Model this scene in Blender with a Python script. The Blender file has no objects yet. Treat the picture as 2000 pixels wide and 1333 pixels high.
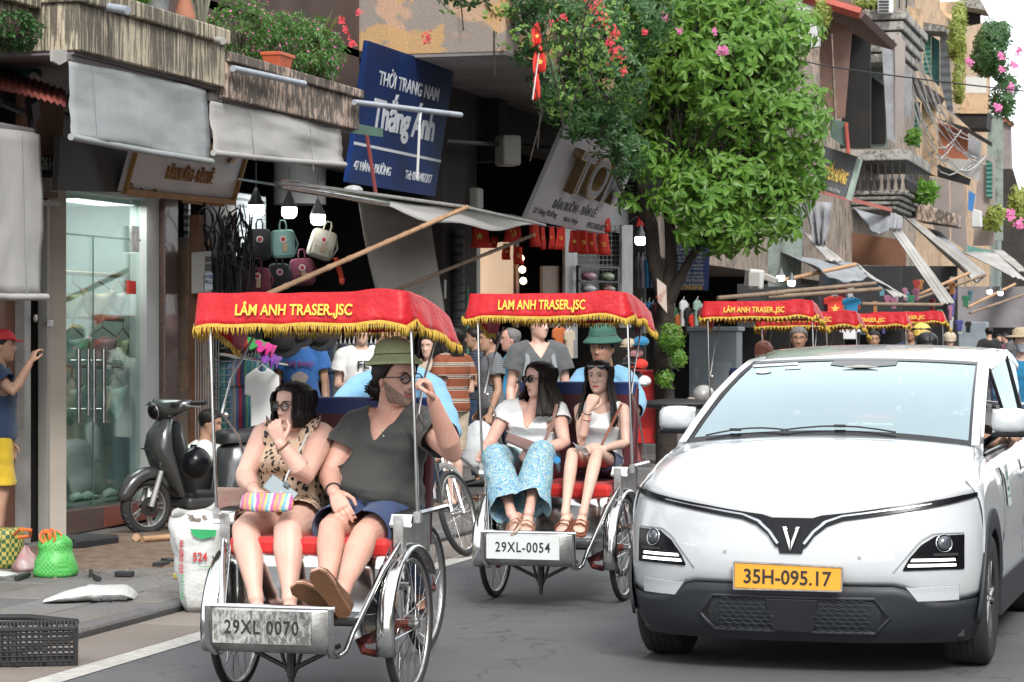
import bpy, math, random
import numpy as np
from mathutils import Vector, Matrix, noise
R = math.radians
rnd = random.Random(7)
S = bpy.context.scene
COL = S.collection
YAW = R(15.2); CS, SN = math.cos(YAW), math.sin(YAW); HC = 1.65; FP = 5000.0; HY = 660.0
cam_d = bpy.data.cameras.new('camera'); cam = bpy.data.objects.new('camera', cam_d); COL.objects.link(cam)
cam.location = (0, 0, HC); cam.rotation_euler = (R(90), 0, YAW)
cam_d.lens = 90.0; cam_d.sensor_width = 36.0; cam_d.shift_y = -(666.5 - HY) / 2000.0
cam_d.clip_start = 0.1; cam_d.clip_end = 2000
cam_d.dof.use_dof = True; cam_d.dof.focus_distance = 13.5; cam_d.dof.aperture_fstop = 14.0
S.camera = cam
W = bpy.data.worlds.new('World'); S.world = W; W.use_nodes = True
nt = W.node_tree; bg = nt.nodes['Background']
sky = nt.nodes.new('ShaderNodeTexSky'); sky.sky_type = 'NISHITA'; sky.sun_disc = False
SUN_EL = R(40)
sky.sun_elevation = SUN_EL; sky.air_density = 1.0; sky.dust_density = 1.0
hs = nt.nodes.new('ShaderNodeHueSaturation'); hs.inputs['Saturation'].default_value = 0.16
nt.links.new(sky.outputs[0], hs.inputs['Color'])
cl = nt.nodes.new('ShaderNodeMixRGB'); cl.inputs[0].default_value = .62; cl.inputs[2].default_value = (5.6, 5.75, 5.9, 1)
nt.links.new(hs.outputs[0], cl.inputs[1])      # an even layer of thin bright cloud over the clear sky
nt.links.new(cl.outputs[0], bg.inputs['Color']); bg.inputs['Strength'].default_value = 0.15
sd = bpy.data.lights.new('sun', 'SUN'); sd.energy = 1.5; sd.angle = R(16); sd.color = (1, .965, .92)
sun = bpy.data.objects.new('sun', sd); COL.objects.link(sun)
to_sun = Vector((math.sin(R(150)) * math.cos(SUN_EL), math.cos(R(150)) * math.cos(SUN_EL), math.sin(SUN_EL)))
sky.sun_rotation = R(150)
sun.rotation_euler = (-to_sun).to_track_quat('-Z', 'Y').to_euler()
sun.location = (0, 0, 30)
S.view_settings.view_transform = 'Standard'; S.view_settings.look = 'None'
S.view_settings.exposure = 1.2; S.view_settings.gamma = 1.0; S.view_settings.use_curve_mapping = False
S.render.engine = 'CYCLES'
S.cycles.max_bounces = 6; S.cycles.diffuse_bounces = 3; S.cycles.glossy_bounces = 3
S.cycles.transmission_bounces = 4; S.cycles.transparent_max_bounces = 12
S.cycles.caustics_reflective = False; S.cycles.caustics_refractive = False
S.cycles.use_denoising = True
def P(px, py, X=None, Y=None, Z=None, D=None):
 l = (px - 1000) / FP; v = (HY - py) / FP
 d = Vector((-SN + CS * l, CS + SN * l, v))
 if X is not None: t = X / d.x
 elif Y is not None: t = Y / d.y
 elif Z is not None: t = (Z - HC) / d.z
 else: t = D
 return Vector((0, 0, HC)) + d * t
def PX(p):
 lat = CS * p[0] + SN * p[1]; d = -SN * p[0] + CS * p[1]
 return (1000 + FP * lat / d, HY - FP * (p[2] - HC) / d)
def V(*a): return Vector(a)
def lerp(a, b, t): return a + (b - a) * t
def interp(x, xs, ys): return float(np.interp(x, xs, ys))
def wm(o):
 m = o.matrix_basis.copy()
 while o.parent: o = o.parent; m = o.matrix_basis @ m
 return m
def tag(o, label=None, cat=None, group=None, kind=None):
 if label: o['label'] = label
 if cat: o['category'] = cat
 if group: o['group'] = group
 if kind: o['kind'] = kind
 return o
def thing(name, label, cat, loc=(0, 0, 0), rz=0.0, group=None):
 o = bpy.data.objects.new(name, None); COL.objects.link(o)
 o.empty_display_size = .1
 o.matrix_basis = Matrix.Translation(Vector(loc)) @ Matrix.Rotation(rz, 4, 'Z')
 return tag(o, label, cat, group)
def copy_tree(o, parent=None):
 c = o.copy(); COL.objects.link(c); c.parent = parent
 for ch in list(o.children): copy_tree(ch, c)
 return c
def frame(origin, ex, ey):
 ex = Vector(ex).normalized(); ez = ex.cross(Vector(ey)).normalized(); ey = ez.cross(ex)
 m = Matrix((ex, ey, ez)).transposed().to_4x4(); m.translation = Vector(origin); return m
class MB:
 def __init__(s): s.v = []; s.f = []
 def add(s, vs, fs):
  b = len(s.v); s.v.extend([tuple(v) for v in vs]); s.f.extend([tuple(i + b for i in f) for f in fs]); return s
 def merge(s, o, m=None):
  return s.add([m @ Vector(v) for v in o.v] if m is not None else o.v, o.f)
 def box(s, c, sz, rot=None):
  c = Vector(c); x, y, z = [k / 2 for k in sz]
  vs = [Vector((sx * x, sy * y, sz_ * z)) for sz_ in (-1, 1) for sy in (-1, 1) for sx in (-1, 1)]
  if rot is not None: vs = [rot @ v for v in vs]
  return s.add([c + v for v in vs], [(0, 2, 3, 1), (4, 5, 7, 6), (0, 1, 5, 4), (2, 6, 7, 3), (0, 4, 6, 2), (1, 3, 7, 5)])
 def bb(s, x0, x1, y0, y1, z0, z1): return s.box(((x0 + x1) / 2, (y0 + y1) / 2, (z0 + z1) / 2), (abs(x1 - x0), abs(y1 - y0), abs(z1 - z0)))
 def hexa(s, b4, t4): return s.add(list(b4) + list(t4), [(3, 2, 1, 0), (4, 5, 6, 7), (0, 1, 5, 4), (1, 2, 6, 5), (2, 3, 7, 6), (3, 0, 4, 7)])
 def rings(s, rs, caps=True, closed=True):
  n = len(rs[0]); vs = [v for r in rs for v in r]; fs = []
  for i in range(len(rs) - 1):
   for j in range(n if closed else n - 1):
    k = (j + 1) % n
    fs.append((i * n + j, i * n + k, (i + 1) * n + k, (i + 1) * n + j))
  if caps: fs.append(tuple(range(n - 1, -1, -1))); fs.append(tuple((len(rs) - 1) * n + j for j in range(n)))
  return s.add(vs, fs)
 def tube(s, pts, r, n=8, caps=True, up=None, flat=1.0):
  pts = [Vector(p) for p in pts]; m = len(pts)
  if not hasattr(r, '__len__'): r = [r] * m
  T = []
  for i in range(m):
   a = pts[max(i - 1, 0)]; b = pts[min(i + 1, m - 1)]; t = b - a
   T.append(t.normalized() if t.length > 1e-9 else Vector((0, 0, 1)))
  u = Vector(up) if up is not None else (Vector((0, 0, 1)) if abs(T[0].z) < .9 else Vector((1, 0, 0)))
  rs = []
  for i in range(m):
   u = (u - T[i] * u.dot(T[i]))
   if u.length < 1e-6: u = T[i].orthogonal()
   u.normalize(); w = T[i].cross(u)
   rs.append([pts[i] + (u * math.cos(a) * flat + w * math.sin(a)) * r[i] for a in [2 * math.pi * k / n for k in range(n)]])
  return s.rings(rs, caps)
 def lathe(s, prof, m=None, n=24, caps=True):
  if caps and prof[0][0] > .01 and prof[-1][0] > .01: prof = list(prof) + [prof[0]]; caps = False   # a closed ring
  rs = [[Vector((max(r, 1e-4) * math.cos(a), max(r, 1e-4) * math.sin(a), z)) for a in [2 * math.pi * k / n for k in range(n)]] for r, z in prof]
  if m is not None: rs = [[m @ v for v in r] for r in rs]
  return s.rings(rs, caps)
 def ball(s, c, r, n=12, k=8, rot=None):
  if not hasattr(r, '__len__'): r = (r, r, r)
  rs = []
  for i in range(k + 1):
   a = -math.pi / 2 + math.pi * i / k; ca = max(math.cos(a), .02)
   ring = [Vector((r[0] * ca * math.cos(b), r[1] * ca * math.sin(b), r[2] * math.sin(a))) for b in [2 * math.pi * j / n for j in range(n)]]
   if rot is not None: ring = [rot @ v for v in ring]
   rs.append([Vector(c) + v for v in ring])
  return s.rings(rs)
 def grid(s, G):
  n = len(G[0]); vs = [v for r in G for v in r]
  return s.add(vs, [(i * n + j, i * n + j + 1, (i + 1) * n + j + 1, (i + 1) * n + j) for i in range(len(G) - 1) for j in range(n - 1)])
 def prism(s, poly, m, d0, d1):
  n = len(poly); a = [m @ Vector((x, y, d0)) for x, y in poly]; b = [m @ Vector((x, y, d1)) for x, y in poly]
  return s.add(a + b, [tuple(range(n - 1, -1, -1)), tuple(range(n, 2 * n))] + [(i, (i + 1) % n, n + (i + 1) % n, n + i) for i in range(n)])
 def quad(s, a, b, c, d): return s.add([a, b, c, d], [(0, 1, 2, 3)])
 def torus(s, m, Rr, r, n=32, k=8, flat=1.0):
  rs = []
  for i in range(n):
   a = 2 * math.pi * i / n; c = Vector((math.cos(a), math.sin(a), 0))
   rs.append([m @ (c * (Rr + r * math.cos(b)) + Vector((0, 0, r * flat * math.sin(b)))) for b in [2 * math.pi * j / k for j in range(k)]])
  vs = [v for q in rs for v in q]
  return s.add(vs, [(i * k + j, i * k + (j + 1) % k, ((i + 1) % n) * k + (j + 1) % k, ((i + 1) % n) * k + j) for i in range(n) for j in range(k)])
def link_mesh(name, me, mat, parent=None, **kw):
 o = bpy.data.objects.new(name, me); COL.objects.link(o)
 if mat is not None and not me.materials: me.materials.append(mat)
 if parent is not None: o.parent = parent
 return tag(o, **kw)
def part(name, mb, mat, parent=None, smooth=0, bevel=0, solid=0, sub=0, label=None, cat=None, group=None, kind=None):
 """geometry is given in world coordinates (prototypes are built with their root at the origin)"""
 me = bpy.data.meshes.new(name)
 vs = np.array([tuple(v) for v in mb.v], dtype=np.float64).reshape(-1, 3)
 if parent is not None:
  inv = np.array(wm(parent).inverted()); vs = vs @ inv[:3, :3].T + inv[:3, 3]; org = None
 else:
  org = Vector(((vs[:, 0].min() + vs[:, 0].max()) / 2, (vs[:, 1].min() + vs[:, 1].max()) / 2, vs[:, 2].min())); vs = vs - np.array(org)
 me.from_pydata([tuple(v) for v in vs], [], mb.f)
 o = link_mesh(name, me, mat, parent, label=label, cat=cat, group=group, kind=kind)
 if org is not None: o.location = org
 if smooth:
  me.shade_smooth()
  if smooth < 180: me.set_sharp_from_angle(angle=R(smooth))
 if bevel:
  b = o.modifiers.new('b', 'BEVEL'); b.width = bevel; b.segments = 2; b.limit_method = 'ANGLE'; b.angle_limit = R(35)
 if sub:
  b = o.modifiers.new('s', 'SUBSURF'); b.levels = sub; b.render_levels = sub
 if solid:
  b = o.modifiers.new('d', 'SOLIDIFY'); b.thickness = solid; b.offset = 0
 return o
def reparent_basis(o, world):
 o.matrix_basis = (wm(o.parent).inverted() @ world) if o.parent else world
MC = {}
class NT:
 def __init__(s, name):
  s.m = bpy.data.materials.new(name); s.m.use_nodes = True; s.t = s.m.node_tree
  s.b = s.t.nodes['Principled BSDF']; s.out = s.t.nodes['Material Output']
 def n(s, ty, **kw):
  x = s.t.nodes.new('ShaderNode' + ty)
  for k, v in kw.items():
   if k in x.inputs: x.inputs[k].default_value = v
   else: setattr(x, k, v)
  return x
 def l(s, a, b): s.t.links.new(a, b)
 def co(s, scale=(1, 1, 1), kind='Object', rot=(0, 0, 0)):
  tc = s.n('TexCoord'); mp = s.n('Mapping'); mp.inputs['Scale'].default_value = scale; mp.inputs['Rotation'].default_value = rot
  s.l(tc.outputs[kind], mp.inputs[0]); return mp.outputs[0]
 def noise(s, sc, det=4, rough=.55, co=None, dist=0):
  x = s.n('TexNoise'); x.inputs['Scale'].default_value = sc; x.inputs['Detail'].default_value = det
  x.inputs['Roughness'].default_value = rough; x.inputs['Distortion'].default_value = dist
  if co is not None: s.l(co, x.inputs['Vector'])
  return x.outputs['Fac']
 def ramp(s, fac, stops, mode='LINEAR'):
  r = s.n('ValToRGB'); r.color_ramp.interpolation = mode; e = r.color_ramp.elements
  while len(e) < len(stops): e.new(.5)
  for q, (p, c) in zip(e, stops):
   q.position = p; q.color = (c[0], c[1], c[2], 1) if hasattr(c, '__len__') else (c, c, c, 1)
  s.l(fac, r.inputs[0]); return r.outputs[0]
 def mix(s, f, a, b):
  x = s.n('MixRGB')
  for i, q in ((0, f), (1, a), (2, b)):
   if hasattr(q, 'is_linked') or hasattr(q, 'links'): s.l(q, x.inputs[i])
   else: x.inputs[i].default_value = q if i == 0 else (q[0], q[1], q[2], 1)
  return x.outputs[0]
 def math(s, op, a, b=0.0):
  x = s.n('Math'); x.operation = op
  for i, q in ((0, a), (1, b)):
   if hasattr(q, 'links'): s.l(q, x.inputs[i])
   else: x.inputs[i].default_value = q
  return x.outputs[0]
 def sep(s, co):
  x = s.n('SeparateXYZ'); s.l(co, x.inputs[0]); return x.outputs
 def bump(s, h, st=.3, dist=.01):
  b = s.n('Bump'); b.inputs['Strength'].default_value = st; b.inputs['Distance'].default_value = dist
  s.l(h, b.inputs['Height']); s.l(b.outputs[0], s.b.inputs['Normal'])
 def base(s, c):
  if hasattr(c, 'links'): s.l(c, s.b.inputs['Base Color'])
  else: s.b.inputs['Base Color'].default_value = (c[0], c[1], c[2], 1)
def mat(name, col, rough=.6, metal=0., var=.12, vs=3., bump=0., bs=40., coat=0., emis=0., spec=.5, col2=None, sheen=0, trans=0, sss=0, alpha=1, dist=.01):
 if name in MC: return MC[name]
 n = NT(name); b = n.b
 b.inputs['Roughness'].default_value = rough; b.inputs['Metallic'].default_value = metal
 b.inputs['Specular IOR Level'].default_value = spec
 if coat: b.inputs['Coat Weight'].default_value = coat; b.inputs['Coat Roughness'].default_value = .05
 if sheen: b.inputs['Sheen Weight'].default_value = sheen
 if sss: b.inputs['Subsurface Weight'].default_value = sss; b.inputs['Subsurface Radius'].default_value = (.02, .008, .004); b.inputs['Subsurface Scale'].default_value = .5
 if trans: b.inputs['Transmission Weight'].default_value = trans
 if alpha < 1: b.inputs['Alpha'].default_value = alpha
 if emis: b.inputs['Emission Color'].default_value = (*col, 1); b.inputs['Emission Strength'].default_value = emis
 co = n.co()
 if var or col2:
  c2 = col2 or tuple(max(0, k * (1 - var * 2.2)) for k in col)
  c1 = col if col2 else tuple(min(1, k * (1 + var)) for k in col)
  f = n.noise(vs, 5, .6, co)
  n.base(n.ramp(f, [(.32, c1), (.7, c2)]))
 else: n.base(col)
 if bump: n.bump(n.noise(bs, 4, .6, co), bump, dist)
 MC[name] = n.m; return n.m
def text_obj(name, txt, h, mt, parent, world, width=None, depth=.002, bold=0.0, shear=0, align='CENTER', space=1.0, kind=None):
 cu = bpy.data.curves.new(name, 'FONT'); cu.body = txt; cu.size = 1; cu.align_x = align; cu.align_y = 'CENTER'
 cu.extrude = depth; cu.offset = bold; cu.shear = shear; cu.space_character = space; cu.resolution_u = 3
 tmp = bpy.data.objects.new('t', cu); COL.objects.link(tmp)
 me = bpy.data.meshes.new_from_object(tmp.evaluated_get(bpy.context.evaluated_depsgraph_get()))
 bpy.data.objects.remove(tmp); bpy.data.curves.remove(cu)
 a = np.empty(len(me.vertices) * 3); me.vertices.foreach_get('co', a); a = a.reshape(-1, 3)
 if len(a):
  x0, x1 = a[:, 0].min(), a[:, 0].max(); y0, y1 = a[:, 1].min(), a[:, 1].max()
  sx = sy = h / (y1 - y0)
  if width: sx = width / (x1 - x0)
  if align == 'CENTER': a[:, 0] -= (x0 + x1) / 2
  else: a[:, 0] -= x0
  a[:, 1] -= (y0 + y1) / 2
  a[:, 0] *= sx; a[:, 1] *= sy
  a[:, 2] = np.sign(a[:, 2]) * depth
  me.vertices.foreach_set('co', a.reshape(-1))
 me.materials.clear(); me.name = name
 o = link_mesh(name, me, mt, parent, kind=kind)
 reparent_basis(o, world); return o
def bake(mb, voxel, smooth=2, name='m'):
 me = bpy.data.meshes.new('tmp'); me.from_pydata([tuple(v) for v in mb.v], [], mb.f)
 o = bpy.data.objects.new('tmp', me); COL.objects.link(o)
 r = o.modifiers.new('r', 'REMESH'); r.mode = 'VOXEL'; r.voxel_size = voxel; r.adaptivity = 0
 if smooth:
  q = o.modifiers.new('s', 'SMOOTH'); q.iterations = smooth; q.factor = .5
 out = bpy.data.meshes.new_from_object(o.evaluated_get(bpy.context.evaluated_depsgraph_get()))
 bpy.data.objects.remove(o); bpy.data.meshes.remove(me); out.name = name
 return out
def co_get(me):
 a = np.empty(len(me.vertices) * 3); me.vertices.foreach_get('co', a); return a.reshape(-1, 3)
def co_set(me, a): me.vertices.foreach_set('co', np.ascontiguousarray(a).reshape(-1)); me.update()
def to_local(me, parent):
 a = co_get(me); inv = np.array(wm(parent).inverted()); co_set(me, a @ inv[:3, :3].T + inv[:3, 3])
def drop_verts(me, kill):
 """delete the vertices where kill is true"""
 import bmesh
 bm = bmesh.new(); bm.from_mesh(me); bm.verts.ensure_lookup_table()
 bmesh.ops.delete(bm, geom=[bm.verts[i] for i in np.nonzero(kill)[0]], context='VERTS')
 for _ in range(6):      # even out the cut edge
  new = []
  for v in bm.verts:
   if v.is_boundary:
    nb = [e.other_vert(v).co for e in v.link_edges if e.is_boundary]
    if len(nb) == 2: new.append((v, v.co * .4 + (nb[0] + nb[1]) * .3))
  for v, c in new: v.co = c
 bm.to_mesh(me); bm.free()
# ================================================================ materials of the setting
def asphalt():
 n = NT('asphalt'); co = n.co()
 a = n.noise(260, 3, .7, co); b = n.noise(1.1, 5, .6, co); c = n.noise(6, 4, .7, co)
 col = n.mix(.35, n.ramp(a, [(.3, (.060, .061, .064)), (.72, (.135, .137, .142))]), n.ramp(b, [(.35, (.075, .076, .08)), (.7, (.125, .126, .130))]))
 col = n.mix(n.ramp(c, [(.60, 0), (.72, .4)]), col, (.05, .05, .05)); v = n.n('TexVoronoi'); v.feature = 'DISTANCE_TO_EDGE'; v.inputs['Scale'].default_value = .55
 w = n.n('VectorMath'); ns = n.n('TexNoise'); ns.inputs['Scale'].default_value = 3; n.l(co, ns.inputs['Vector']); n.l(co, w.inputs[0]); n.l(ns.outputs['Color'], w.inputs[1]); n.l(w.outputs[0], v.inputs['Vector'])
 n.base(n.mix(n.ramp(v.outputs['Distance'], [(.004, .55), (.012, 0)]), col, (.03, .03, .03)))
 n.b.inputs['Roughness'].default_value = .82; n.bump(a, .5, .004); return n.m
def paving(name, c1, c2, dirt=.5):
 n = NT(name); oi = n.n('ObjectInfo'); co = n.co(kind='Object'); geo = n.n('NewGeometry')
 p = n.n('Mapping'); n.l(geo.outputs['Position'], p.inputs[0])
 a = n.noise(1.4, 5, .65, p.outputs[0]); b = n.noise(45, 4, .7, p.outputs[0]); r = oi.outputs['Random']
 col = n.mix(r, c1, c2)
 col = n.mix(n.ramp(a, [(.42, 0), (.62, dirt)]), col, (.20, .165, .125))
 col = n.mix(n.ramp(b, [(.35, .45), (.65, 0)]), col, tuple(k * .45 for k in c1))
 n.base(col); n.b.inputs['Roughness'].default_value = .8; n.bump(b, .45, .004); return n.m
def streaked(name, base, dark, sc=(9, 9, .9), top=None, amount=(.42, .6)):
 """old render with rain streaks running down"""
 n = NT(name); co = n.co(scale=sc); a = n.noise(2.2, 6, .7, co)
 co2 = n.co(); b = n.noise(3.1, 5, .65, co2); c = n.noise(30, 4, .7, co2)
 g = n.noise(1.3, 3, .5, co2); a = n.math('ADD', a, n.math('MULTIPLY', n.math('SUBTRACT', g, .5), .45))
 col = n.mix(n.ramp(a, [(amount[0], 0), (amount[1], .9)]), base, dark)
 col = n.mix(n.ramp(b, [(.5, 0), (.7, .65)]), col, tuple(k * .5 for k in dark))
 col = n.mix(n.ramp(c, [(.35, .3), (.6, 0)]), col, tuple(k * .5 for k in base))
 n.base(col); n.b.inputs['Roughness'].default_value = .85; n.bump(c, .4, .006); return n.m
def plaster(name, base, patches, sc=1.4):
 n = NT(name); co = n.co(); a = n.noise(sc, 3, .55, co, dist=.6); b = n.noise(sc * 2.3, 5, .6, co, .8); c = n.noise(40, 4, .7, co)
 col = n.ramp(a, [(0.0, base), (.46, base), (.48, patches[0]), (.6, patches[0]), (.62, patches[1])])
 col = n.mix(n.ramp(b, [(.52, 0), (.56, .8)]), col, patches[-1])
 col = n.mix(n.ramp(c, [(.35, .35), (.6, 0)]), col, (.12, .1, .08))
 n.base(col); n.b.inputs['Roughness'].default_value = .9
 n.bump(n.mix(.5, a, c), .6, .02); return n.m
def corrugated(name, col, sc=40, axis=1, bst=.8, rust=.3):
 n = NT(name); co = n.co(); x = n.sep(co)[axis]; w = n.math('SINE', n.math('MULTIPLY', x, sc))
 b = n.noise(3, 5, .7, co); n.base(n.ramp(b, [(.4, col), (.75, tuple(k * (1 - rust) for k in col))]))
 n.b.inputs['Roughness'].default_value = .55; n.bump(w, bst, .02); return n.m
def leafmat(name, c1, c2, c3=None, trans=.35):
 n = NT(name); geo = n.n('NewGeometry'); p = n.n('Mapping'); n.l(geo.outputs['Position'], p.inputs[0])
 a = n.noise(3.0, 4, .7, p.outputs[0]); b = n.noise(23, 2, .5, p.outputs[0])
 col = n.ramp(a, [(.3, c1), (.7, c2)])
 if c3: col = n.mix(n.ramp(b, [(.62, 0), (.72, .8)]), col, c3)
 n.base(col); n.b.inputs['Roughness'].default_value = .42
 tr = n.n('BsdfTranslucent'); n.l(col, tr.inputs[0]); mx = n.n('MixShader'); mx.inputs[0].default_value = trans
 n.l(n.b.outputs[0], mx.inputs[1]); n.l(tr.outputs[0], mx.inputs[2]); n.l(mx.outputs[0], n.out.inputs[0]); return n.m
M_ASPH = asphalt()
M_STONE = paving('pavement_stone', (.105, .107, .112), (.22, .213, .205))
M_GUT = paving('gutter_stone', (.20, .17, .15), (.27, .235, .21), .4)
M_KERB = paving('kerb_stone_mat', (.11, .11, .115), (.17, .17, .17), .3)
M_LINE = mat('road_paint', (.52, .50, .46), .8, var=.14, vs=14, col2=(.33, .32, .30), bump=.3, bs=200)
M_DIRT = mat('dirt', (.13, .08, .05), .95, vs=9, col2=(.24, .18, .13), bump=1, bs=30, dist=.03)
M_CONC = streaked('streaked_concrete', (.52, .45, .33), (.05, .045, .035), sc=(14, 14, .8), amount=(.47, .54))
M_CONC2 = streaked('mossy_concrete', (.50, .38, .30), (.045, .04, .035), sc=(9, 9, 3.0), amount=(.44, .52))
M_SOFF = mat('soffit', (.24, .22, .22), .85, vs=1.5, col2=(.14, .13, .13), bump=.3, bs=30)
M_PLAST = plaster('peeling_plaster', (.50, .33, .22), [(.28, .24, .21), (.50, .32, .22), (.55, .33, .13)], .8)
M_CANV = mat('grey_awning_canvas', (.33, .35, .355), .8, vs=1.2, col2=(.25, .268, .27), bump=.25, bs=14, dist=.02)
M_CANVL = mat('pale_awning_canvas', (.46, .45, .43), .8, vs=.8, col2=(.31, .305, .29), bump=.2, bs=9, dist=.02)
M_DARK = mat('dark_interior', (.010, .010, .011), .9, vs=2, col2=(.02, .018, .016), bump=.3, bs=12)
M_DARKW = mat('dark_old_wall', (.020, .018, .017), .9, vs=1.3, col2=(.048, .042, .038), bump=.6, bs=10)
M_BLACK = mat('black_plastic', (.018, .018, .02), .5, var=.1)
M_STEEL = mat('painted_steel', (.42, .42, .41), .5, .3, vs=5)
M_CHROME = mat('chrome', (.78, .79, .80), .13, 1.0, vs=6, col2=(.55, .54, .52))
M_DCHR = mat('worn_chrome', (.60, .60, .59), .32, .9, vs=14, col2=(.34, .32, .30), bump=.15, bs=60)
M_BAMB = mat('bamboo', (.50, .30, .17), .6, vs=5, col2=(.33, .19, .10), bump=.2, bs=30)
M_BAMBD = mat('bamboo_grey', (.26, .19, .13), .75, vs=5, col2=(.16, .11, .08))
M_WOOD = mat('brown_wood', (.22, .10, .05), .6, vs=4, col2=(.12, .055, .03), bump=.3, bs=20)
M_GRAN = mat('granite', (.085, .06, .055), .3, vs=30, col2=(.17, .10, .085), coat=.3)
M_GRANR = mat('red_granite', (.30, .085, .06), .35, vs=40, col2=(.2, .06, .045), coat=.3)
M_WHITE = mat('white_paint', (.52, .53, .52), .45, var=.05)
M_OFFW = mat('off_white_metal', (.34, .33, .30), .5, vs=2, col2=(.38, .37, .34), bump=.1)
M_PIPE = mat('grey_pvc', (.34, .38, .43), .45, vs=6)
M_RED = mat('red_flag_cloth', (.72, .05, .03), .75, vs=8, col2=(.60, .03, .02))
M_YEL = mat('flag_yellow', (.80, .55, .12), .7, var=.05)
M_WBULB = mat('warm_bulb', (1, .8, .5), .4, var=0, emis=2.5)
M_BULB = mat('bulb_light', (1, .98, .94), .4, var=0, emis=5)
M_WARM = mat('warm_glow_wall', (1, .70, .46), .5, var=0, emis=.22)  # glow on a plain wall stands in for the shop's warm lamplight
M_LEAF = leafmat('tree_leaf', (.085, .21, .03), (.20, .38, .06), (.32, .48, .12), .45)
M_LEAFD = leafmat('dark_leaf', (.028, .085, .025), (.06, .15, .04), (.10, .20, .06), .28)
M_LEAFY = leafmat('yellow_green_leaf', (.20, .26, .05), (.32, .36, .08), None, .3)
M_PINK = mat('pink_petals', (.62, .16, .36), .6, var=.1, vs=20)
M_REDP = mat('red_petals', (.62, .05, .07), .6, var=.1, vs=20)
M_BARK = mat('bark', (.045, .034, .027), .9, vs=9, col2=(.022, .017, .014), bump=.8, bs=26, dist=.02)
M_TERRA = mat('terracotta', (.42, .17, .10), .75, vs=5, col2=(.30, .13, .085))
FX = -8.9
PZ = .05    # pavement level
# ================================================================ ground
def struct(name, mb, m, **kw): return part(name, mb, m, kind='structure', **kw)
struct('ground', MB().quad((-60, -30, -.012), (90, -30, -.012), (90, 900, -.012), (-60, 900, -.012)), M_ASPH)
road = struct('road', MB().quad((-5.45, -20, 0), (30, -20, 0), (30, 400, 0), (-5.45, 400, 0)), M_ASPH)
struct('road_line', MB().quad((-5.45, -2, .004), (-5.29, -2, .004), (-5.29, 130, .004), (-5.45, 130, .004)), M_LINE)
pv = struct('pavement', MB().bb(-14, -6.10, 8, 200, -.01, PZ - .012), mat('joint_dirt', (.07, .065, .06), .95, bump=.5))
def stone_mb(w, l, seed, h=.03):
 r = random.Random(seed); b = .006; z = PZ
 t = [(-w / 2 + b, -l / 2 + b), (w / 2 - b, -l / 2 + b), (w / 2 - b, l / 2 - b), (-w / 2 + b, l / 2 - b)]
 o = [(-w / 2, -l / 2), (w / 2, -l / 2), (w / 2, l / 2), (-w / 2, l / 2)]
 dz = [r.uniform(-.003, .003) for _ in range(4)]
 m = MB(); m.rings([[V(x, y, -h) for x, y in o], [V(x, y, -b) for x, y in o], [V(x, y, d) for (x, y), d in zip(t, dz)]]); return m
def raw_mesh(name, mb, mt, smooth=0):
 me = bpy.data.meshes.new(name); me.from_pydata([tuple(v) for v in mb.v], [], mb.f); me.materials.append(mt)
 if smooth: me.shade_smooth(); me.set_sharp_from_angle(angle=R(smooth))
 return me
sm = [raw_mesh('paving_stone', stone_mb(.384, .584, k), M_STONE) for k in range(5)]
far = MB(); cnt = 0
for j in range(70):
 for i in range(7):
  x = -6.10 - .2 - i * .4; y = 12.3 + j * .6 + (.3 if i % 2 else 0)
  if y < 36 and cnt < 290 and PX((x, y, 0))[0] > -60 and -8.95 < x:
   o = bpy.data.objects.new('paving_stone', sm[(i * 7 + j * 3) % 5]); COL.objects.link(o); o.parent = pv
   o.location = V(x, y, PZ + rnd.uniform(-.003, .002)) - pv.location
   o.rotation_euler = (rnd.uniform(-.004, .004), rnd.uniform(-.004, .004), 0); cnt += 1
  elif y >= 24: far.merge(stone_mb(.392, .592, 1), Matrix.Translation((x, y, PZ)))
part('paving_stone_rows', far, M_STONE, pv, kind='stuff')
kb = struct('kerb', MB().bb(-6.10, -5.99, 8, 130, -.03, PZ - .018), M_KERB)
km = MB()
prof = [(-.10, -.06), (.0, -.06), (.012, -.02), (.004, -.004), (-.012, .0), (-.10, .0)]
km.rings([[V(x, -.494, z) for x, z in prof], [V(x, .494, z) for x, z in prof]])
kme = raw_mesh('kerb_stone', km, M_KERB)
gm = stone_mb(.50, .985, 3); gme = raw_mesh('gutter_slab', gm, M_GUT)
gt = struct('gutter', MB().bb(-5.99, -5.46, 8, 130, -.03, -.016), mat('joint_dirt', (.07, .065, .06), .95))
for k in range(60):
 o = bpy.data.objects.new('kerb_stone', kme); COL.objects.link(o); o.parent = kb; o.location = V(-5.99, 11.5 + k, PZ + rnd.uniform(-.003, .003)) - kb.location
 if k < 40:
  o = bpy.data.objects.new('gutter_slab', gme); COL.objects.link(o); o.parent = gt; o.location = V(-5.72, 11.2 + k, rnd.uniform(-.002, .003)) - gt.location
d = MB(); G = []
for i in range(26):
 row = []
 for j in range(34):
  u, v = i / 25, j / 33; x = lerp(-8.75, -6.7, u); y = lerp(16.0, 20.6, v)
  e = math.sin(math.pi * u) * math.sin(math.pi * v); e = max(0, e - .18 - .25 * noise.noise(V(x * 2, y * 2, 0)))
  row.append(V(x, y, PZ + .004 + .05 * min(e, .6) + (.02 * abs(noise.noise(V(x * 9, y * 9, 3))) if e > 0 else -.01)))
 G.append(row)
struct('dirt', d.grid(G), M_DIRT, smooth=180)
db = MB()
for k in range(260):
 x, y = rnd.uniform(-8.7, -6.5), rnd.uniform(15.6, 22); s = rnd.uniform(.006, .022)
 db.box((x, y, PZ + s * .35), (s * rnd.uniform(.8, 1.8), s, s * .7), Matrix.Rotation(rnd.uniform(0, 3), 3, 'Z'))
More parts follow.
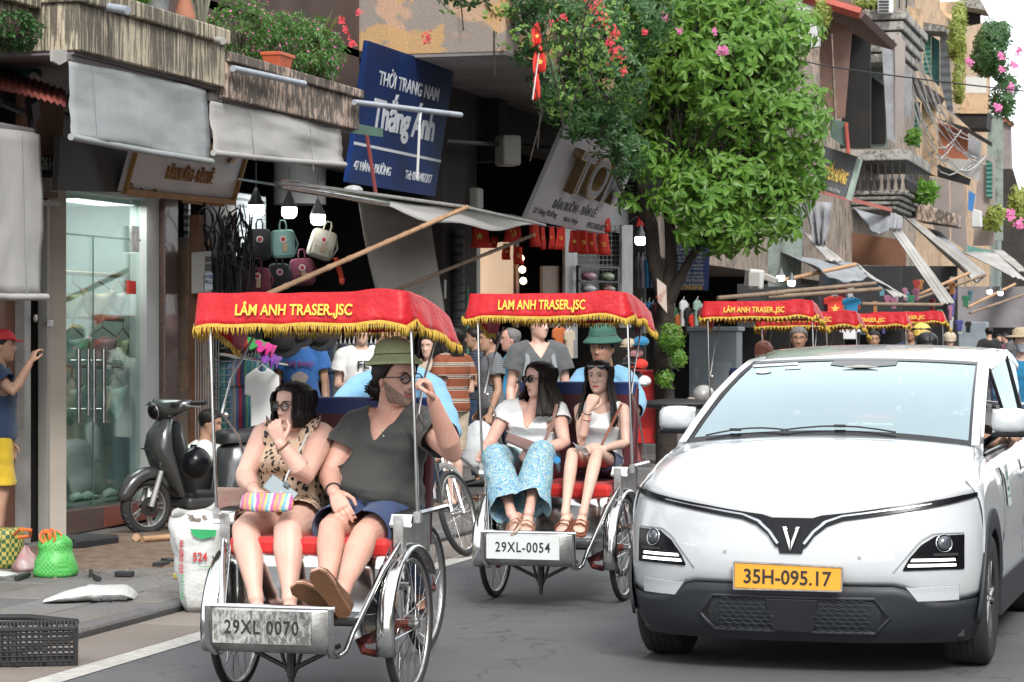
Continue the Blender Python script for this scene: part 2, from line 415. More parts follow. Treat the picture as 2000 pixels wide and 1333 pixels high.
tag(part('rubble', db, mat('rubble', (.22, .16, .12), .9, vs=2, col2=(.30, .28, .26))), 'brown crumbs of rubble scattered over the lifted pavement', 'rubble', kind='stuff')
# ================================================================ flat pieces placed on street planes
def pX(poly, X, th): # polygon of pixels on the plane x = X, going back by th
 a = [P(px, py, X=X) for px, py in poly]; return MB().rings([[v - V(th, 0, 0) for v in a], a])
def pY(poly, Y, th):
 a = [P(px, py, Y=Y) for px, py in poly]; return MB().rings([[v + V(0, th, 0) for v in a], a])
def sheet(cs, nx=10, ny=6, sag=0., wav=0., wf=9., drop=None):
 """bilinear cloth between 4 corners TL TR BR BL with sag"""
 a, b, c, d_ = [Vector(q) for q in cs]; G = []
 nr = (b - a).cross(d_ - a).normalized()
 for i in range(ny + 1):
  v = i / ny; row = []
  for j in range(nx + 1):
   u = j / nx; p = a.lerp(b, u).lerp(d_.lerp(c, u), v)
   p += V(0, 0, -sag * 4 * u * (1 - u) * (.3 + .7 * v)) + nr * (wav * math.sin(u * wf * 2 + v * 2 + a.x * 3) * (.3 + v) + wav * 1.2 * noise.noise(V(u * 4, v * 3, a.y)))
   row.append(p)
  G.append(row)
 return MB().grid(G)
# ================================================================ the white electric crossover
def paint_mat():
 n = NT('white_car_paint'); b = n.b; b.inputs['Base Color'].default_value = (.72, .745, .76, 1); b.inputs['Roughness'].default_value = .28
 b.inputs['Coat Weight'].default_value = 1; b.inputs['Coat Roughness'].default_value = .03
 co = n.co(); f = n.noise(2.5, 5, .6, co); n.base(n.ramp(f, [(.3, (.53, .555, .57)), (.75, (.50, .52, .535))])); return n.m
def glass_mat(name, tint, mixf, gcol=(.72, .84, .88)):
 n = NT(name); g = n.n('BsdfGlossy'); g.inputs['Color'].default_value = (*gcol, 1); g.inputs['Roughness'].default_value = .02
 t = n.n('BsdfTransparent'); t.inputs['Color'].default_value = (*tint, 1)
 fr = n.n('LayerWeight'); mm = n.n('MixShader')       # Schlick, the same from both sides of a pane
 add = n.math('ADD', n.math('MULTIPLY', n.math('POWER', fr.outputs['Facing'], 5.0), .9), mixf + .03); add = n.math('MINIMUM', add, .97)
 n.l(add, mm.inputs[0]); n.l(t.outputs[0], mm.inputs[1]); n.l(g.outputs[0], mm.inputs[2]); n.l(mm.outputs[0], n.out.inputs[0]); return n.m
M_PAINT = paint_mat(); M_TRIM = mat('black_trim', (.018, .02, .023), .42, var=.08, vs=4, bump=.08, bs=300)
M_CLAD = mat('grey_black_cladding', (.020, .023, .028), .5, var=.1, vs=3, bump=.1, bs=400)
M_PIANO = mat('piano_black', (.007, .007, .009), .22, spec=.25, var=0)
M_WIND = glass_mat('windscreen_glass', (.46, .60, .62), .58, (.62, .76, .80))
M_SIDEG = glass_mat('side_glass', (.22, .25, .26), .06)
M_TYRE = mat('tyre_rubber', (.026, .026, .027), .82, vs=20, bump=.3, bs=90)
M_DRL = mat('lamp_strip_light', (1, .98, .93), .3, var=0, emis=1.3)
M_ORANGE = mat('orange_plate', (.80, .36, .03), .45, var=.03)
M_INT = mat('car_interior', (.028, .03, .032), .7)
CX, CY0 = -1.955, 12.37
CROOT = thing('parked_car', 'white electric crossover with an orange plate reading 35H-095.17 driving towards the camera', 'car', (CX, CY0, 0))
CROOT.name = 'car'
NS = 2.5
def Wz(z): return interp(z, [.15, .30, .5, .7, .85, 1.0], [.83, .875, .885, .885, .868, .835])
def yz(z): return interp(z, [.15, .24, .33, .42, .52, .62, .74, .84, .93], [.13, .055, .03, .02, .0, .004, .03, .065, .10])
DN = .46
def Ft(t, z, off=0.):   # t in -1..1, point on the nose
 a = t * math.pi / 2; w = Wz(z) ; sg = 1 if a >= 0 else -1
 x = w * sg * abs(math.sin(a)) ** (2 / NS); y = yz(z) + DN * (1 - max(0, math.cos(a)) ** (2 / NS))
 p = V(x, y, z)
 if off:
  e = 1e-3; q1 = Ft(t + e if t < .99 else t - e, z); q2 = Ft(t, z + e)
  du = (q1 - p) * (1 if t < .99 else -1); dv = q2 - p; nn = du.cross(dv).normalized()
  if nn.y > 0 and abs(t) < .9: nn = -nn
  p = p + nn * off
 return p
def ze(t): return interp(abs(t), ZT[0], ZT[1])
ZT = ([0, .02, .06, .3, .6, .9, 1], [.74, .74, .745, .80, .86, .91, .92])
def zb(t): return interp(abs(t), [0, .32, .36, .50, .6, .8, 1.0], [.445, .445, .435, .372, .368, .378, .385])
def car_t(px, py):
 """pixel of the photograph -> (t, z) on the nose surface (right half)"""
 best = None
 t, z = .4, .6
 for it in range(60):
  q = Ft(t, z) + V(CX, CY0, 0); u, v = PX(q); eu, ev = px - u, py - v
  q2 = Ft(t + 1e-3, z) + V(CX, CY0, 0); du = (PX(q2)[0] - u) / 1e-3
  t = min(.995, max(-.2, t + .5 * eu / max(du, 60))); z = min(1.0, max(.12, z - ev / 395 * .7))
 return t, z
def cpx(cx, cy): return car_t(1200 + cx * .5198 + 3, 640 + cy * .5199)
BT = [cpx(*p) for p in [(742, 719), (772, 709), (860, 700), (1000, 681), (1100, 667), (1200, 651), (1290, 632), (1343, 620)]]
ZT = ([0, BT[0][0] * .9] + [p[0] for p in BT] + [1.0], [BT[0][1] + .002, BT[0][1] + .002] + [p[1] for p in BT] + [BT[-1][1] + .005])
BB = [cpx(*p) for p in [(716, 828), (748, 784), (795, 748), (855, 728), (1000, 708), (1100, 692), (1200, 674), (1290, 653), (1345, 634)]]
def strips(name, top, bot, off, n, m, par, thick=.006, **k):
 for sg in (1, -1): q = part(name, strip(top, bot, off, n, (sg,), thick), m, par, **k)
 return q
def strip(top, bot, off, n=24, sides=(1, -1), thick=.006):
 """band between two polylines given as (t,z) lists; both sides of the nose"""
 def samp(pl, k):
  L = [0]
  for a, b in zip(pl, pl[1:]): L.append(L[-1] + math.hypot(b[0] - a[0], b[1] - a[1]))
  s = k * L[-1]; return interp(s, L, [p[0] for p in pl]), interp(s, L, [p[1] for p in pl])
 m = MB()
 for sg in sides:
  o, i_ = [], []
  for k in range(n + 1):
   a = samp(top, k / n); b = samp(bot, k / n)
   ring = []
   for w in (0, .2, .4, .6, .8, 1):
    t, z = lerp(a[0], b[0], w), lerp(a[1], b[1], w); ring.append(Ft(sg * t, z, off))
   back = [Ft(sg * lerp(a[0], b[0], w), lerp(a[1], b[1], w), off - thick) for w in (1, 0)]
   o.append([V(CX, CY0, 0) + q for q in ring + back])
  m.rings(o)
 return m
CW = V(CX, CY0, 0)
def cbody(mb): return MB().merge(mb, Matrix.Translation(CW))
NT_ = 44
ts = [-1 + 2 * k / NT_ for k in range(NT_ + 1)]
lower = [[CW + Ft(t, lerp(.165, zb(t), r / 6)) for t in ts] for r in range(7)]
under = [[CW + Ft(t, .165) + V(0, .25, .03) for t in ts]] + lower
part('lower_bumper', MB().grid(under), M_CLAD, CROOT, smooth=50, solid=.008)
part('front_bumper', MB().grid([[CW + Ft(t, lerp(zb(t), ze(t), r / 12), -.012 if r == 0 else (.0 if r < 12 else -.006)) for t in ts] for r in range(13)]), M_PAINT, CROOT, smooth=50, solid=.006)
def windbase(u): return V(u * .77, 1.16 - .10 * u * u * 1.2, 1.130 - .045 * u * u)
G = []
for i in range(19):
 s = i / 18; row = []
 for t in ts:
  a = Ft(t * .93, ze(t * .93)); u = t; b = windbase(u); p = a.lerp(b, s)
  h = .068 * math.sin(math.pi * min(1, s) ** .7) * (1 - .55 * abs(t) ** 3) + .010 * math.exp(-((abs(t) - .72) / .10) ** 2) * math.sin(math.pi * s)
  p.z += h
  if s == 0: p.y += .012
  row.append(CW + p)
 G.append(row)
part('bonnet', MB().grid(G), M_PAINT, CROOT, smooth=60, solid=.006)
edge = [r[-1] for r in G]; edgeL = [r[0] for r in G]
def shoulder(y): return interp(y, [.4, .8, 1.16, 2.0, 3.4, 4.25], [.95, 1.01, 1.045, 1.06, 1.08, 1.02])
def inset(y): return interp(y, [.4, .8, 1.16, 2, 3.4, 4.25], [.80, .80, .80, .825, .82, .75])
AX, RX, AR = .77, 3.44, .375
def arch(y, base):
 for c in (AX, RX):
  if abs(y - c) < AR: return max(base, .335 + math.sqrt(AR * AR - (y - c) ** 2))
 return base
ys = sorted(set([.46 + k * .06 for k in range(64)] + [AX - AR + .001, AX + AR - .001, RX - AR + .001, RX + AR - .001, AX, 4.25]))
ys = [y for y in ys if y <= 4.26]
for sg in (1, -1):
 rows = []
 for y in ys:
  z0 = arch(y, .24); z1 = shoulder(y); row = []
  for k in range(13):
   f = k / 12; z = lerp(z0, z1, f)
   x = interp(z, [.2, .4, .6, .75, .9, 1.0, 1.1], [.850, .880, .887, .885, .872, .848, .818])
   x = lerp(x, inset(y), max(0, (f - .75) / .25) ** 2)
   x -= .10 * max(0, (y - 3.7) / .55) ** 2
   if y > 1.3 and y < 3.1: x -= .012 * math.exp(-((z - .52) / .10) ** 2)
   row.append(CW + V(sg * x, y, z))
  rows.append(row)
 part('body_side', MB().grid(rows), M_PAINT, CROOT, smooth=45, solid=.006)
 ed = edge if sg > 0 else edgeL; G2 = []
 for i, e in enumerate(ed):
  y = max(.46, e.y - CY0); y = min(y, 1.2); z = shoulder(y); x = inset(y)
  tgt = CW + V(sg * x, y, z); G2.append([e.lerp(tgt, k / 4) + V(0, 0, .012 * math.sin(math.pi * k / 4)) for k in range(5)])
 part('wing', MB().grid(G2), M_PAINT, CROOT, smooth=60, solid=.006)
 G2 = []
 for k in range(9):
  t = sg * lerp(.93, 1.0, k / 8); a = CW + Ft(t, ze(t), 0); b = CW + V(sg * lerp(abs(ed[0].x - CX), inset(.46), k / 8), lerp(ed[0].y - CY0, .46, k / 8), lerp(ed[0].z, shoulder(.46), k / 8))
  G2.append([a, a.lerp(b, .5) + V(0, 0, .004), b])
 part('wing_corner', MB().grid(G2), M_PAINT, CROOT, smooth=60, solid=.006)
 for c in (AX, RX):
  rs = []
  for k in range(25):
   a = math.pi * (-.06 + 1.12 * k / 24); ci, si = math.cos(a), math.sin(a)
   def q(r, dx):
    z = .335 + r * si; return CW + V(sg * (interp(z, [.2, .4, .6, .75, .9], [.850, .880, .887, .885, .872]) + dx), c - r * ci, max(z, .2))
   rs.append([q(.352, -.05), q(.352, .012), q(.40, .020), q(.452, .012), q(.456, -.004)])
  part('wheel_arch', MB().rings(rs, closed=False, caps=False), M_CLAD, CROOT, smooth=40, solid=.003)
  m = MB()
  rs = [[CW + V(sg * x, c - .37 * math.cos(a), .335 + .37 * math.sin(a)) for x in (.87, .5)] for a in [math.pi * k / 16 for k in range(17)]]
  part('arch_liner', m.rings(rs, closed=False, caps=False).bb(CX + sg * .5, CX + sg * .49, CY0 + c - .37, CY0 + c + .37, .15, .75), M_INT, CROOT)
 part('sill', MB().bb(CX + sg * .80, CX + sg * .893, CY0 + AX + .40, CY0 + RX - .40, .20, .40), M_CLAD, CROOT, bevel=.012)
 part('handle', MB().bb(CX + sg * .868, CX + sg * .90, CY0 + 2.28, CY0 + 2.48, .88, .905), M_PAINT, CROOT, bevel=.008)
 for yy in (1.42, 2.52, 3.2):
  part('door_gap', MB().tube([CW + V(sg * (interp(z, [.2, .4, .6, .75, .9, 1.0], [.850, .880, .887, .885, .872, .848]) + .001 - (.012 * math.exp(-((z - .52) / .10) ** 2) if 1.3 < yy < 3.1 else 0)), yy, z) for z in [.42 + .06 * k for k in range(10)]], .003, 4), M_BLACK, CROOT)
part('floor_pan', MB().bb(CX - .80, CX + .80, CY0 + .3, CY0 + 4.1, .19, .24).bb(CX - .55, CX + .55, CY0 + .25, CY0 + 1.1, .24, .6), M_INT, CROOT)
part('tailgate', MB().bb(CX - .74, CX + .74, CY0 + 4.12, CY0 + 4.2, .25, 1.05), M_PAINT, CROOT, bevel=.02)
def wtop(u): return V(u * .660, 2.48 - .10 * u * u, 1.528 - .020 * u * u)
def wpt(u, s, off=0):
 a, b = windbase(u), wtop(u); p = a.lerp(b, s); p += V(0, -.55, 1).normalized() * (.05 * math.sin(math.pi * s) * (1 - .3 * u * u) + off); return CW + p
N = 20
part('windscreen', MB().grid([[wpt(-1 + 2 * j / N, i / 10) for j in range(N + 1)] for i in range(11)]), M_WIND, CROOT, smooth=180)
fr = MB()
for lo, hi, ulo, uhi in ((0, .045, -1, 1), (.955, 1, -1, 1)):
 fr.grid([[wpt(lerp(ulo, uhi, j / 20), lerp(lo, hi, i / 2), .004) for j in range(21)] for i in range(3)])
for a, b in ((-1, -.955), (.955, 1)): fr.grid([[wpt(lerp(a, b, j / 2), i / 10, .0045) for j in range(3)] for i in range(11)])
fr.grid([[wpt(lerp(-.28, .28, j / 6), lerp(.955, .80 + .07 * abs(j - 3) / 3, i / 3), .0035) for j in range(7)] for i in range(4)])
part('windscreen_frit', fr, M_PIANO, CROOT, smooth=180)
part('camera_cover', MB().prism([(-.10, 0), (.10, 0), (0, .05)], frame(wpt(0, .80, .006), (1, 0, 0), wpt(0, .9) - wpt(0, .8)), 0, .006), M_OFFW, CROOT)
rf = MB(); G = []
for i in range(13):
 s = i / 12; row = []
 for j in range(N + 1):
  u = -1 + 2 * j / N; y = lerp(2.48 - .10 * u * u, 3.9, s)
  z = 1.528 - .020 * u * u + .080 * math.sin(math.pi * min(1, s * .62 + .0)) - .10 * max(0, s - .6) ** 1.5
  row.append(CW + V(u * (.660 + .02 * math.sin(s * 3)), y, z - .01 * u ** 4))
 G.append(row)
part('roof', MB().grid(G), M_PAINT, CROOT, smooth=60, solid=.01)
ry = [1.06, 1.3, 1.7, 2.1, 2.45, 2.8, 3.2, 3.6, 3.95, 4.15]
def rail(y): # outer top edge of the side glass
 if y <= 2.48:
  s = (y - 1.06) / (2.40 - 1.06); p = windbase(1).lerp(wtop(1), max(0, min(1, s))); return p + V(.028, 0, -.004 + .045 * math.sin(math.pi * max(0, min(1, s))))
 s = (y - 2.48) / 1.42; return V(.688, y, 1.508 + .080 * math.sin(math.pi * min(1, s * .62)) - .12 * max(0, s - .6) ** 1.5 - .014)
for sg in (1, -1):
 mir = lambda p: CW + V(sg * p.x, p.y, p.z)
 pil = []
 for y in ry:
  r = rail(y); pil.append([mir(r + V(-.045, .0, .016)), mir(r + V(-.004, -.0, .014)), mir(r + V(.014, .015, -.02)), mir(r + V(.012, .03, -.055)), mir(r + V(-.03, .03, -.05))])
 part('roof_pillar', MB().rings(pil), M_PAINT, CROOT, smooth=50)
 G2 = []
 for y in [1.3, 1.6, 2.0, 2.4, 2.5, 2.9, 3.3, 3.7, 4.0]:
  r = rail(y); bz = shoulder(y) - .005; bx = inset(y); tz = r.z - .03
  G2.append([mir(V(lerp(bx, r.x + .008, k / 4), y, lerp(bz, max(tz, bz), k / 4))) for k in range(5)])
 if sg < 0: part('side_glass', MB().grid(G2), M_SIDEG, CROOT, smooth=60)
 else: part('side_glass', MB().grid(G2[4:]), M_SIDEG, CROOT, smooth=60)   # the driver's window is wound down
 for yy in (2.45, 3.45):
  r = rail(yy); part('door_pillar', MB().tube([mir(V(inset(yy) + .004, yy, shoulder(yy))), mir(V(r.x + .008, yy, r.z - .03))], .035, 6, flat=.3, up=(1, 0, 0)), M_PIANO, CROOT)
 part('window_trim', MB().tube([mir(V(inset(y) + .008, y, shoulder(y) + .003)) for y in (1.12, 1.4, 2, 2.6, 3.2, 3.9)], .009, 6), M_PIANO, CROOT)
for sg in (1, -1):
 mt = Matrix.Translation(CW + V(.925 if sg > 0 else -.865, 1.30, 1.20)) @ Matrix.Scale(.86, 4)
 m = MB(); rs = []
 for i, (yy, sx, szz) in enumerate([(-.075, .03, .02), (-.065, .075, .052), (-.03, .108, .075), (.02, .115, .082), (.06, .105, .075)]):
  rs.append([mt @ V(math.copysign(abs(math.cos(a)) ** .6, math.cos(a)) * sx, yy, math.copysign(abs(math.sin(a)) ** .6, math.sin(a)) * szz + .012) for a in [2 * math.pi * k / 20 for k in range(20)]])
 mh = part('mirror', m.rings(rs), M_PAINT, CROOT, smooth=60)
 part('mirror_base', MB().box(mt @ V(0, 0, -.068), (.18, .10, .025)).tube([mt @ V(-sg * .08, .03, -.07), mt @ V(-sg * .17, .08, -.13)], .02, 6), M_PIANO, mh, bevel=.006)
 part('mirror_glass', MB().box(mt @ V(0, .062, .01), (.19, .004, .13)), M_CHROME, mh)
def car_wheel(c, sg):
 m = frame(c, (0, 1, 0), (0, 0, 1))  # local z = +x
 prof = [(.20, -.105), (.24, -.112), (.30, -.115), (.325, -.10), (.334, -.07), (.334, .07), (.325, .10), (.30, .115), (.24, .112), (.20, .105)]
 t = part('wheel', MB().lathe([(.2, -.1)] + prof + [(.2, .1)], m, 40), M_TYRE, CROOT, smooth=50)
 tr = MB()
 for k in (-.05, -.017, .017, .05): tr.torus(m @ Matrix.Translation((0, 0, k)), .3345, .003, 40, 4)
 part('tread_groove', tr, M_BLACK, t)
 o = .092 * sg; rim = MB().lathe([(.205, o), (.212, o * 1.1), (.222, o * 1.08), (.222, o * .2), (.205, o * .2)], m, 36)
 for k in range(5):
  a = 2 * math.pi * k / 5
  for da in (-.16, .16):
   p0 = m @ V(math.cos(a) * .04, math.sin(a) * .04, o * .95); p1 = m @ V(math.cos(a + da) * .212, math.sin(a + da) * .212, o * .98)
   rim.tube([p0, p1], [.018, .014], 6)
 rim.lathe([(.001, o * 1.05), (.05, o * 1.05), (.055, o * .7)], m, 16)
 part('rim', rim, M_DCHR, t, smooth=50)
 part('brake_disc', MB().lathe([(.02, o * .2), (.15, o * .2), (.15, o * .3), (.02, o * .3)], m, 24), M_STEEL, t)
for sg in (1, -1):
 for c in (AX, RX): car_wheel(CW + V(sg * .775, c, .334), sg)
hl_top = [cpx(*p) for p in [(1078, 908), (1100, 868), (1145, 817), (1200, 782), (1303, 776)]]
hl_bot = [cpx(*p) for p in [(1080, 914), (1110, 913), (1160, 911), (1220, 908), (1303, 905)]]
HP = []
hps = {sg: part('headlight', strip(hl_top, hl_bot, .009, 24, (sg,)), M_PIANO, CROOT, smooth=60) for sg in (-1, 1)}; hp = hps[1]
for sg in (1, -1):
 hp = hps[sg]; t, z = cpx(1230, 810); a = CW + Ft(sg * t, z, .006); nn = (Ft(sg * t, z, .02) - Ft(sg * t, z)).normalized()
 fm = frame(a, nn.cross(V(0, 0, 1)), V(0, 0, 1))
 fm = Matrix.Translation(a) @ nn.to_track_quat('Z', 'Y').to_matrix().to_4x4()
 part('lamp_ring', MB().torus(fm, .042, .004, 28, 6), M_CHROME, hp, smooth=180)
 part('lamp_lens', MB().lathe([(.036, 0), (.034, .008), (.022, .015), (.001, .018)], fm, 24), mat('lamp_lens', (.10, .11, .13), .05, coat=1, var=0, metal=.4), hp, smooth=180)
 part('lamp_shelf', MB().box(fm @ V(0, -.055, .004), (.13, .012, .012), fm.to_3x3()), M_TRIM, hp)
for a, b, c_, d_ in (((1112, 869), (1264, 865), (1266, 874), (1106, 879)), ((1098, 889), (1268, 885), (1268, 894), (1094, 899))):
 strips('daylight_strip', [cpx(*a), cpx(*b)], [cpx(*d_), cpx(*c_)], .020, 16, M_DRL, hp, thick=.014)
strips('lamp_surround', [cpx(1040, 918), cpx(1090, 860), cpx(1140, 800), cpx(1190, 772), cpx(1303, 768)], [cpx(1046, 921), cpx(1096, 862), cpx(1145, 806), cpx(1195, 777), cpx(1303, 772)], .006, 16, mat('shadow_gap', (.25, .26, .27), .5), CROOT)
strips('bumper_panel', [cpx(1090, 977), cpx(1285, 966)], [cpx(1132, 1028), cpx(1283, 1020)], .007, 10, M_PAINT, CROOT, thick=.004, bevel=.001)
gl = MB()
for a, b in (((1088, 975), (1287, 964)), ((1287, 964), (1285, 1022)), ((1285, 1022), (1130, 1031)), ((1130, 1031), (1088, 975))):
 A, B = cpx(*a), cpx(*b)
 for sg in (1, -1): gl.tube([CW + Ft(sg * lerp(A[0], B[0], k / 6), lerp(A[1], B[1], k / 6), .002) for k in range(7)], .002, 4)
part('panel_gap', gl, mat('shadow_gap', (.25, .26, .27), .5), CROOT)
strips('light_bar', BT, BB[2:], .015, 60, M_PIANO, CROOT, smooth=60)
strips('light_bar_leg', [BT[0], cpx(722, 770), cpx(700, 828)], [BB[2], BB[1], BB[0]], .016, 12, M_PIANO, CROOT, smooth=60)
strips('silver_line', [cpx(*p) for p in [(704, 812), (738, 768), (783, 731), (850, 709), (1000, 690), (1180, 664)]], [cpx(*p) for p in [(712, 818), (748, 772), (790, 738), (852, 715), (1000, 695), (1180, 667)]], .020, 50, mat('silver_bar', (.45, .47, .5), .25, .9, var=0), CROOT, smooth=60)
eb = MB().rings([[CW + Ft(s * a_, z, o) for s, a_, z in ((-1, BT[0][0], BT[0][1]), (1, BT[0][0], BT[0][1]), (1, cpx(722, 770)[0], .68), (1, cpx(700, 828)[0], .60), (-1, cpx(700, 828)[0], .60), (-1, cpx(722, 770)[0], .68))] for o in (.002, .012)])
em = part('emblem_panel', eb, M_PIANO, CROOT)
fm = frame(CW + Ft(0, .672, .018), (1, 0, 0), (Ft(0, .70) - Ft(0, .64)))
vb = MB()
for sg in (1, -1):
 vb.prism([(sg * .002, -.066), (sg * .044, .055), (sg * .026, .055), (sg * .002, -.020)][::sg], fm, 0, .008)
 vb.prism([(sg * .044, .055), (sg * .039, .042), (sg * .018, .042), (sg * .026, .055)][::sg], fm, .002, .009)
part('emblem', vb, M_CHROME, em, bevel=.0015)
def npt(x, z, off): # point on nose at width x
 t = (2 / math.pi) * math.asin(min(1, (abs(x) / Wz(z)) ** (NS / 2))); return CW + Ft(t if x >= 0 else -t, z, off)
gp = [(-.40, .385), (.40, .385), (.47, .295), (.395, .215), (-.395, .215), (-.47, .295)]
gr = MB()
for k in range(24):
 x0, x1 = lerp(-.468, .468, k / 24), lerp(-.468, .468, (k + 1) / 24)
 hi = lambda x: .385 if abs(x) < .40 else lerp(.385, .295, (abs(x) - .40) / .07)
 lo = lambda x: .215 if abs(x) < .395 else lerp(.215, .295, (abs(x) - .395) / .075)
 gr.quad(npt(x0, lo(x0), .007), npt(x1, lo(x1), .007), npt(x1, hi(x1), .007), npt(x0, hi(x0), .007))
g0 = part('grille', gr, mat('grille_shade', (.006, .006, .007), .9, var=0), CROOT)  # black skin over the closed bumper paints the shade of a deep opening
hx = MB(); s = .0235
for r in range(9):
 for c in range(-15, 16):
  x = c * s * 1.9 + (s * .95 if r % 2 else 0); z = .222 + r * s * .86
  if abs(x) > .375 or abs(x) < .115 + (z - .3) * .25 or z > .378: continue
  ps = [npt(x + s * .95 * 1.1 * math.cos(a), z + s * .62 * math.sin(a), .011) for a in [R(30 + 60 * k) for k in range(6)]]
  for k in (0, 1, 2): hx.tube([ps[k], ps[(k + 1) % 6]], .0019, 4, caps=False)
part('grille_mesh', hx, mat('grille_bar', (.05, .054, .06), .4), g0)
fp = [npt(x, z, .006) for x, z in gp]
fr_ = MB()
for a, b in zip(gp, gp[1:] + gp[:1]): fr_.tube([npt(lerp(a[0], b[0], k / 8), lerp(a[1], b[1], k / 8), .004) for k in range(9)], .010, 6)
part('grille_frame', fr_, M_CLAD, g0, smooth=60)
part('radar_cover', MB().rings([[npt(x, z, o) for x, z in ((-.13, .378), (.13, .378), (.10, .235), (.085, .222), (-.085, .222), (-.10, .235))] for o in (.004, .018)]), M_TRIM, g0, bevel=.003)
pf = frame(npt(0, .492, .030) + V(-.012, 0, 0), (1, 0, -.012), (0, 0, 1))
pl = part('number_plate', MB().box(pf @ V(0, 0, 0), (.53, .120, .008), pf.to_3x3()), M_ORANGE, CROOT, bevel=.003)
rimb = MB()
for (a, b) in (((-.265, .066), (.265, .058)), ((.265, .058), (.265, -.058)), ((.265, -.058), (-.265, -.066)), ((-.265, -.066), (-.265, .066))):
 rimb.tube([pf @ V(*a, .004), pf @ V(*b, .004)], .005, 6)
part('plate_rim', rimb, M_DCHR, pl)
text_obj('plate_number', '35H-095.17', .072, mat('plate_ink', (.02, .02, .02), .5), pl, pf @ Matrix.Translation((0, 0, .006)), width=.43, depth=.0012, bold=.014)
for x, z in ((-.33, .60), (.33, .585)):
 a = npt(x, z, .002); part('parking_sensor', MB().lathe([(.010, 0), (.009, .003), (.001, .003)], frame(a, (1, 0, 0), (0, 0, 1)), 14), M_OFFW, CROOT)
for x0, x1 in ((-.86, -.30), (-.35, .45)):
 pts = [wpt(lerp(x0, x1, k / 6), .03 + .035 * math.sin(math.pi * k / 6), .018) for k in range(7)]
 part('wiper', MB().tube(pts, .0045, 6).box(pts[3 if x0 > -.5 else 2], (.06, .02, .015)), M_BLACK, CROOT)
def wscreen_frame(u, s): return frame(wpt(u, s, .0035), wpt(u + .05, s) - wpt(u - .05, s), wpt(u, s + .05) - wpt(u, s - .05))
fm = wscreen_frame(-.76, .915)
st = part('contract_sticker', MB().box(fm.translation, (.26, .062, .001), fm.to_3x3()), mat('sticker_white', (.66, .68, .70), .4, var=0), CROOT)
text_obj('sticker_text', 'XE HOP DONG', .030, mat('sticker_grey', (.25, .27, .30), .5, var=0), st, fm @ Matrix.Translation((0, 0, .0015)), width=.22, depth=.0003, shear=.2)
fm = wscreen_frame(-.60, .80); part('round_sticker', MB().box(wscreen_frame(-.58, .84).translation, (.09, .07, .001), fm.to_3x3()).lathe([(.045, 0), (.045, .0012), (.001, .0012)], wscreen_frame(-.80, .80), 20), mat('sticker_pale', (.50, .60, .60), .4, var=0), CROOT)
ins = MB().bb(CX - .75, CX + .75, CY0 + 1.3, CY0 + 1.8, .85, 1.03).bb(CX - .78, CX + .78, CY0 + 2.9, CY0 + 3.9, .5, 1.1).bb(CX - .78, CX + .78, CY0 + 1.8, CY0 + 2.9, .5, .62)
part('dashboard', ins, M_INT, CROOT, bevel=.02)
for sg in (1, -1):
 part('front_seat', MB().bb(CX + sg * .38 - .24, CX + sg * .38 + .24, CY0 + 2.55, CY0 + 2.70, .6, 1.2).bb(CX + sg * .38 - .13, CX + sg * .38 + .13, CY0 + 2.58, CY0 + 2.68, 1.22, 1.38), M_INT, CROOT, bevel=.04)
part('steering_wheel', MB().torus(frame(CW + V(.38, 1.95, 1.03), (1, 0, 0), (0, .35, 1)), .18, .014, 28, 8), M_BLACK, CROOT, smooth=180)
part('dashboard_figurine', MB().ball(CW + V(.24, 1.36, 1.062), (.026, .022, .03)).ball(CW + V(.24, 1.355, 1.10), (.02, .018, .018)).ball(CW + V(.228, 1.355, 1.118), (.006, .005, .009)).ball(CW + V(.252, 1.355, 1.118), (.006, .005, .009)), M_WHITE, CROOT, smooth=180)
fm = frame(CW + V(.884, 1.62, .86), (0, 1, .02), (-.12, 0, 1))
st = part('door_sticker', MB().box(fm.translation, (.16, .22, .001), fm.to_3x3()), mat('sticker_door', (.62, .68, .66), .4, var=0), CROOT)
part('sticker_print', MB().box(fm @ V(0, .05, .001), (.05, .05, .001), fm.to_3x3()).box(fm @ V(0, -.02, .001), (.11, .02, .001), fm.to_3x3()).box(fm @ V(0, -.06, .001), (.10, .012, .001), fm.to_3x3()), mat('sticker_green', (.05, .22, .16), .5, var=0), st)
CROOT.rotation_euler = (0, 0, -R(1.3))
# ================================================================ cyclos
M_VINYL = mat('red_vinyl', (.56, .016, .024), .48, vs=3, col2=(.42, .010, .016), bump=.6, bs=6, dist=.04, spec=.3)
M_VIN2 = mat('red_seat_cloth', (.60, .018, .016), .6, vs=5, sheen=.2)
M_FRINGE = mat('gold_fringe', (.62, .42, .06), .6, vs=60, col2=(.42, .26, .03))
M_GOLD = mat('gold_letters', (.80, .52, .06), .5, var=.04)
M_REDM = mat('red_oxide_metal', (.16, .025, .018), .6, vs=8, col2=(.08, .02, .015))
M_BLKM = mat('black_greasy_metal', (.02, .02, .02), .5, var=.1)
M_BLUE = mat('navy_vinyl', (.02, .04, .16), .5, vs=4)
M_PLATEA = streaked('corroded_plate', (.42, .42, .40), (.06, .06, .055), sc=(30, 30, 14), amount=(.40, .56))
M_PLATEB = mat('white_plate', (.62, .66, .64), .45, vs=12, col2=(.56, .59, .57))
M_INK = mat('plate_black', (.012, .012, .012), .6, var=0)
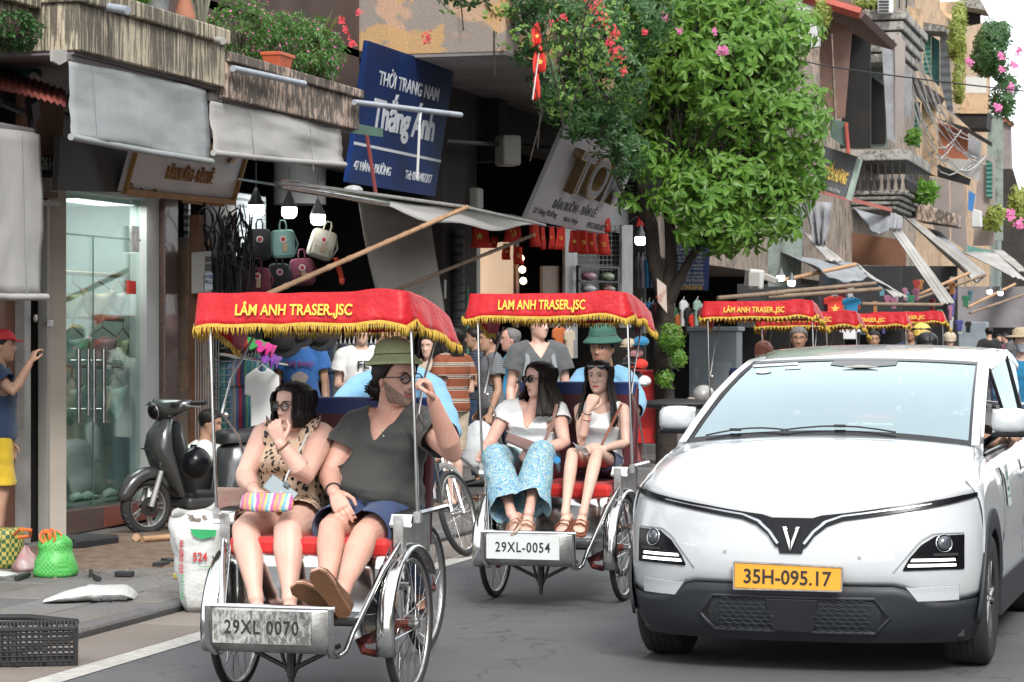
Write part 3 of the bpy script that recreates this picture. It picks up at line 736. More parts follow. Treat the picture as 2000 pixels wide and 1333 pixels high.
def spoke_wheel(name, c, Rr, parent, tw=.017, ax=(1, 0, 0), nsp=36, up=(0, 1, 0)):
 ax = Vector(ax).normalized(); e1 = Vector(up); e1 = (e1 - ax * e1.dot(ax)).normalized(); m = frame(c, e1, ax.cross(e1))
 w = part(name, MB().torus(m, Rr - tw, tw, 56, 10, flat=1.1), M_TYRE, parent, smooth=180)
 part('rim', MB().torus(m, Rr - tw * 2.3, tw * .62, 56, 6, flat=1.3), M_DCHR, w, smooth=180)
 part('hub', MB().tube([m @ V(0, 0, -.05), m @ V(0, 0, -.035), m @ V(0, 0, -.033), m @ V(0, 0, .033), m @ V(0, 0, .035), m @ V(0, 0, .05)], [.024, .026, .016, .016, .026, .024], 12), M_DCHR, w)
 sp = MB()
 for k in range(nsp):
  a = 2 * math.pi * k / nsp; s = 1 if k % 2 else -1; b = a + (.75 if (k // 2) % 2 else -.75)
  sp.tube([m @ V(.024 * math.cos(b), .024 * math.sin(b), s * .034), m @ V((Rr - tw * 2.6) * math.cos(a), (Rr - tw * 2.6) * math.sin(a), 0)], .0017, 3, caps=False)
 part('spoke', sp, M_CHROME, w, kind='stuff')
 return w
def make_cyclo(seed=1, text='LAM ANH TRASER.,JSC', plate=None, platemat=None, full=True, cz=0.0, cskew=0.0):
 r = random.Random(seed)
 T = thing('cyclo', 'x', 'cyclo')
 WH, WX = .335, .42
 for sg in (1, -1):
  spoke_wheel('wheel', V(sg * WX, 0, WH), WH, T, nsp=36 if full else 18)
  rs = []
  for k in range(19):
   a = R(-18 + 165 * k / 18)     # from the front low up and over
   cpt = lambda rr, dx: V(sg * WX + dx, -math.cos(a) * rr, WH + math.sin(a) * rr)
   rs.append([cpt(.352, -.045), cpt(.366, -.030), cpt(.372, 0), cpt(.366, .030), cpt(.352, .045)])
  part('fender', MB().rings(rs, closed=False, caps=False), M_CHROME, T, smooth=180, solid=.003)
  part('fender_stay', MB().tube([V(sg * (WX + .05), 0, WH), V(sg * (WX + .046), -.2, WH + .31)], .004, 5).tube([V(sg * (WX - .05), 0, WH), V(sg * (WX - .046), -.2, WH + .31)], .004, 5), M_CHROME, T)
  a0 = MB()
  rs = [[V(sg * (.43 + dx), y, z + dz) for dx, dz in ((-.055, 0), (-.05, .012), (.05, .012), (.055, 0), (.05, -.012), (-.05, -.012))] for y, z in ((-.16, .80), (-.135, .835), (-.03, .845), (.42, .85), (.46, .83))]
  part('armrest', MB().rings(rs), M_CHROME, T, smooth=40)
  part('arm_panel', MB().box((sg * .405, .10, .74), (.014, .52, .20)).box((sg * .42, -.14, .72), (.05, .05, .24)), M_DCHR, T, bevel=.004)
  part('side_tube', MB().tube([V(sg * .43, -.14, .73), V(sg * .385, -.28, .60), V(sg * .31, -.48, .34), V(sg * .295, -.53, .265), V(sg * .28, -.58, .25), V(sg * .27, -.66, .26), V(sg * .285, -.70, .30), V(sg * .285, -.71, .47)], .013, 8), M_CHROME, T, smooth=60)
  part('side_sheet', MB().add([V(sg * .385, -.18, .70), V(sg * .37, -.18, .35), V(sg * .30, -.55, .30), V(sg * .31, -.46, .36)], [(0, 1, 2, 3)]), M_CHROME, T, solid=.003)
  part('canopy_post', MB().tube([V(sg * .485 + .04, -.20, .82), V(sg * .487 + .03, -.21, 1.2), V(sg * .485 + .01, -.20, 1.72 + cz)], .0085, 8), M_CHROME, T, smooth=60)
  part('canopy_strut', MB().tube([V(sg * .47, .38, .86), V(sg * .475, .15, 1.18), V(sg * .48, -.05, 1.30), V(sg * .475, .05, 1.45), V(sg * .46, .30, 1.66 + cz)], .006, 6), M_DCHR, T, smooth=60)
  part('clamp', MB().box((sg * .485 + .04, -.20, .84), (.03, .03, .05)).ball((sg * .47, -.02, 1.29), .013, 8, 6), M_DCHR, T)
 part('seat_front_panel', MB().grid([[V(x, -.20 + .012 * math.sin(x * 9), z) for x in [lerp(-.39, .39, k / 8) for k in range(9)]] for z in (.66, .60, .5, .40, .34)]), M_CHROME, T, smooth=60, solid=.004)
 part('footboard', MB().add([V(-.37, -.20, .40), V(.37, -.20, .40), V(.29, -.68, .42), V(-.29, -.68, .42)], [(0, 1, 2, 3)]), M_CHROME, T, solid=.006)
 fp = MB(); rs = [[V(x, y, z) for x in (-.30, -.15, 0, .15, .30)] for y, z in ((-.62, .262), (-.66, .268), (-.695, .30), (-.705, .34), (-.71, .455), (-.705, .468), (-.69, .468))]
 ft = part('footrest_panel', fp.grid(rs), M_DCHR, T, smooth=50, solid=.004)
 part('footrest_rail', MB().tube([V(-.30, -.70, .47), V(.30, -.70, .47)], .012, 8), M_CHROME, T)
 if plate:
  fm = frame(V(-.03, -.716, .382), (1, 0, 0), (0, 0, 1)); ob = part('number_plate', MB().box(fm.translation, (.46, .003, .145)), platemat, T)
  text_obj('plate_number', plate, .062, M_INK, ob, fm @ Matrix.Translation((0, 0, .003)), width=.345, depth=.001, bold=.012, space=1.15)
 rs = []
 for i in range(9):
  u = i / 8; y = lerp(-.20, .42, u)
  rs.append([V(lerp(-.385, .385, j / 12), y, .72 + .035 * math.sin(math.pi * min(1, u * 1.3)) ** .5 - .03 * abs(2 * j / 12 - 1) ** 6) for j in range(13)])
 part('seat', MB().rings([[V(x, y, z) for x, y, z in [(-.385, -.20, .645), (.385, -.20, .645), (.385, .42, .645), (-.385, .42, .645)]], [V(x, y, z) for x, y, z in [(-.385, -.215, .735), (.385, -.215, .735), (.385, .42, .745), (-.385, .42, .745)]]]), M_VIN2, T, bevel=.025)
 part('backrest', MB().rings([[V(x, y, .66) for x, y in ((-.40, .34), (.40, .34), (.40, .44), (-.40, .44))], [V(x, y, 1.34) for x, y in ((-.40, .44), (.40, .44), (.40, .50), (-.40, .50))]]), mat('maroon_backrest', (.085, .008, .012), .6, vs=4), T, bevel=.02)
 part('backrest_cover', MB().rings([[V(x, y, 1.02) for x, y in ((-.39, .455), (.39, .455), (.39, .52), (-.39, .52))], [V(x, y, 1.365) for x, y in ((-.39, .425), (.39, .425), (.39, .52), (-.39, .52))]]), M_BLUE, T, bevel=.015)
 ch = MB().tube([V(-WX, 0, WH), V(WX, 0, WH)], .022, 8).bb(-.30, .30, -.03, .03, .36, .42)
 for sg in (1, -1):
  ch.bb(sg * .27, sg * .33, -.28, .30, .27, .33).tube([V(sg * .30, -.25, .28), V(sg * .38, .0, .34)], .016, 6)
  ch.tube([V(sg * .26, -.25, .29), V(sg * .30, -.30, .24), V(sg * .34, -.22, .22)], .018, 6)
 part('axle_frame', ch, M_REDM, T)
 vb = MB()
 for sg in (1, -1): vb.tube([V(sg * .24, -.45, .28), V(sg * .02, -.42, .17)], .011, 6).tube([V(sg * .06, -.42, .28), V(sg * .02, -.42, .15)], .009, 6)
 vb.tube([V(0, -.42, .29), V(0, -.42, .13), V(0, -.42, .125), V(0, -.42, .07)], [.022, .022, .014, .012], 8)
 part('kingpin_brace', vb, M_BLKM, T)
 part('rear_frame', MB().tube([V(0, .2, .36), V(0, .75, .42), V(0, 1.15, .42)], .028, 8).tube([V(0, .75, .42), V(0, 1.22, .92)], .018, 8).tube([V(.05, 1.15, .40), V(.05, 1.62, .335)], .012, 6).tube([V(-.05, 1.15, .40), V(-.05, 1.62, .335)], .012, 6).tube([V(0, 1.22, .88), V(.05, 1.62, .335)], .011, 6), M_REDM, T, smooth=60)
 spoke_wheel('rear_wheel', V(0, 1.62, WH), WH, T, nsp=24)
 part('saddle', MB().ball((0, 1.25, .97), (.11, .15, .05), 14, 8), M_BLACK, T, smooth=180)
 part('handle_bar', MB().tube([V(-.36, .50, 1.05), V(-.36, .62, 1.12), V(-.2, .66, 1.13), V(.2, .66, 1.13), V(.36, .62, 1.12), V(.36, .50, 1.05)], .013, 8), M_CHROME, T, smooth=60)
 cr = MB().tube([V(-.09, 1.05, .40), V(.09, 1.05, .40)], .02, 8).tube([V(.09, 1.05, .40), V(.10, .97, .26)], .01, 6).tube([V(-.09, 1.05, .40), V(-.10, 1.13, .54)], .01, 6).box((.15, .97, .26), (.09, .06, .02)).box((-.15, 1.13, .54), (.09, .06, .02))
 part('pedal_crank', cr, M_DCHR, T)
 HX = .50; ztf, ztb = 1.86 + cz, 1.745 + cz
 def top(u, v):  # u -1..1 across, v 0..1 front to back
  y = lerp(-.30, .40, v); x = u * (HX - .015)
  z = lerp(ztf, ztb, v ** 1.3) - .018 * math.cos(u * 3) * math.sin(v * 3) + .018 * math.exp(-((u - .78) / .2) ** 2 - ((v - .0) / .2) ** 2) - .012 * u * cskew
  z += .006 * noise.noise(V(x * 7 + seed, y * 7, 0))
  return V(x, y, z)
 G = [[top(-1 + j / 12, i / 10) for j in range(25)] for i in range(11)]
 cp = part('canopy', MB().grid(G), M_VINYL, T, smooth=180, solid=.003)
 path = [(-1, 1 - k / 10, 'l') for k in range(10)] + [(-1 + j / 14, 0, 'f') for j in range(29)] + [(1, k / 10, 'r') for k in range(1, 11)] + [(1 - j / 10, 1, 'b') for j in range(1, 20)]
 rows = []; L = []
 for k, (u, v, w) in enumerate(path):
  p = top(u, v); out = V((u if w in 'lr' else u ** 5 * .8), (-1 if w == 'f' else (1 if w == 'b' else 0)) * (1 if w in 'fb' else 0), 0)
  if w in 'lr': out = V(u, -.5 if v < .05 else 0, 0)
  if out.length: out.normalize()
  fold = .012 * math.sin(k * 1.7 + seed) + .016 * noise.noise(V(k * .5, seed, 0))
  h = .155 + (.008 * math.sin(k * .9 + seed) if w != 'f' else .004 * math.sin(k * .4 + seed))
  if w in 'lr': h += .03 * math.sin(math.pi * v * 2.0) ** 2 * (1 if v > .1 else 0) - .01
  if w == 'b': h = .06
  if w == 'f': h += .018 * max(0, abs(u) - .82) / .18
  row = [p + out * (.012 + fl * (.045 if w != 'f' else .03) + fold * fl) - V(0, 0, h * fl ** 1.05 - .004) for fl in (0, .06, .25, .5, .75, 1)]
  rows.append(row); L.append((row[-1], out))
 part('canopy_skirt', MB().grid(rows), M_VINYL, cp, smooth=180, solid=.003)
 part('canopy_lining', MB().grid([[top(-.97 + 1.94 * j / 8, .02 + .96 * i / 4) - V(0, 0, .02) for j in range(9)] for i in range(5)]), mat('canopy_lining', (.30, .16, .16), .8, vs=6, col2=(.36, .33, .33)), cp)
 part('canopy_frame', MB().tube([V(-.485, -.24, ztf - .03), V(.485, -.24, ztf - .03)], .009, 6).tube([V(-.47, .42, ztb - .03), V(.47, .42, ztb - .03)], .009, 6).tube([V(-.485, -.24, ztf - .03), V(-.47, .42, ztb - .03)], .009, 6).tube([V(.485, -.24, ztf - .03), V(.47, .42, ztb - .03)], .009, 6), M_DCHR, cp)
 fr = MB(); pts = []
 for (a, oa), (b, ob) in zip(L, L[1:]):
  n = max(1, int((b - a).length / (.0082 if full else .03)))
  for k in range(n): pts.append((a.lerp(b, k / n), oa, (b - a).normalized()))
 for p, o_, tn in pts:
  l = r.uniform(.034, .05); s = r.uniform(-.010, .010); w = .0036 if full else .012; j = o_ * r.uniform(.0, .012)
  q = p + j + V(0, 0, .012)
  fr.tube([q, q + tn * s * .5 - V(0, 0, l * .55) + o_ * .003, q + tn * s - V(0, 0, l)], [w * .6, w, w * .55], 4 if full else 3)
 band = [[p + o_ * .004 + V(0, 0, .016), p + o_ * .006 + V(0, 0, .001)] for p, o_ in L]
 fr.grid(band); part('fringe', fr, M_FRINGE, cp, smooth=180, kind='stuff')
 f0 = V(-.02, -.30 - .036, ztf - .075)
 text_obj('lettering', text, .082, M_GOLD, cp, frame(f0 + V(0, -.004, .0), (1, 0, .0), (0, .22, 1)), width=.56, depth=.0022, bold=.018)
 return T
LANE = -3.955
CYA = make_cyclo(1, 'LÂM ANH TRASER.,JSC', '29XL 0070', M_PLATEA, cz=-.01)
tag(CYA, 'nearest cyclo with a corroded plate reading 29XL 0070 and a red canopy', group='red canopied cyclos in a row')
CYA.location = (-3.965, 11.24, 0)
CYB = make_cyclo(5, 'LAM ANH TRASER.,JSC', '29XL-0054', M_PLATEB, cz=.06)
tag(CYB, 'second cyclo with a clean white plate reading 29XL-0054, carrying two women', group='red canopied cyclos in a row')
CYB.location = (-3.95, 15.68, 0); CYB.rotation_euler = (0, 0, R(-1.5))
CYC = make_cyclo(8, 'LÂM ANH TRASER.,JSC', full=False, cz=.12)
tag(CYC, 'third cyclo whose canopy shows behind the mirror of the white car', group='red canopied cyclos in a row')
CYC.location = (-3.98, 23.5, 0)
for k, (x, y, z, lb) in enumerate([(-3.95, 26.3, -.07, 'cyclo close behind the third, its canopy half covered by it'),
  (-4.05, 31.6, -.04, 'cyclo whose lower canopy shows above the middle of the car roof'),
  (-4.1, 36.6, .03, 'rearmost cyclo in the row, its canopy beside the black helmet')]):
 c = copy_tree(CYC); c.location = (x, y, z); c['label'] = lb
# ================================================================ people
CR_ = V(CS, SN, 0); CF_ = V(-SN, CS, 0)
def DD(r, u, t): return (CR_ * r + V(0, 0, u) - CF_ * t).normalized()
def skin(name, c, c2): return mat(name, c, .5, vs=7, col2=c2, sss=.06, bump=.08, bs=120)
SK_P = skin('skin_pink', (.66, .43, .345), (.60, .34, .27)); SK_M = skin('skin_ruddy', (.62, .37, .285), (.55, .28, .215))
SK_A = skin('skin_tan', (.50, .30, .21), (.43, .24, .16)); SK_B = skin('skin_brown', (.42, .235, .155), (.34, .175, .11))
SK_L = skin('skin_light', (.64, .43, .34), (.57, .35, .27))
M_HAIR = mat('black_hair', (.007, .006, .006), .5, spec=.3, vs=60, col2=(.014, .010, .009), bump=.5, bs=90, dist=.006)
M_HAIRB = mat('brown_black_hair', (.016, .009, .007), .5, spec=.3, vs=50, col2=(.008, .005, .004), bump=.5, bs=90, dist=.006)
M_HAIRG = mat('grey_hair', (.22, .21, .20), .6, vs=60, col2=(.07, .07, .07), bump=.5, bs=90)
M_HAIRR = mat('ginger_hair', (.45, .18, .11), .6, vs=60, col2=(.35, .13, .09), bump=.5, bs=90)
M_STUB = mat('grey_stubble', (.15, .105, .085), .8, vs=90, col2=(.34, .22, .17))
M_EYEW = mat('eye_white', (.62, .58, .55), .3, var=0); M_EYED = mat('eye_dark', (.015, .01, .008), .2, var=0)
M_LIP = mat('lips', (.40, .13, .11), .5, var=.05); M_LIPR = mat('red_lips', (.45, .06, .06), .4, var=0)
M_BROW = mat('eyebrow', (.05, .03, .022), .8, var=0)
def cloth(name, c, c2=None, bs=160, **k): return mat(name, c, .85, vs=5, col2=c2 or tuple(q * .8 for q in c), bump=.25, bs=bs, sheen=.15, **k)
C_CHAR = cloth('charcoal_cotton', (.046, .047, .044), (.034, .035, .033)); C_NAVY = cloth('navy_cotton', (.028, .055, .15))
C_WHITE = cloth('white_cotton', (.74, .74, .73), (.68, .68, .68)); C_SKY = cloth('sky_blue_shirt', (.22, .44, .62), (.17, .36, .55))
C_BLUE = cloth('blue_cotton', (.035, .14, .42)); C_CREAM = cloth('cream_cotton', (.52, .43, .32)); C_BLK = cloth('black_cotton', (.014, .014, .016))
C_GREY = cloth('grey_cotton', (.10, .105, .11)); C_DKBL = cloth('dark_blue_cotton', (.02, .045, .10)); C_YEL = cloth('yellow_cotton', (.62, .42, .02))
C_TEAL = cloth('bright_blue_cotton', (.02, .22, .42)); C_MAROON = cloth('maroon_cotton', (.14, .02, .03))
def spotted():
 n = NT('spotted_dress'); co = n.co(scale=(1, 1, .8)); v = n.n('TexVoronoi'); v.inputs['Scale'].default_value = 42; v.inputs['Randomness'].default_value = .85
 w = n.n('VectorMath'); w.operation = 'ADD'; ns = n.n('TexNoise'); ns.inputs['Scale'].default_value = 22; n.l(co, ns.inputs['Vector'])
 sc = n.n('VectorMath'); sc.operation = 'SCALE'; sc.inputs['Scale'].default_value = .035; n.l(ns.outputs['Color'], sc.inputs[0])
 n.l(co, w.inputs[0]); n.l(sc.outputs[0], w.inputs[1]); n.l(w.outputs[0], v.inputs['Vector'])
 n.base(n.ramp(v.outputs['Distance'], [(.36, (.016, .014, .013)), (.40, (.56, .41, .29))])); n.b.inputs['Roughness'].default_value = .8; return n.m
def paisley():
 n = NT('paisley_trousers'); co = n.co(); a = n.noise(13, 3, .6, co, 3.5); v = n.n('TexVoronoi'); v.inputs['Scale'].default_value = 22; v.feature = 'SMOOTH_F1'; n.l(co, v.inputs['Vector'])
 s = n.math('SINE', n.math('MULTIPLY', v.outputs['Distance'], 46)); b = n.noise(60, 2, .5, co)
 c1 = n.ramp(a, [(.34, (.03, .10, .34)), (.42, (.10, .42, .56)), (.50, (.45, .40, .30)), (.56, (.12, .50, .55)), (.64, (.04, .16, .42))])
 col = n.mix(n.ramp(s, [(.35, 0), (.7, .75)]), c1, (.50, .52, .46)); col = n.mix(n.ramp(b, [(.4, .5), (.55, 0)]), col, (.05, .22, .42))
 n.base(col); n.b.inputs['Roughness'].default_value = .8; return n.m
def striped(name, base, cols, period, axis=2, th=.0):
 n = NT(name); co = n.co(); x = n.sep(co)[axis]; m = n.math('FRACT', n.math('MULTIPLY', x, 1 / period))
 n.base(n.ramp(m, cols, 'CONSTANT')); n.b.inputs['Roughness'].default_value = .85; n.bump(n.noise(150, 2, .5, co), .2, .004); return n.m
C_DOT = spotted(); C_PAIS = paisley()
C_STRB = striped('brown_striped_knit', None, [(0, (.22, .06, .025)), (.52, (.50, .42, .34)), (.58, (.035, .02, .02)), (.66, (.50, .42, .34)), (.72, (.035, .02, .02)), (.78, (.50, .42, .34)), (.84, (.22, .06, .025))], .115)
C_STRG = striped('grey_striped_cotton', None, [(0, (.11, .115, .125)), (.6, (.26, .27, .28)), (.75, (.11, .115, .125))], .022)
C_PLAID = striped('dark_plaid', None, [(0, (.02, .025, .04)), (.7, (.12, .15, .2)), (.82, (.02, .025, .04))], .03)
HZ = [-.118, -.108, -.09, -.065, -.035, 0.0, .035, .065, .09, .108, .118]
HW = [.018, .034, .049, .060, .067, .0725, .076, .074, .062, .038, .006]
HF = [.062, .076, .084, .086, .086, .087, .090, .084, .066, .038, .006]
HB = [.0, .012, .024, .048, .074, .094, .104, .100, .080, .046, .006]
def hs(az, z, off=0.):
 w = interp(z, HZ, HW); ca, sa = math.cos(az), math.sin(az)
 f = interp(z, HZ, HF) if ca > 0 else interp(z, HZ, HB)
 e = .86 if ca > 0 else 1.0
 x = w * math.copysign(abs(sa) ** e, sa); y = f * math.copysign(abs(ca) ** (1.0 if ca > 0 else .9), ca)
 if ca > 0:
  g = lambda x0, z0, sx, sz: math.exp(-((abs(x) - x0) / sx) ** 2 - ((z - z0) / sz) ** 2)
  y += .010 * g(0, .012, .011, .022) + .026 * g(0, -.024, .013, .017) + .010 * g(.012, -.030, .008, .009)
  y -= .009 * g(.031, .008, .017, .011); y += .005 * g(.030, .030, .024, .009)
  y += .007 * g(0, -.058, .024, .006) + .006 * g(0, -.071, .018, .006) - .006 * g(0, -.0645, .028, .0035) - .004 * g(0, -.083, .02, .006)
  y += .007 * g(0, -.102, .018, .012) + .004 * g(.042, -.020, .014, .016)
 return V(x * (1 + off / .07), y + off * (ca if abs(ca) > .2 else ca), z + (off * .3 if z > .09 else 0))
def hpt(x, z, off=0.):
 lo, hi = 0, math.pi / 2
 for _ in range(24):
  m = (lo + hi) / 2
  if hs(m, z).x < abs(x): lo = m
  else: hi = m
 p = hs(lo, z); n_ = V(0, 1, 0); return V(x, p.y + off, z)
def cap_tube(mb, pts, rs, n=12, flat=1.0, up=None):
 """closed limb with rounded ends"""
 p = [Vector(q) for q in pts]; r = list(rs)
 d0 = (p[0] - p[1]).normalized(); d1 = (p[-1] - p[-2]).normalized()
 P_ = [p[0] + d0 * r[0] * .95, p[0] + d0 * r[0] * .6] + p + [p[-1] + d1 * r[-1] * .6, p[-1] + d1 * r[-1] * .95]
 R_ = [r[0] * .25, r[0] * .78] + r + [r[-1] * .78, r[-1] * .25]
 mb.tube(P_, R_, n, flat=flat, up=up)
def limb(a, b, prof):
 return [a.lerp(b, t) for t, _ in prof], [r for _, r in prof]
ARM_U = [(0, .050), (.25, .048), (.6, .043), (1, .037)]; ARM_F = [(0, .037), (.22, .041), (.6, .034), (1, .0245)]
THIGH = [(0, .088), (.3, .084), (.7, .066), (1, .052)]; CALF = [(0, .050), (.25, .056), (.5, .048), (.85, .032), (1, .034)]
def hand(mb, w, d, pn, th, curl=.5, s=1.0, n=8):
 d = Vector(d).normalized(); pn = Vector(pn); pn = (pn - d * pn.dot(d)).normalized(); lat = d.cross(pn)
 if lat.dot(Vector(th)) < 0: lat = -lat
 mt = Matrix((lat, d, -pn)).transposed()
 rs = []
 for y, hw, hh in ((-.02, .020, .015), (0, .023, .017), (.02, .030, .017), (.05, .039, .016), (.078, .041, .0145), (.092, .038, .011)):
  rs.append([w + mt @ (V(math.copysign(abs(math.cos(a)) ** .7, math.cos(a)) * hw, y, math.copysign(abs(math.sin(a)) ** .8, math.sin(a)) * hh) * s) for a in [2 * math.pi * k / 12 for k in range(12)]])
 mb.rings(rs)
 for i, (x, L, r) in enumerate(((.030, .074, .0092), (.0105, .084, .0095), (-.010, .078, .0092), (-.029, .060, .0082))):
  p = V(x, .078, 0); a = 0; pts = [p.copy()]; sp = (x) * 3.0
  for k, f in enumerate((.46, .30, .24)):
   a += curl * (.75, 1.25, .8)[k] * (1 + .08 * i)
   p = p + V(math.sin(sp * .3) * .5, math.cos(a), -math.sin(a)) * L * f; pts.append(p.copy())
  cap_tube(mb, [w + mt @ (q * s) for q in pts], [r * s, r * .97 * s, r * .88 * s, r * .76 * s], n)
 tb = [V(.022, .012, -.004), V(.046, .036, -.016), V(.060, .062, -.022 - .012 * curl), V(.060 - .01 * curl, .088, -.026 - .024 * curl)]
 cap_tube(mb, [w + mt @ (q * s) for q in tb], [.013 * s, .0115 * s, .0105 * s, .0085 * s], n)
class Skel: pass
TS = [(0, .095, .085, .0), (.06, .150, .11, -.005), (.14, .170, .122, -.008), (.28, .158, .112, .0), (.42, .142, .100, .005), (.58, .152, .108, .006), (.74, .168, .115, .004), (.86, .165, .102, -.004), (.94, .125, .080, -.006), (1, .062, .062, -.004)]
def torso_axes(K, t):
 ax = (K.hb - K.ha).normalized().lerp((K.sb - K.sa).normalized(), min(1, max(0, t))).normalized()
 up = (K.neck - K.pel).normalized(); ax = (ax - up * ax.dot(up)).normalized(); fw = up.cross(ax)
 if fw.dot(K.fwd) < 0: fw = -fw
 return ax, up, fw
def torso_rings(K, off=0., t0=0., t1=1.0, n=20, flare=0., fo=0.):
 rs = []; base = K.pel - (K.neck - K.pel).normalized() * .06; ln = (K.neck - base)
 ts = [q[0] for q in TS]; N_ = 16
 for k in range(N_ + 1):
  t = lerp(t0, t1, k / N_); ax, up, fw = torso_axes(K, t)
  rx = interp(t, ts, [q[1] for q in TS]) * K.bw; ry = interp(t, ts, [q[2] for q in TS]) * K.bd; oy = interp(t, ts, [q[3] for q in TS])
  g = math.exp(-((t - .34) / .20) ** 2); ry += K.belly * g * .5; oy += K.belly * g * .5; rx += K.belly * g * .35
  g = math.exp(-((t - .70) / .10) ** 2); ry += K.bust * g * .5; oy += K.bust * g * .5
  g = math.exp(-((t - .12) / .12) ** 2); rx += K.hipw * g
  fl = flare * (1 - k / N_) ** 2
  c = base + ln * t + fw * (oy + fo)
  bend = K.bend * math.sin(math.pi * min(1, max(0, t))) ; c -= fw * bend
  rs.append([c + ax * math.cos(a) * (rx + off + fl) + fw * math.sin(a) * (ry + off + fl) for a in [2 * math.pi * j / n for j in range(n)]])
 return rs
def head_frame(K):
 y = K.look.normalized(); z = Vector(K.hup) if K.hup is not None else V(0, 0, 1); x = y.cross(z).normalized(); z = x.cross(y)
 m = Matrix((x, y, z)).transposed().to_4x4() @ Matrix.Scale(K.hs, 4); m.translation = K.head; return m
def make_person(K, label, group=None, vox=.006, skin=SK_A, top=None, bottom=None, shoes=None, hair=None, hairm=None, face=True, hands=True, lips=None, name='person', beard=False):
 o = thing(name, label, 'person', (K.pel.x, K.pel.y, min(K.an_a.z, K.an_b.z) - .08), 0, group)
 g = K.g
 body = MB(); body.rings(torso_rings(K))
 aw = K.aw
 hm = head_frame(K)
 nb = hm @ V(0, -.02, -.05)
 cap_tube(body, [K.neck - (K.neck - K.pel).normalized() * .05, K.neck + (nb - K.neck) * .4, nb], [.062 * K.nw, .053 * K.nw, .054 * K.nw], 14)
 rs = []
 for k in range(34):
  z = lerp(-.118, .118, k / 33); rs.append([hm @ hs(2 * math.pi * j / 44, z) for j in range(44)])
 body.rings(rs)
 for sg in (1, -1):
  if face: body.ball(hm @ V(sg * .078, -.008, -.004), (.008 * K.hs, .017 * K.hs, .030 * K.hs), 10, 8, hm.to_3x3().normalized() @ Matrix.Rotation(-sg * .35, 3, 'Z'))
 for s, e, w, hd, pn, th, cu in ((K.sa, K.ea, K.wa, K.hda, K.pna, K.tha, K.cua), (K.sb, K.eb, K.wb, K.hdb, K.pnb, K.thb, K.cub)):
  cap_tube(body, [K.neck - (K.neck - K.pel).normalized() * .045, K.neck.lerp(s, .55) + V(0, 0, .004), s], [.050 * g, .052 * g * aw, .052 * g * aw])
  p1, r1 = limb(s, e, ARM_U); p2, r2 = limb(e, w, ARM_F)
  cap_tube(body, p1 + p2[1:], [r * g * aw for r in r1] + [r * g * lerp(aw, 1, i / len(r2)) for i, r in enumerate(r2[1:])], 14)
  if hands: hand(body, w, hd, pn, th, cu, g * 1.0)
  else: body.ball(w + Vector(hd).normalized() * .07, (.04, .04, .06))
 for h, k_, an, toe in ((K.ha, K.ka, K.an_a, K.toe_a), (K.hb, K.kb, K.an_b, K.toe_b)):
  p1, r1 = limb(h, k_, THIGH); p2, r2 = limb(k_, an, CALF); sh = (an - k_).normalized(); back = K.fwd * -1
  p2 = [p + back * (.014 * math.sin(math.pi * min(1, t * 1.6)) if t < .63 else 0) for p, (t, _) in zip(p2, CALF)]
  cap_tube(body, p1 + p2[1:], [r * g * K.lw for r in r1] + [r * g * lerp(K.lw, 1, i / len(r2)) for i, r in enumerate(r2[1:])], 16)
  td = Vector(toe).normalized(); sd_ = td.cross(sh).normalized(); upv = -sh; upv = (upv - td * upv.dot(td)).normalized()
  rs = []
  for y, w_, h_, z in ((-.065, .012, .014, -.052), (-.055, .028, .03, -.045), (0, .033, .038, -.030), (.06, .036, .026, -.046), (.11, .043, .018, -.056), (.15, .042, .013, -.062), (.18, .026, .008, -.066)):
   rs.append([an + (td * y + sd_ * math.cos(a) * w_ + upv * (z + math.sin(a) * h_)) * g for a in [2 * math.pi * j / 12 for j in range(12)]])
  body.rings(rs)
  if shoes:
   g_ = g; g = g * K.fs; sm_ = MB(); sole = MB(); rs = []; rs2 = []
   for y, w_, h_, z in ((-.085, .020, .02, -.050), (-.072, .036, .042, -.038), (-.02, .041, .05, -.032), (.05, .043, .034, -.044), (.11, .050, .025, -.052), (.17, .048, .020, -.058), (.20, .024, .012, -.064)):
    rs.append([an + (td * y + sd_ * math.cos(a) * w_ + upv * (z + math.sin(a) * h_)) * g for a in [2 * math.pi * j / 14 for j in range(14)]])
    rs2.append([an + (td * y * 1.02 + sd_ * q * w_ * 1.04 + upv * (-.076 + r_)) * g for q, r_ in ((-1, 0), (1, 0), (1, -.016), (-1, -.016))])
   if shoes[0] == 'sandal':
    sl = part('sandal', MB().rings(rs2), shoes[1], o, smooth=50)
    st = MB()
    for y in (.06, .12):
     st.tube([an + (td * (y + .01 * q) + sd_ * math.cos(a) * .050 + upv * (-.062 + math.sin(a) * .040)) * g for q, a in [(0, R(-10)), (.5, R(35)), (1, R(90)), (.5, R(145)), (0, R(190))]], .011 * g, 6, flat=.35)
    part('strap', st, shoes[2], sl, smooth=60)
   else:
    sh_o = part('shoe', sm_.rings(rs), shoes[1], o, smooth=60); part('sole', sole.rings(rs2), shoes[2], sh_o, smooth=50)
   g = g_
 me = bake(body, vox, 2, 'body'); to_local(me, o); me.materials.append(skin); me.shade_smooth()
 bo = link_mesh('body', me, None, o)
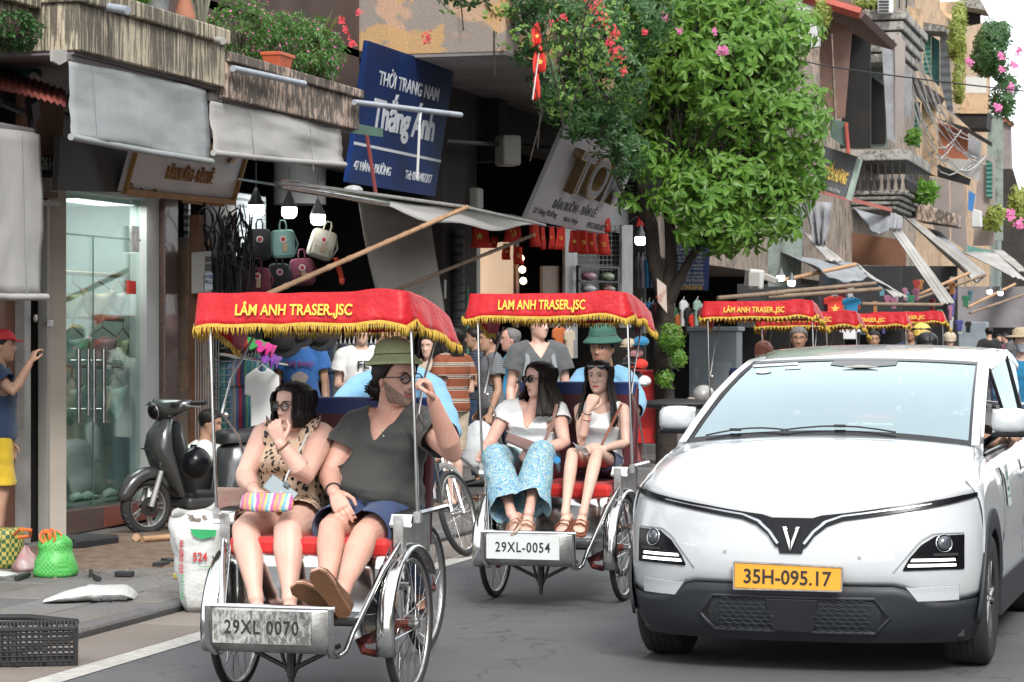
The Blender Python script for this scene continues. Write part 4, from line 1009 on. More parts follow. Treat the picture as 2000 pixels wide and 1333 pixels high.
 if face:
  M3 = hm
  def patch(name, xs, zt, zb_, m, off=.0022, par=bo, both=True):
   mb = MB()
   for sg in ((1, -1) if both else (1,)):
    G = [[M3 @ hpt(sg * x, lerp(a, b, q / 2), off + (.001 if q == 1 else 0)) for x, a, b in zip(xs, zt, zb_)] for q in range(3)]
    mb.grid(G)
   return part(name, mb, m, par, smooth=180, solid=.0006)
  if face != 'far':
   patch('eye', [.017, .022, .031, .039, .045], [.008, .013, .0145, .012, .008], [.008, .004, .0025, .004, .007], M_EYEW, .0035)
   patch('iris', [.0255, .0280, .0340, .0365], [.009, .0142, .0142, .010], [.007, .0028, .0028, .006], M_EYED, .005)
   patch('eyelid', [.015, .022, .031, .040, .047], [.010, .0165, .018, .0155, .009], [.008, .0135, .015, .0125, .007], M_BROW, .0042)
   for sg in (1, -1): part('nostril', MB().ball(M3 @ V(sg * .0075, hpt(0, -.036).y - .004, -.0365), (.0035, .003, .002), 8, 6), M_EYED, bo)
  patch('eyebrow', [.014, .022, .034, .046, .052], [.030, .034, .036, .032, .028], [.025, .028, .031, .029, .027], M_BROW, .003)
  if lips is not False:
   xs = [-.024, -.014, -.005, 0, .005, .014, .024]
   G = [[M3 @ hpt(x, lerp(a, b, q / 3), .002 + (.0015 if q in (1, 2) else 0)) for x, a, b in zip(xs, [-.0635, -.0585, -.0565, -.058, -.0565, -.0585, -.0635], [-.065, -.0705, -.073, -.0735, -.073, -.0705, -.065])] for q in range(4)]
   part('lips', MB().grid(G), lips or M_LIP, bo, smooth=180)
   part('mouth_line', MB().tube([M3 @ hpt(x, -.0645, .0035) for x in xs], .0011, 5), M_EYED, bo)
 if beard:
  G = [[hm @ hs(a, lerp(-.116, interp(abs(a), [0, .4, .75, 1.5], [-.080, -.066, -.048, -.005]), z / 5), .0025) for a in [R(q) for q in range(-88, 89, 8)]] for z in range(6)]
  part('beard', MB().grid(G), M_STUB, bo, smooth=180)
  G = [[hm @ hpt(x, z, .004) for x in [-.028, -.018, -.008, 0, .008, .018, .028]] for z in (-.056, -.047)]
  part('moustache', MB().grid(G), M_STUB, bo, smooth=180)
 if hair: make_hair(K, hm, hair, hairm or M_HAIR, o)
 if top: make_top(K, o, top, vox)
 if bottom: make_bottom(K, o, bottom, vox)
 o['_'] = 0; del o['_']
 K.obj = o; K.hm = hm; K.body = bo
 return o
def make_hair(K, hm, style, m, o):
 kind = style[0]
 line = {'short': ([0, 35, 60, 80, 110, 180], [.074, .070, .045, .012, -.03, -.055]),
   'bald': ([0, 60, 80, 110, 180], [.118, .10, .03, -.03, -.06]),
   'long': ([0, 35, 60, 80, 110, 180], [.088, .078, .05, .03, -.02, -.06]),
   'receding': ([0, 35, 60, 80, 110, 180], [.100, .09, .055, .012, -.03, -.06])}.get('short' if kind == 'short' else 'bald' if kind == 'bald' else 'receding' if kind in ('receding', 'bun') else 'long')
 th = .010 if kind in ('short', 'receding', 'bald') else .016
 G = []; A = [R(q) for q in range(0, 361, 8)]
 for k in range(13):
  row = []
  for a in A:
   ad = math.degrees(a); ad = min(ad, 360 - ad); z0 = interp(ad, *line); z = lerp(z0, .1178, k / 12)
   nz = th * (.25 if k == 0 else 1) * (1 + .35 * noise.noise(V(math.cos(a) * 5, math.sin(a) * 5, z * 60 + K.seed)) + .12 * math.sin(a * 23))
   row.append(hm @ hs(a, z, nz))
  G.append(row)
 h = part('hair', MB().grid(G), m, o, smooth=180, solid=.004)
 if kind in ('bob', 'long'):
  L, fl, a0 = style[1], style[2], (style[3] if len(style) > 3 else 50)
  rs = []; n = 72
  for i in range(15):
   s = i / 14; row = []
   for j in range(n + 1):
    ad = lerp(a0, 360 - a0, j / n); a = R(ad); z = .075 - s * L
    zr = max(z, -.03); p = hs(a, zr, .020 + .004 * math.sin(j * 2.3) + .005 * noise.noise(V(j * .35, s * 2, K.seed)))
    w = max(0, -(z + .02)); dx = V(p.x, p.y, 0); dx = dx.normalized() if dx.length else dx
    q = p + dx * (fl * w + .006 * math.sin(j * .9 + s * 9) * (w > 0)) ; q.z = z + (.012 * noise.noise(V(j * .6, 0, K.seed)) if i == 14 else 0)
    if kind == 'long' and w > .06: q.y += style[4] * (w - .06) if len(style) > 4 else 0
    if kind == 'bob': q -= dx * .028 * max(0, s - .72) / .28
    row.append(hm @ q)
   rs.append(row)
  part('hair_lengths', MB().grid(rs), m, h, smooth=180, solid=.010)
  if K.g and not getattr(K, 'far', 0):
   st = MB(); rr = random.Random(5)
   for k in range(230):
    u = rr.random() * n; j = int(u) % n; o1, o2 = rr.uniform(-.004, .006), rr.uniform(-.010, .016 if kind == 'long' else .004); e = rr.randint(11, 14); c0 = hm.translation; pts = []
    for i in range(0, e + 1):
     p = rs[i][j].lerp(rs[i][j + 1], u - int(u)); d = p - c0; d.z = 0; pts.append(p + d.normalized() * (.004 + lerp(o1, o2, i / 14)) + V(0, 0, -.02 * o2 * 20 * (i == e)))
    st.tube(pts, .0014, 3)
   part('hair_strand', st, m, h, kind='stuff')
 if kind == 'bun':
  b = MB(); rr = random.Random(3); b.ball(hm @ V(0, -.115, -.045), [.046 * K.hs] * 3, 12, 8)
  for k in range(190):
   c = V(0, -.118, -.045) + V(rr.gauss(0, 1), rr.gauss(0, 1), rr.gauss(0, 1)).normalized() * rr.uniform(.03, .052); q = rr.uniform(0, 6); b.tube([hm @ (c + V(math.cos(q + s * 1.3), math.sin(q + s * 1.3), rr.uniform(-.5, .5)) * .014) for s in range(5)], .0032, 4)
  part('hair_tail', b, m, h, smooth=180)
def wrinkle(me, amp, sc=(7, 7, 17), seed=0):
 a = co_get(me); nn = np.empty(len(me.vertices) * 3); me.vertices.foreach_get('normal', nn); nn = nn.reshape(-1, 3)
 d = np.array([noise.noise((p[0] * sc[0] + seed, p[1] * sc[1], p[2] * sc[2])) + .25 * noise.noise((p[0] * 24, p[1] * 24 + seed, p[2] * 18)) for p in a])
 co_set(me, a + nn * (amp * d)[:, None])
def cut_plane(me, pts): # [(point, normal, radius)]
 a = co_get(me); kill = np.zeros(len(a), bool)
 for p, n_, r in pts:
  d = a - np.array(p); s = d @ np.array(n_); perp = np.linalg.norm(d - s[:, None] * np.array(n_), axis=1); kill |= (s > 0) & (perp < r) & (s < .25)
 return kill
def make_top(K, o, tp, vox):
 """tp: dict(mat, sleeve 0..1.9, hem t, neck 'crew'|'v'|'tank', off)"""
 off = tp.get('off', .012); sl = tp.get('sleeve', .45); g = K.g; mb = MB(); hem = tp.get('hem', .06)
 mb.rings(torso_rings(K, off, max(-.35, hem - .04), .985, 22, tp.get('flare', 0)))
 cuts = []
 for s, e, w in ((K.sa, K.ea, K.wa), (K.sb, K.eb, K.wb)):
  up = (K.neck - K.pel).normalized()
  cap_tube(mb, [K.neck - up * .05, K.neck.lerp(s, .55), s], [(.050 + off * .6) * g, (.053 * K.aw + off) * g, (.055 * K.aw + off) * g])
  if sl > 0:
   a1 = min(sl, 1); end = s.lerp(e, a1 + (.06 if sl < 1 else 0)); fl = tp.get('sflare', .012)
   pts = [s, s.lerp(end, .5), end]; rad = [(.054 * K.aw + off) * g, (.052 * K.aw + off + fl * .5) * g, (.047 * K.aw + off + fl) * g]
   if sl > 1:
    e2 = e.lerp(w, sl - 1); pts += [e.lerp(e2, .5), e2]; rad = rad[:2] + [(.045 + off) * g, (.045 + off) * g, (.034 + off) * g]; cuts.append((e.lerp(w, sl - 1 - .02), (w - e).normalized(), .11))
   else: cuts.append((s.lerp(e, sl), (e - s).normalized(), (.052 * K.aw + off + fl) * g + .014))
   cap_tube(mb, pts, rad, 14)
 if tp.get('lap'): # skirt part over the thighs
  for h, k_ in ((K.ha, K.ka), (K.hb, K.kb)):
   cap_tube(mb, [h, h.lerp(k_, tp['lap'])], [(.100 * K.lw + off) * g, (.088 * K.lw + off) * g], 16); cuts.append((h.lerp(k_, tp['lap'] - .03), (k_ - h).normalized(), .14))
 me = bake(mb, max(vox, .0065), 3, 'top'); wrinkle(me, tp.get('wr', .006), seed=K.seed)
 kill = cut_plane(me, cuts); a = co_get(me)
 b0 = K.pel - (K.neck - K.pel).normalized() * .06; l0 = (K.neck - b0).length; A_, U_, W_ = torso_axes(K, .4); q = a - np.array(b0); t_ = q @ np.array(U_) / l0; C_ = lambda i: np.interp(t_, [z[0] for z in TS], [z[i] for z in TS])
 gb = np.exp(-((t_ - .34) / .2) ** 2) * K.belly; rx = C_(1) * K.bw + gb * .35 + off + .02; ry = C_(2) * K.bd + gb * .5 + off + .02
 if not tp.get('lap'): kill &= ~(((q @ np.array(A_)) / rx) ** 2 + ((q @ np.array(W_) - C_(3) - gb * .5 + K.bend * np.sin(np.pi * np.clip(t_, 0, 1))) / ry) ** 2 < 1) | (t_ > .8)
 base = K.pel - (K.neck - K.pel).normalized() * .06; ln = (K.neck - base).length
 ax, up, fw = torso_axes(K, .95); d = a - np.array(base); h = d @ np.array(up) / ln; x = (a - np.array(K.neck)) @ np.array(ax); y = (a - np.array(K.neck)) @ np.array(fw)
 if not tp.get('lap'): kill |= (h < hem) & (np.abs(x) < .32)
 nk = tp.get('neck', 'crew'); rr = {'crew': .066, 'v': .070, 'tank': .085, 'wide': .10}[nk] * g
 kill |= ((x / rr) ** 2 + ((y - .012) / (rr * .95)) ** 2 < 1) & (h > .82)
 if nk == 'v':
  dep = tp.get('vdepth', .16); kill |= (y > 0) & (h > 1 - dep / ln) & (np.abs(x) < .075 * (h - (1 - dep / ln)) / (dep / ln))
 if nk == 'tank': kill |= (np.abs(x) > (.128 if sl == 0 else 9) * g) & (h > .70) & (h < 1.2)
 drop_verts(me, kill); to_local(me, o); me.materials.append(tp['mat']); me.shade_smooth()
 q = link_mesh(tp.get('name', 'shirt'), me, None, o)
 s = q.modifiers.new('s', 'SOLIDIFY'); s.thickness = .003; s.offset = -1
 K.top = q
def make_bottom(K, o, bt, vox):
 """bt: dict(mat, length 0..2, flare)"""
 off = bt.get('off', .014); L = bt['length']; g = K.g; mb = MB(); cuts = []
 mb.rings(torso_rings(K, off * .8, -.02, bt.get('waist', .26), 22))
 for h, k_, an in ((K.ha, K.ka, K.an_a), (K.hb, K.kb, K.an_b)):
  fl = bt.get('flare', .01)
  if L <= 1:
   e = h.lerp(k_, min(1.04, L + .06)); cap_tube(mb, [h, h.lerp(e, .5), e], [(.092 * K.lw + off) * g, (.084 * K.lw + off) * g, (.062 * K.lw + off + fl) * g], 18); cuts.append((h.lerp(k_, L), (k_ - h).normalized(), .17))
  else:
   e = k_.lerp(an, L - 1 + .05); cap_tube(mb, [h, h.lerp(k_, .5), k_, k_.lerp(e, .5), e], [(.092 * K.lw + off) * g, (.078 * K.lw + off) * g, (.056 * K.lw + off + fl * .2) * g, (.052 + off + fl * .5) * g, (.040 + off + fl) * g], 18)
   cuts.append((k_.lerp(an, L - 1), (an - k_).normalized(), .22))
 me = bake(mb, max(vox, .0065), 3, 'bottom'); wrinkle(me, bt.get('wr', .005), seed=K.seed + 3)
 drop_verts(me, cut_plane(me, cuts)); to_local(me, o); me.materials.append(bt['mat']); me.shade_smooth()
 q = link_mesh(bt.get('name', 'trousers'), me, None, o)
 s = q.modifiers.new('s', 'SOLIDIFY'); s.thickness = .003; s.offset = -1
def skel(**k):
 K = Skel(); K.g = 1; K.bw = 1; K.bd = 1; K.belly = 0; K.bust = 0; K.hipw = 0; K.bend = 0; K.aw = 1; K.lw = 1; K.nw = 1; K.hs = 1; K.hup = None; K.seed = 1; K.fs = 1
 K.fwd = DD(0, 0, 1); dn = V(0, 0, -1)
 for q in 'ab': setattr(K, 'hd' + q, dn); setattr(K, 'pn' + q, V(0, 0, -1)); setattr(K, 'th' + q, K.fwd); setattr(K, 'cu' + q, .4); setattr(K, 'toe_' + q, K.fwd)
 for a, v in k.items(): setattr(K, a, v)
 return K
def stand(x, y, face, H=1.7, arms=('down', 'down'), look=None, seed=1, step=.0, z0=PZ, **k):
 """standing figure; face = angle of the walking direction, 0 = along +Y, 90 = towards the facades (-X)"""
 g = H / 1.75; f = V(-math.sin(R(face)), math.cos(R(face)), 0); rt = f.cross(V(0, 0, 1))
 L = lambda a, b, c: V(x, y, z0) + (rt * a + f * b + V(0, 0, c)) * g
 K = skel(g=g, hs=.235 / .236 * (.92 + .08 * g), fwd=f, seed=seed)
 K.pel = L(0, 0, .95); K.neck = L(0, -.01, 1.47); K.head = L(0, .02, 1.625); K.look = look or f
 for q, s in (('a', -1), ('b', 1)):
  st = step * s
  setattr(K, 'h' + q, L(s * .085, 0, .92)); setattr(K, 'k' + q, L(s * .10, st * .5 + .02, .50)); setattr(K, 'an_' + q, L(s * .10, st - .02, .085)); setattr(K, 'toe_' + q, (f + rt * s * .15).normalized())
  setattr(K, 's' + q, L(s * .175, -.01, 1.405)); setattr(K, 'th' + q, f)
  am = arms[0 if s < 0 else 1]
  e, w, hd = {'down': ((.225, -.02, 1.12), (.235, .07, .88), (0, .15, -1)), 'bent': ((.22, -.03, 1.12), (.13, .20, 1.12), (-.5, 1, .1)), 'phone': ((.20, .05, 1.13), (.10, .22, 1.28), (-.3, .5, .8)),
     'strap': ((.23, .0, 1.13), (.15, .14, 1.30), (-.4, .1, 1)), 'front': ((.21, .12, 1.20), (.16, .36, 1.22), (0, 1, .2)), 'up': ((.24, .12, 1.28), (.14, .24, 1.50), (-.2, .4, 1))}[am]
  setattr(K, 'e' + q, L(s * e[0], *e[1:])); setattr(K, 'w' + q, L(s * w[0], *w[1:])); h_ = rt * (s * hd[0]) + f * hd[1] + V(0, 0, hd[2]); setattr(K, 'hd' + q, h_.normalized())
  setattr(K, 'pn' + q, (rt * -s) if am in ('down',) else V(0, 0, -1)); setattr(K, 'cu' + q, .55)
 for a, v in k.items(): setattr(K, a, v)
 return K
def glasses(K, m, dark=False):
 hm = K.hm; b = MB()
 for sg in (1, -1):
  fm = hm @ frame(V(sg * .034, .101, .008), (1, 0, 0), (0, 0, 1)); b.torus(fm @ Matrix.Diagonal((1.1, .9, 1, 1)), .0235, .0028, 22, 6)
  b.tube([hm @ V(sg * .058, .100, .014), hm @ V(sg * .078, .06, .012), hm @ V(sg * .084, -.01, .010)], .0022, 5)
 b.tube([hm @ V(-.011, .103, .012), hm @ V(.011, .103, .012)], .002, 5)
 q = part('glasses', b, m, K.obj, smooth=180)
 lens = MB()
 for sg in (1, -1): lens.lathe([(.0235, 0), (.0235, .001), (.001, .0015)], hm @ frame(V(sg * .034, .1005, .008), (1, 0, 0), (0, 0, 1)) @ Matrix.Diagonal((1.1, .95, 1, 1)), 20)
 part('lens', lens, mat('dark_lens', (.01, .008, .008), .05, coat=1, var=0) if dark else glass_mat('spectacle_glass', (.9, .9, .9), .02, (1, 1, 1)), q, smooth=180)
def pith(K, m, tilt=0, z=.062, sc=.9, y=-.012):
 hm = K.hm @ Matrix.Translation((0, y, z)) @ Matrix.Rotation(tilt, 4, 'X') @ Matrix.Scale(sc, 4)
 pr = [(.136, -.050), (.144, -.046), (.140, -.039), (.116, -.018), (.100, .004), (.097, .03), (.086, .062), (.060, .084), (.028, .093), (.001, .095)]
 h = part('pith_helmet', MB().lathe(pr[::1], hm @ Matrix.Diagonal((1, 1.16, 1, 1)), 36, caps=False), m, K.obj, smooth=180, solid=.004)
 part('hat_strap', MB().torus(hm @ Matrix.Diagonal((1, 1.16, 1, 1)) @ Matrix.Translation((0, 0, .004)), .1015, .0035, 36, 6), mat('strap_dark', (.03, .03, .025), .6), h, smooth=180)
 part('hat_button', MB().lathe([(.007, 0), (.006, .004), (.001, .005)], hm @ frame(V(0, .108, .045), (1, 0, 0), (0, -.3, 1)), 10).lathe([(.010, .095), (.009, .102), (.001, .104)], hm, 12), M_CHROME, h)
Y0 = 11.24
M1 = skel(g=1.06, bw=1.16, bd=1.22, belly=.13, aw=1.22, lw=1.12, nw=1.15, hs=1.10, seed=2, fs=.86,
 pel=P(738, 1005, Y=11.53), neck=P(762, 806, Y=11.53), head=P(774, 742, Y=11.50), look=DD(.68, -.02, .74), hup=V(.02, 0, 1),
 ha=P(700, 1012, Y=11.50), hb=P(778, 1012, Y=11.50), ka=P(648, 1034, Y=11.08), kb=P(712, 1046, Y=11.04), an_a=P(640, 1158, Y=10.80), an_b=P(668, 1158, Y=10.70),
 toe_a=DD(-.80, .55, .45), toe_b=DD(-.50, .80, .35), sa=P(694, 836, Y=11.50), ea=P(643, 925, Y=11.38), wa=P(652, 962, Y=11.14), hda=DD(.42, -.72, .45), pna=DD(.3, -.6, -.7), tha=DD(.9, .3, .3), cua=.28,
 sb=P(836, 836, Y=11.47), eb=P(884, 884, Y=11.22), wb=P(845, 780, Y=11.03), hdb=DD(-.30, .90, .30), pnb=DD(-.9, -.2, .35), thb=DD(-.2, .3, .9), cub=1.0)
make_person(M1, 'bearded man in a charcoal tee and light green sun helmet in the nearest cyclo', vox=.0048, skin=SK_M, beard=True, hair=('bun',), hairm=M_HAIRB,
 top=dict(mat=C_CHAR, sleeve=.52, hem=.02, neck='v', vdepth=.13, off=.014, sflare=.018, wr=.014), bottom=dict(mat=C_NAVY, length=.93, flare=.012, name='shorts', off=.018), shoes=('shoe', mat('brown_suede', (.14, .07, .04), .8), mat('tan_sole', (.20, .095, .045), .7, bump=.3, bs=80)))
glasses(M1, M_BLACK); pith(M1, mat('light_green_felt', (.62, .74, .42), .8, vs=8, bump=.2, bs=200), tilt=R(4), z=.104, sc=.80, y=-.02)
part('shirt_button', MB().ball(P(748, 842, Y=11.30), .005, 8, 6).ball(P(749, 852, Y=11.29), .005, 8, 6), M_OFFW, M1.obj)
W1 = skel(g=.98, bw=.98, bd=1.05, belly=.06, bust=.07, hipw=.02, aw=1.28, lw=1.30, hs=.96, seed=4,
 pel=P(570, 1010, Y=11.53), neck=P(577, 842, Y=11.50), head=P(574, 794, Y=11.44), look=DD(-.62, -.06, .76),
 ha=P(535, 1015, Y=11.50), hb=P(602, 1015, Y=11.50), ka=P(480, 1036, Y=11.08), kb=P(562, 1038, Y=11.06), an_a=P(500, 1172, Y=10.93), an_b=P(566, 1172, Y=10.93),
 sa=P(516, 852, Y=11.46), ea=P(478, 930, Y=11.36), wa=P(497, 960, Y=11.14), hda=DD(.55, -.35, .35), pna=DD(.1, -.8, -.3), tha=DD(.2, .8, .3), cua=.75,
 sb=P(630, 852, Y=11.47), eb=P(596, 928, Y=11.20), wb=P(547, 866, Y=11.14), hdb=DD(-.30, .85, .0), pnb=DD(.25, .2, -.95), thb=DD(.9, .4, .2), cub=.85)
make_person(W1, 'woman with black bob, glasses and spotted beige dress in the nearest cyclo', vox=.0048, skin=SK_P, hair=('bob', .175, .12, 42), hairm=M_HAIR, lips=M_LIP,
 top=dict(mat=C_DOT, sleeve=0, hem=-.05, neck='tank', off=.013, lap=.60, wr=.007, name='dress'), shoes=('sandal', M_WOOD, M_BLACK))
glasses(W1, mat('tortoise_frame', (.03, .012, .01), .3))
er = MB(); hp_ = W1.hm @ V(.072, -.012, -.045)
part('earring', er.ball(hp_, .009, 10, 8).ball(hp_ - V(0, 0, .030), (.012, .006, .018), 12, 8), mat('gold_earring', (.55, .42, .22), .4, .3, vs=60, col2=(.55, .52, .45)), W1.obj, smooth=180)
fr = MB()   # ruffles over the shoulders
for s, sg in ((W1.sa, -1), (W1.sb, 1)):
 G = []
 for i in range(13):
  a = R(-70 + 140 * i / 12); c = s + V(0, 0, .035) + (CR_ * (-sg * .035)); base = c + CF_ * -math.sin(a) * .075 + V(0, 0, math.cos(a) * .03)
  o_ = (CR_ * sg * .75 + V(0, 0, .45) * math.cos(a) - CF_ * math.sin(a) * .6).normalized()
  G.append([base + o_ * (.030 * k / 3 * (.5 + .5 * math.cos(a))) + V(0, 0, .006 * math.sin(i * 2.4) * k) for k in range(4)])
 fr.grid(G)
part('ruffle', fr, C_DOT, W1.obj, smooth=180, solid=.003)
def band(K, p, d, r, m, nm='bracelet', w=.0035): return part(nm, MB().torus(frame(p, Vector(d).orthogonal(), Vector(d).cross(Vector(d).orthogonal())), r, w, 22, 6), m, K.obj, smooth=180)
band(W1, W1.wb.lerp(W1.eb, .10), W1.wb - W1.eb, .030, M_WOOD, w=.006); band(W1, W1.wa.lerp(W1.ea, .15), W1.wa - W1.ea, .031, M_BLACK, w=.0016)
band(M1, M1.wa.lerp(M1.ea, .10), M1.wa - M1.ea, .034, M_BLACK, w=.0055)
W2 = skel(g=.98, bw=.98, bd=1.0, bust=.07, belly=.05, aw=1.05, lw=1.0, hs=.97, seed=6,
 pel=P(1042, 905, Y=15.98), neck=P(1045, 792, Y=15.98), head=P(1054, 742, Y=15.94), look=DD(-.86, -.03, .52),
 ha=P(1016, 908, Y=15.95), hb=P(1064, 908, Y=15.95), ka=P(968, 893, Y=15.52), kb=P(1056, 885, Y=15.50), an_a=P(999, 1005, Y=15.14), an_b=P(1033, 1003, Y=15.14), toe_a=DD(-.3, -.3, 1), toe_b=DD(-.1, -.3, 1),
 sa=P(990, 803, Y=15.95), ea=P(957, 866, Y=15.86), wa=P(943, 884, Y=15.62), hda=DD(-.1, -.3, 1), pna=DD(0, -1, 0), tha=DD(1, 0, 0), cua=.9,
 sb=P(1090, 803, Y=15.95), eb=P(1103, 866, Y=15.80), wb=P(1052, 880, Y=15.60), hdb=DD(-.9, -.35, .2), pnb=DD(0, -.5, -.8), thb=DD(0, .8, .2), cub=.55)
make_person(W2, 'dark haired woman in sunglasses, white v-neck tee and blue paisley trousers in the second cyclo', vox=.0056, skin=SK_P, hair=('long', .31, .42, 58, .15), hairm=M_HAIRB,
 top=dict(mat=C_WHITE, sleeve=.34, hem=.06, neck='v', vdepth=.15, off=.012, sflare=.012, wr=.010), bottom=dict(mat=C_PAIS, length=1.92, flare=.075, off=.018, name='trousers', wr=.012), shoes=('sandal', mat('rose_sole', (.45, .33, .26), .6), mat('rose_strap', (.45, .26, .18), .5)))
glasses(W2, M_BLACK, True)
part('necklace', MB().torus(frame(W2.neck + W2.fwd * .065 - V(0, 0, .02), CR_, V(0, 0, 1) + W2.fwd * -.6), .055, .001, 24, 4).ball(W2.neck + W2.fwd * .1 - V(0, 0, .07), .005, 8, 6), M_CHROME, W2.obj)
W3 = skel(g=.93, bw=.86, bd=.86, bust=.05, aw=.80, lw=.80, hs=.90, nw=.85, seed=9,
 pel=P(1172, 905, Y=15.98), neck=P(1178, 790, Y=15.95), head=P(1170, 737, Y=15.90), look=DD(-.33, .0, .94),
 ha=P(1150, 908, Y=15.95), hb=P(1196, 908, Y=15.95), ka=P(1118, 886, Y=15.52), kb=P(1166, 886, Y=15.52), an_a=P(1104, 1003, Y=15.20), an_b=P(1139, 1003, Y=15.20), toe_a=DD(-.35, -.3, 1), toe_b=DD(-.15, -.3, 1),
 sa=P(1132, 800, Y=15.93), ea=P(1136, 864, Y=15.72), wa=P(1149, 800, Y=15.68), hda=DD(.35, .85, .1), pna=DD(.2, .2, -1), tha=DD(.9, .1, 0), cua=.95,
 sb=P(1218, 800, Y=15.93), eb=P(1222, 866, Y=15.84), wb=P(1180, 876, Y=15.62), hdb=DD(-.9, .0, .2), pnb=DD(0, -.6, -.7), thb=DD(0, .8, .2), cub=.5)
make_person(W3, 'young woman in a white sleeveless top, hand at her chin, in the second cyclo', vox=.0052, skin=SK_L, hair=('long', .42, .16, 64, .12), lips=M_LIPR,
 top=dict(mat=C_WHITE, sleeve=0, hem=.10, neck='tank', off=.008, wr=.004), bottom=dict(mat=C_NAVY, length=.52, flare=.02, name='shorts', off=.012), shoes=('sandal', mat('brown_leather', (.25, .09, .05), .5), mat('brown_leather', (.25, .09, .05), .5)))
band(W3, W3.wa.lerp(W3.ea, .28), W3.wa - W3.ea, .027, mat('coral_beads', (.6, .16, .10), .5, vs=90, col2=(.6, .45, .4)), w=.006); band(W3, W3.wa.lerp(W3.ea, .12), W3.wa - W3.ea, .026, M_BLACK, w=.002)
hm = W3.hm @ Matrix.Translation((0, -.015, .06))
q = MB()
for sg in (1, -1): q.ball(hm @ V(sg * .034, .088, .014), (.030, .010, .020), 12, 8, hm.to_3x3().normalized()); q.tube([hm @ V(sg * .06, .08, .01), hm @ V(sg * .09, .0, -.01)], .002, 5)
part('sunglasses', q, mat('dark_lens', (.01, .008, .008), .05, coat=1, var=0), W3.obj, smooth=180)
D2 = skel(g=1.0, bw=1.02, hs=.98, seed=12, bend=.03,
 pel=V(-3.95, 16.95, 1.03), neck=P(1184, 722, Y=16.85), head=P(1176, 682, Y=16.78), look=DD(-.40, -.02, .9),
 ha=V(-4.03, 16.93, 1.0), hb=V(-3.87, 16.93, 1.0), ka=V(-4.08, 16.60, .72), kb=V(-3.84, 16.6, .80), an_a=V(-4.08, 16.85, .36), an_b=V(-3.84, 16.72, .45),
 sa=P(1136, 742, Y=16.86), ea=P(1112, 800, Y=16.72), wa=P(1106, 815, Y=16.45), sb=P(1222, 742, Y=16.86), eb=P(1246, 788, Y=16.70), wb=P(1238, 812, Y=16.45), hda=DD(0, -.4, .8), hdb=DD(-.2, -.3, .9), pna=DD(0, -1, 0), pnb=DD(0, -1, 0), tha=DD(1, 0, 0), thb=DD(-1, 0, 0), cua=1, cub=1)
make_person(D2, 'cyclo driver in a light blue shirt and dark green sun helmet behind the two women', vox=.006, skin=SK_B, hair=('short',), top=dict(mat=C_SKY, sleeve=1.75, hem=.0, neck='crew', off=.02, wr=.012), bottom=dict(mat=C_DKBL, length=1.9, flare=.02), shoes=('sandal', M_BLACK, M_BLACK))
pith(D2, mat('dark_green_felt', (.035, .12, .085), .8, vs=8, bump=.2, bs=200), tilt=R(-3), z=.092, sc=.93)
D1 = skel(g=1.0, hs=.98, seed=13, bend=.03, pel=V(-3.965, 12.50, 1.03), neck=V(-3.97, 12.38, 1.47), head=V(-3.97, 12.32, 1.63), look=DD(0, -.05, 1),
 ha=V(-4.05, 12.48, 1.0), hb=V(-3.88, 12.48, 1.0), ka=V(-4.10, 12.15, .80), kb=V(-3.85, 12.15, .72), an_a=V(-4.08, 12.30, .45), an_b=V(-3.85, 12.40, .36),
 sa=V(-4.15, 12.38, 1.40), ea=V(-4.31, 12.2, 1.18), wa=V(-4.30, 11.95, 1.10), sb=V(-3.79, 12.38, 1.40), eb=V(-3.64, 12.2, 1.18), wb=V(-3.64, 11.95, 1.10), hda=DD(0, -.2, 1), hdb=DD(0, -.2, 1), tha=DD(1, 0, 0), thb=DD(-1, 0, 0), cua=1, cub=1)
make_person(D1, 'cyclo driver in a light blue shirt mostly hidden behind the bearded man', vox=.009, skin=SK_B, hair=('short',), top=dict(mat=C_SKY, sleeve=1.75, hem=.0, off=.02, wr=.012), bottom=dict(mat=C_DKBL, length=1.9, flare=.02), shoes=('sandal', M_BLACK, M_BLACK))
# ================================================================ shops on the left
SX = -7.3   # front of the balconies
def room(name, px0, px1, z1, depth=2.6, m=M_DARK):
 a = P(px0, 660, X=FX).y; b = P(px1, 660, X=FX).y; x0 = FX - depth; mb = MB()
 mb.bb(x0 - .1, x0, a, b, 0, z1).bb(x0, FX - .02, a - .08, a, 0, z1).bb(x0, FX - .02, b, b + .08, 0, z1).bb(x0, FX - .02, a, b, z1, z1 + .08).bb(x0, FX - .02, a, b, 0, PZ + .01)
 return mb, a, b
UP = M_DARKW
bA = thing('shop_house', 'dark shop front at the left edge with wood panels behind the grey blind', 'shop', (-9.5, 16, 0))
mb, a0, b0 = room('r', -260, 74, 3.5)
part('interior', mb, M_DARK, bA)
part('upper_wall', MB().bb(FX - .2, FX, a0 - 3, 18.1, 3.45, 9), UP, bA)
part('wood_panel', pX([(-60, 560), (48, 560), (48, 1075), (-60, 1090)], FX + .0, .06), mat('warm_wood', (.20, .07, .03), .4, vs=3, col2=(.10, .035, .02), coat=.3), bA)
part('door_post', pX([(48, 560), (60, 560), (60, 1062), (48, 1062)], FX + .08, .1), M_STEEL, bA)
part('wooden_shelf', pX([(70, 374), (113, 376), (113, 388), (70, 386)], FX + .15, .2), M_WOOD, bA)
part('wooden_beam', pX([(70, 390), (118, 394), (118, 404), (70, 402)], FX + .2, .2), M_OFFW, bA)
sg_ = part('phone_board', pX([(40, 170), (128, 195), (116, 342), (40, 342)], FX + .12, .04), mat('brown_board', (.20, .10, .05), .6, vs=3), bA)
bs_ = part('board_stripe', pX([(40, 300), (117, 306), (113, 348), (40, 345)], FX + .14, .02), M_BLACK, sg_)
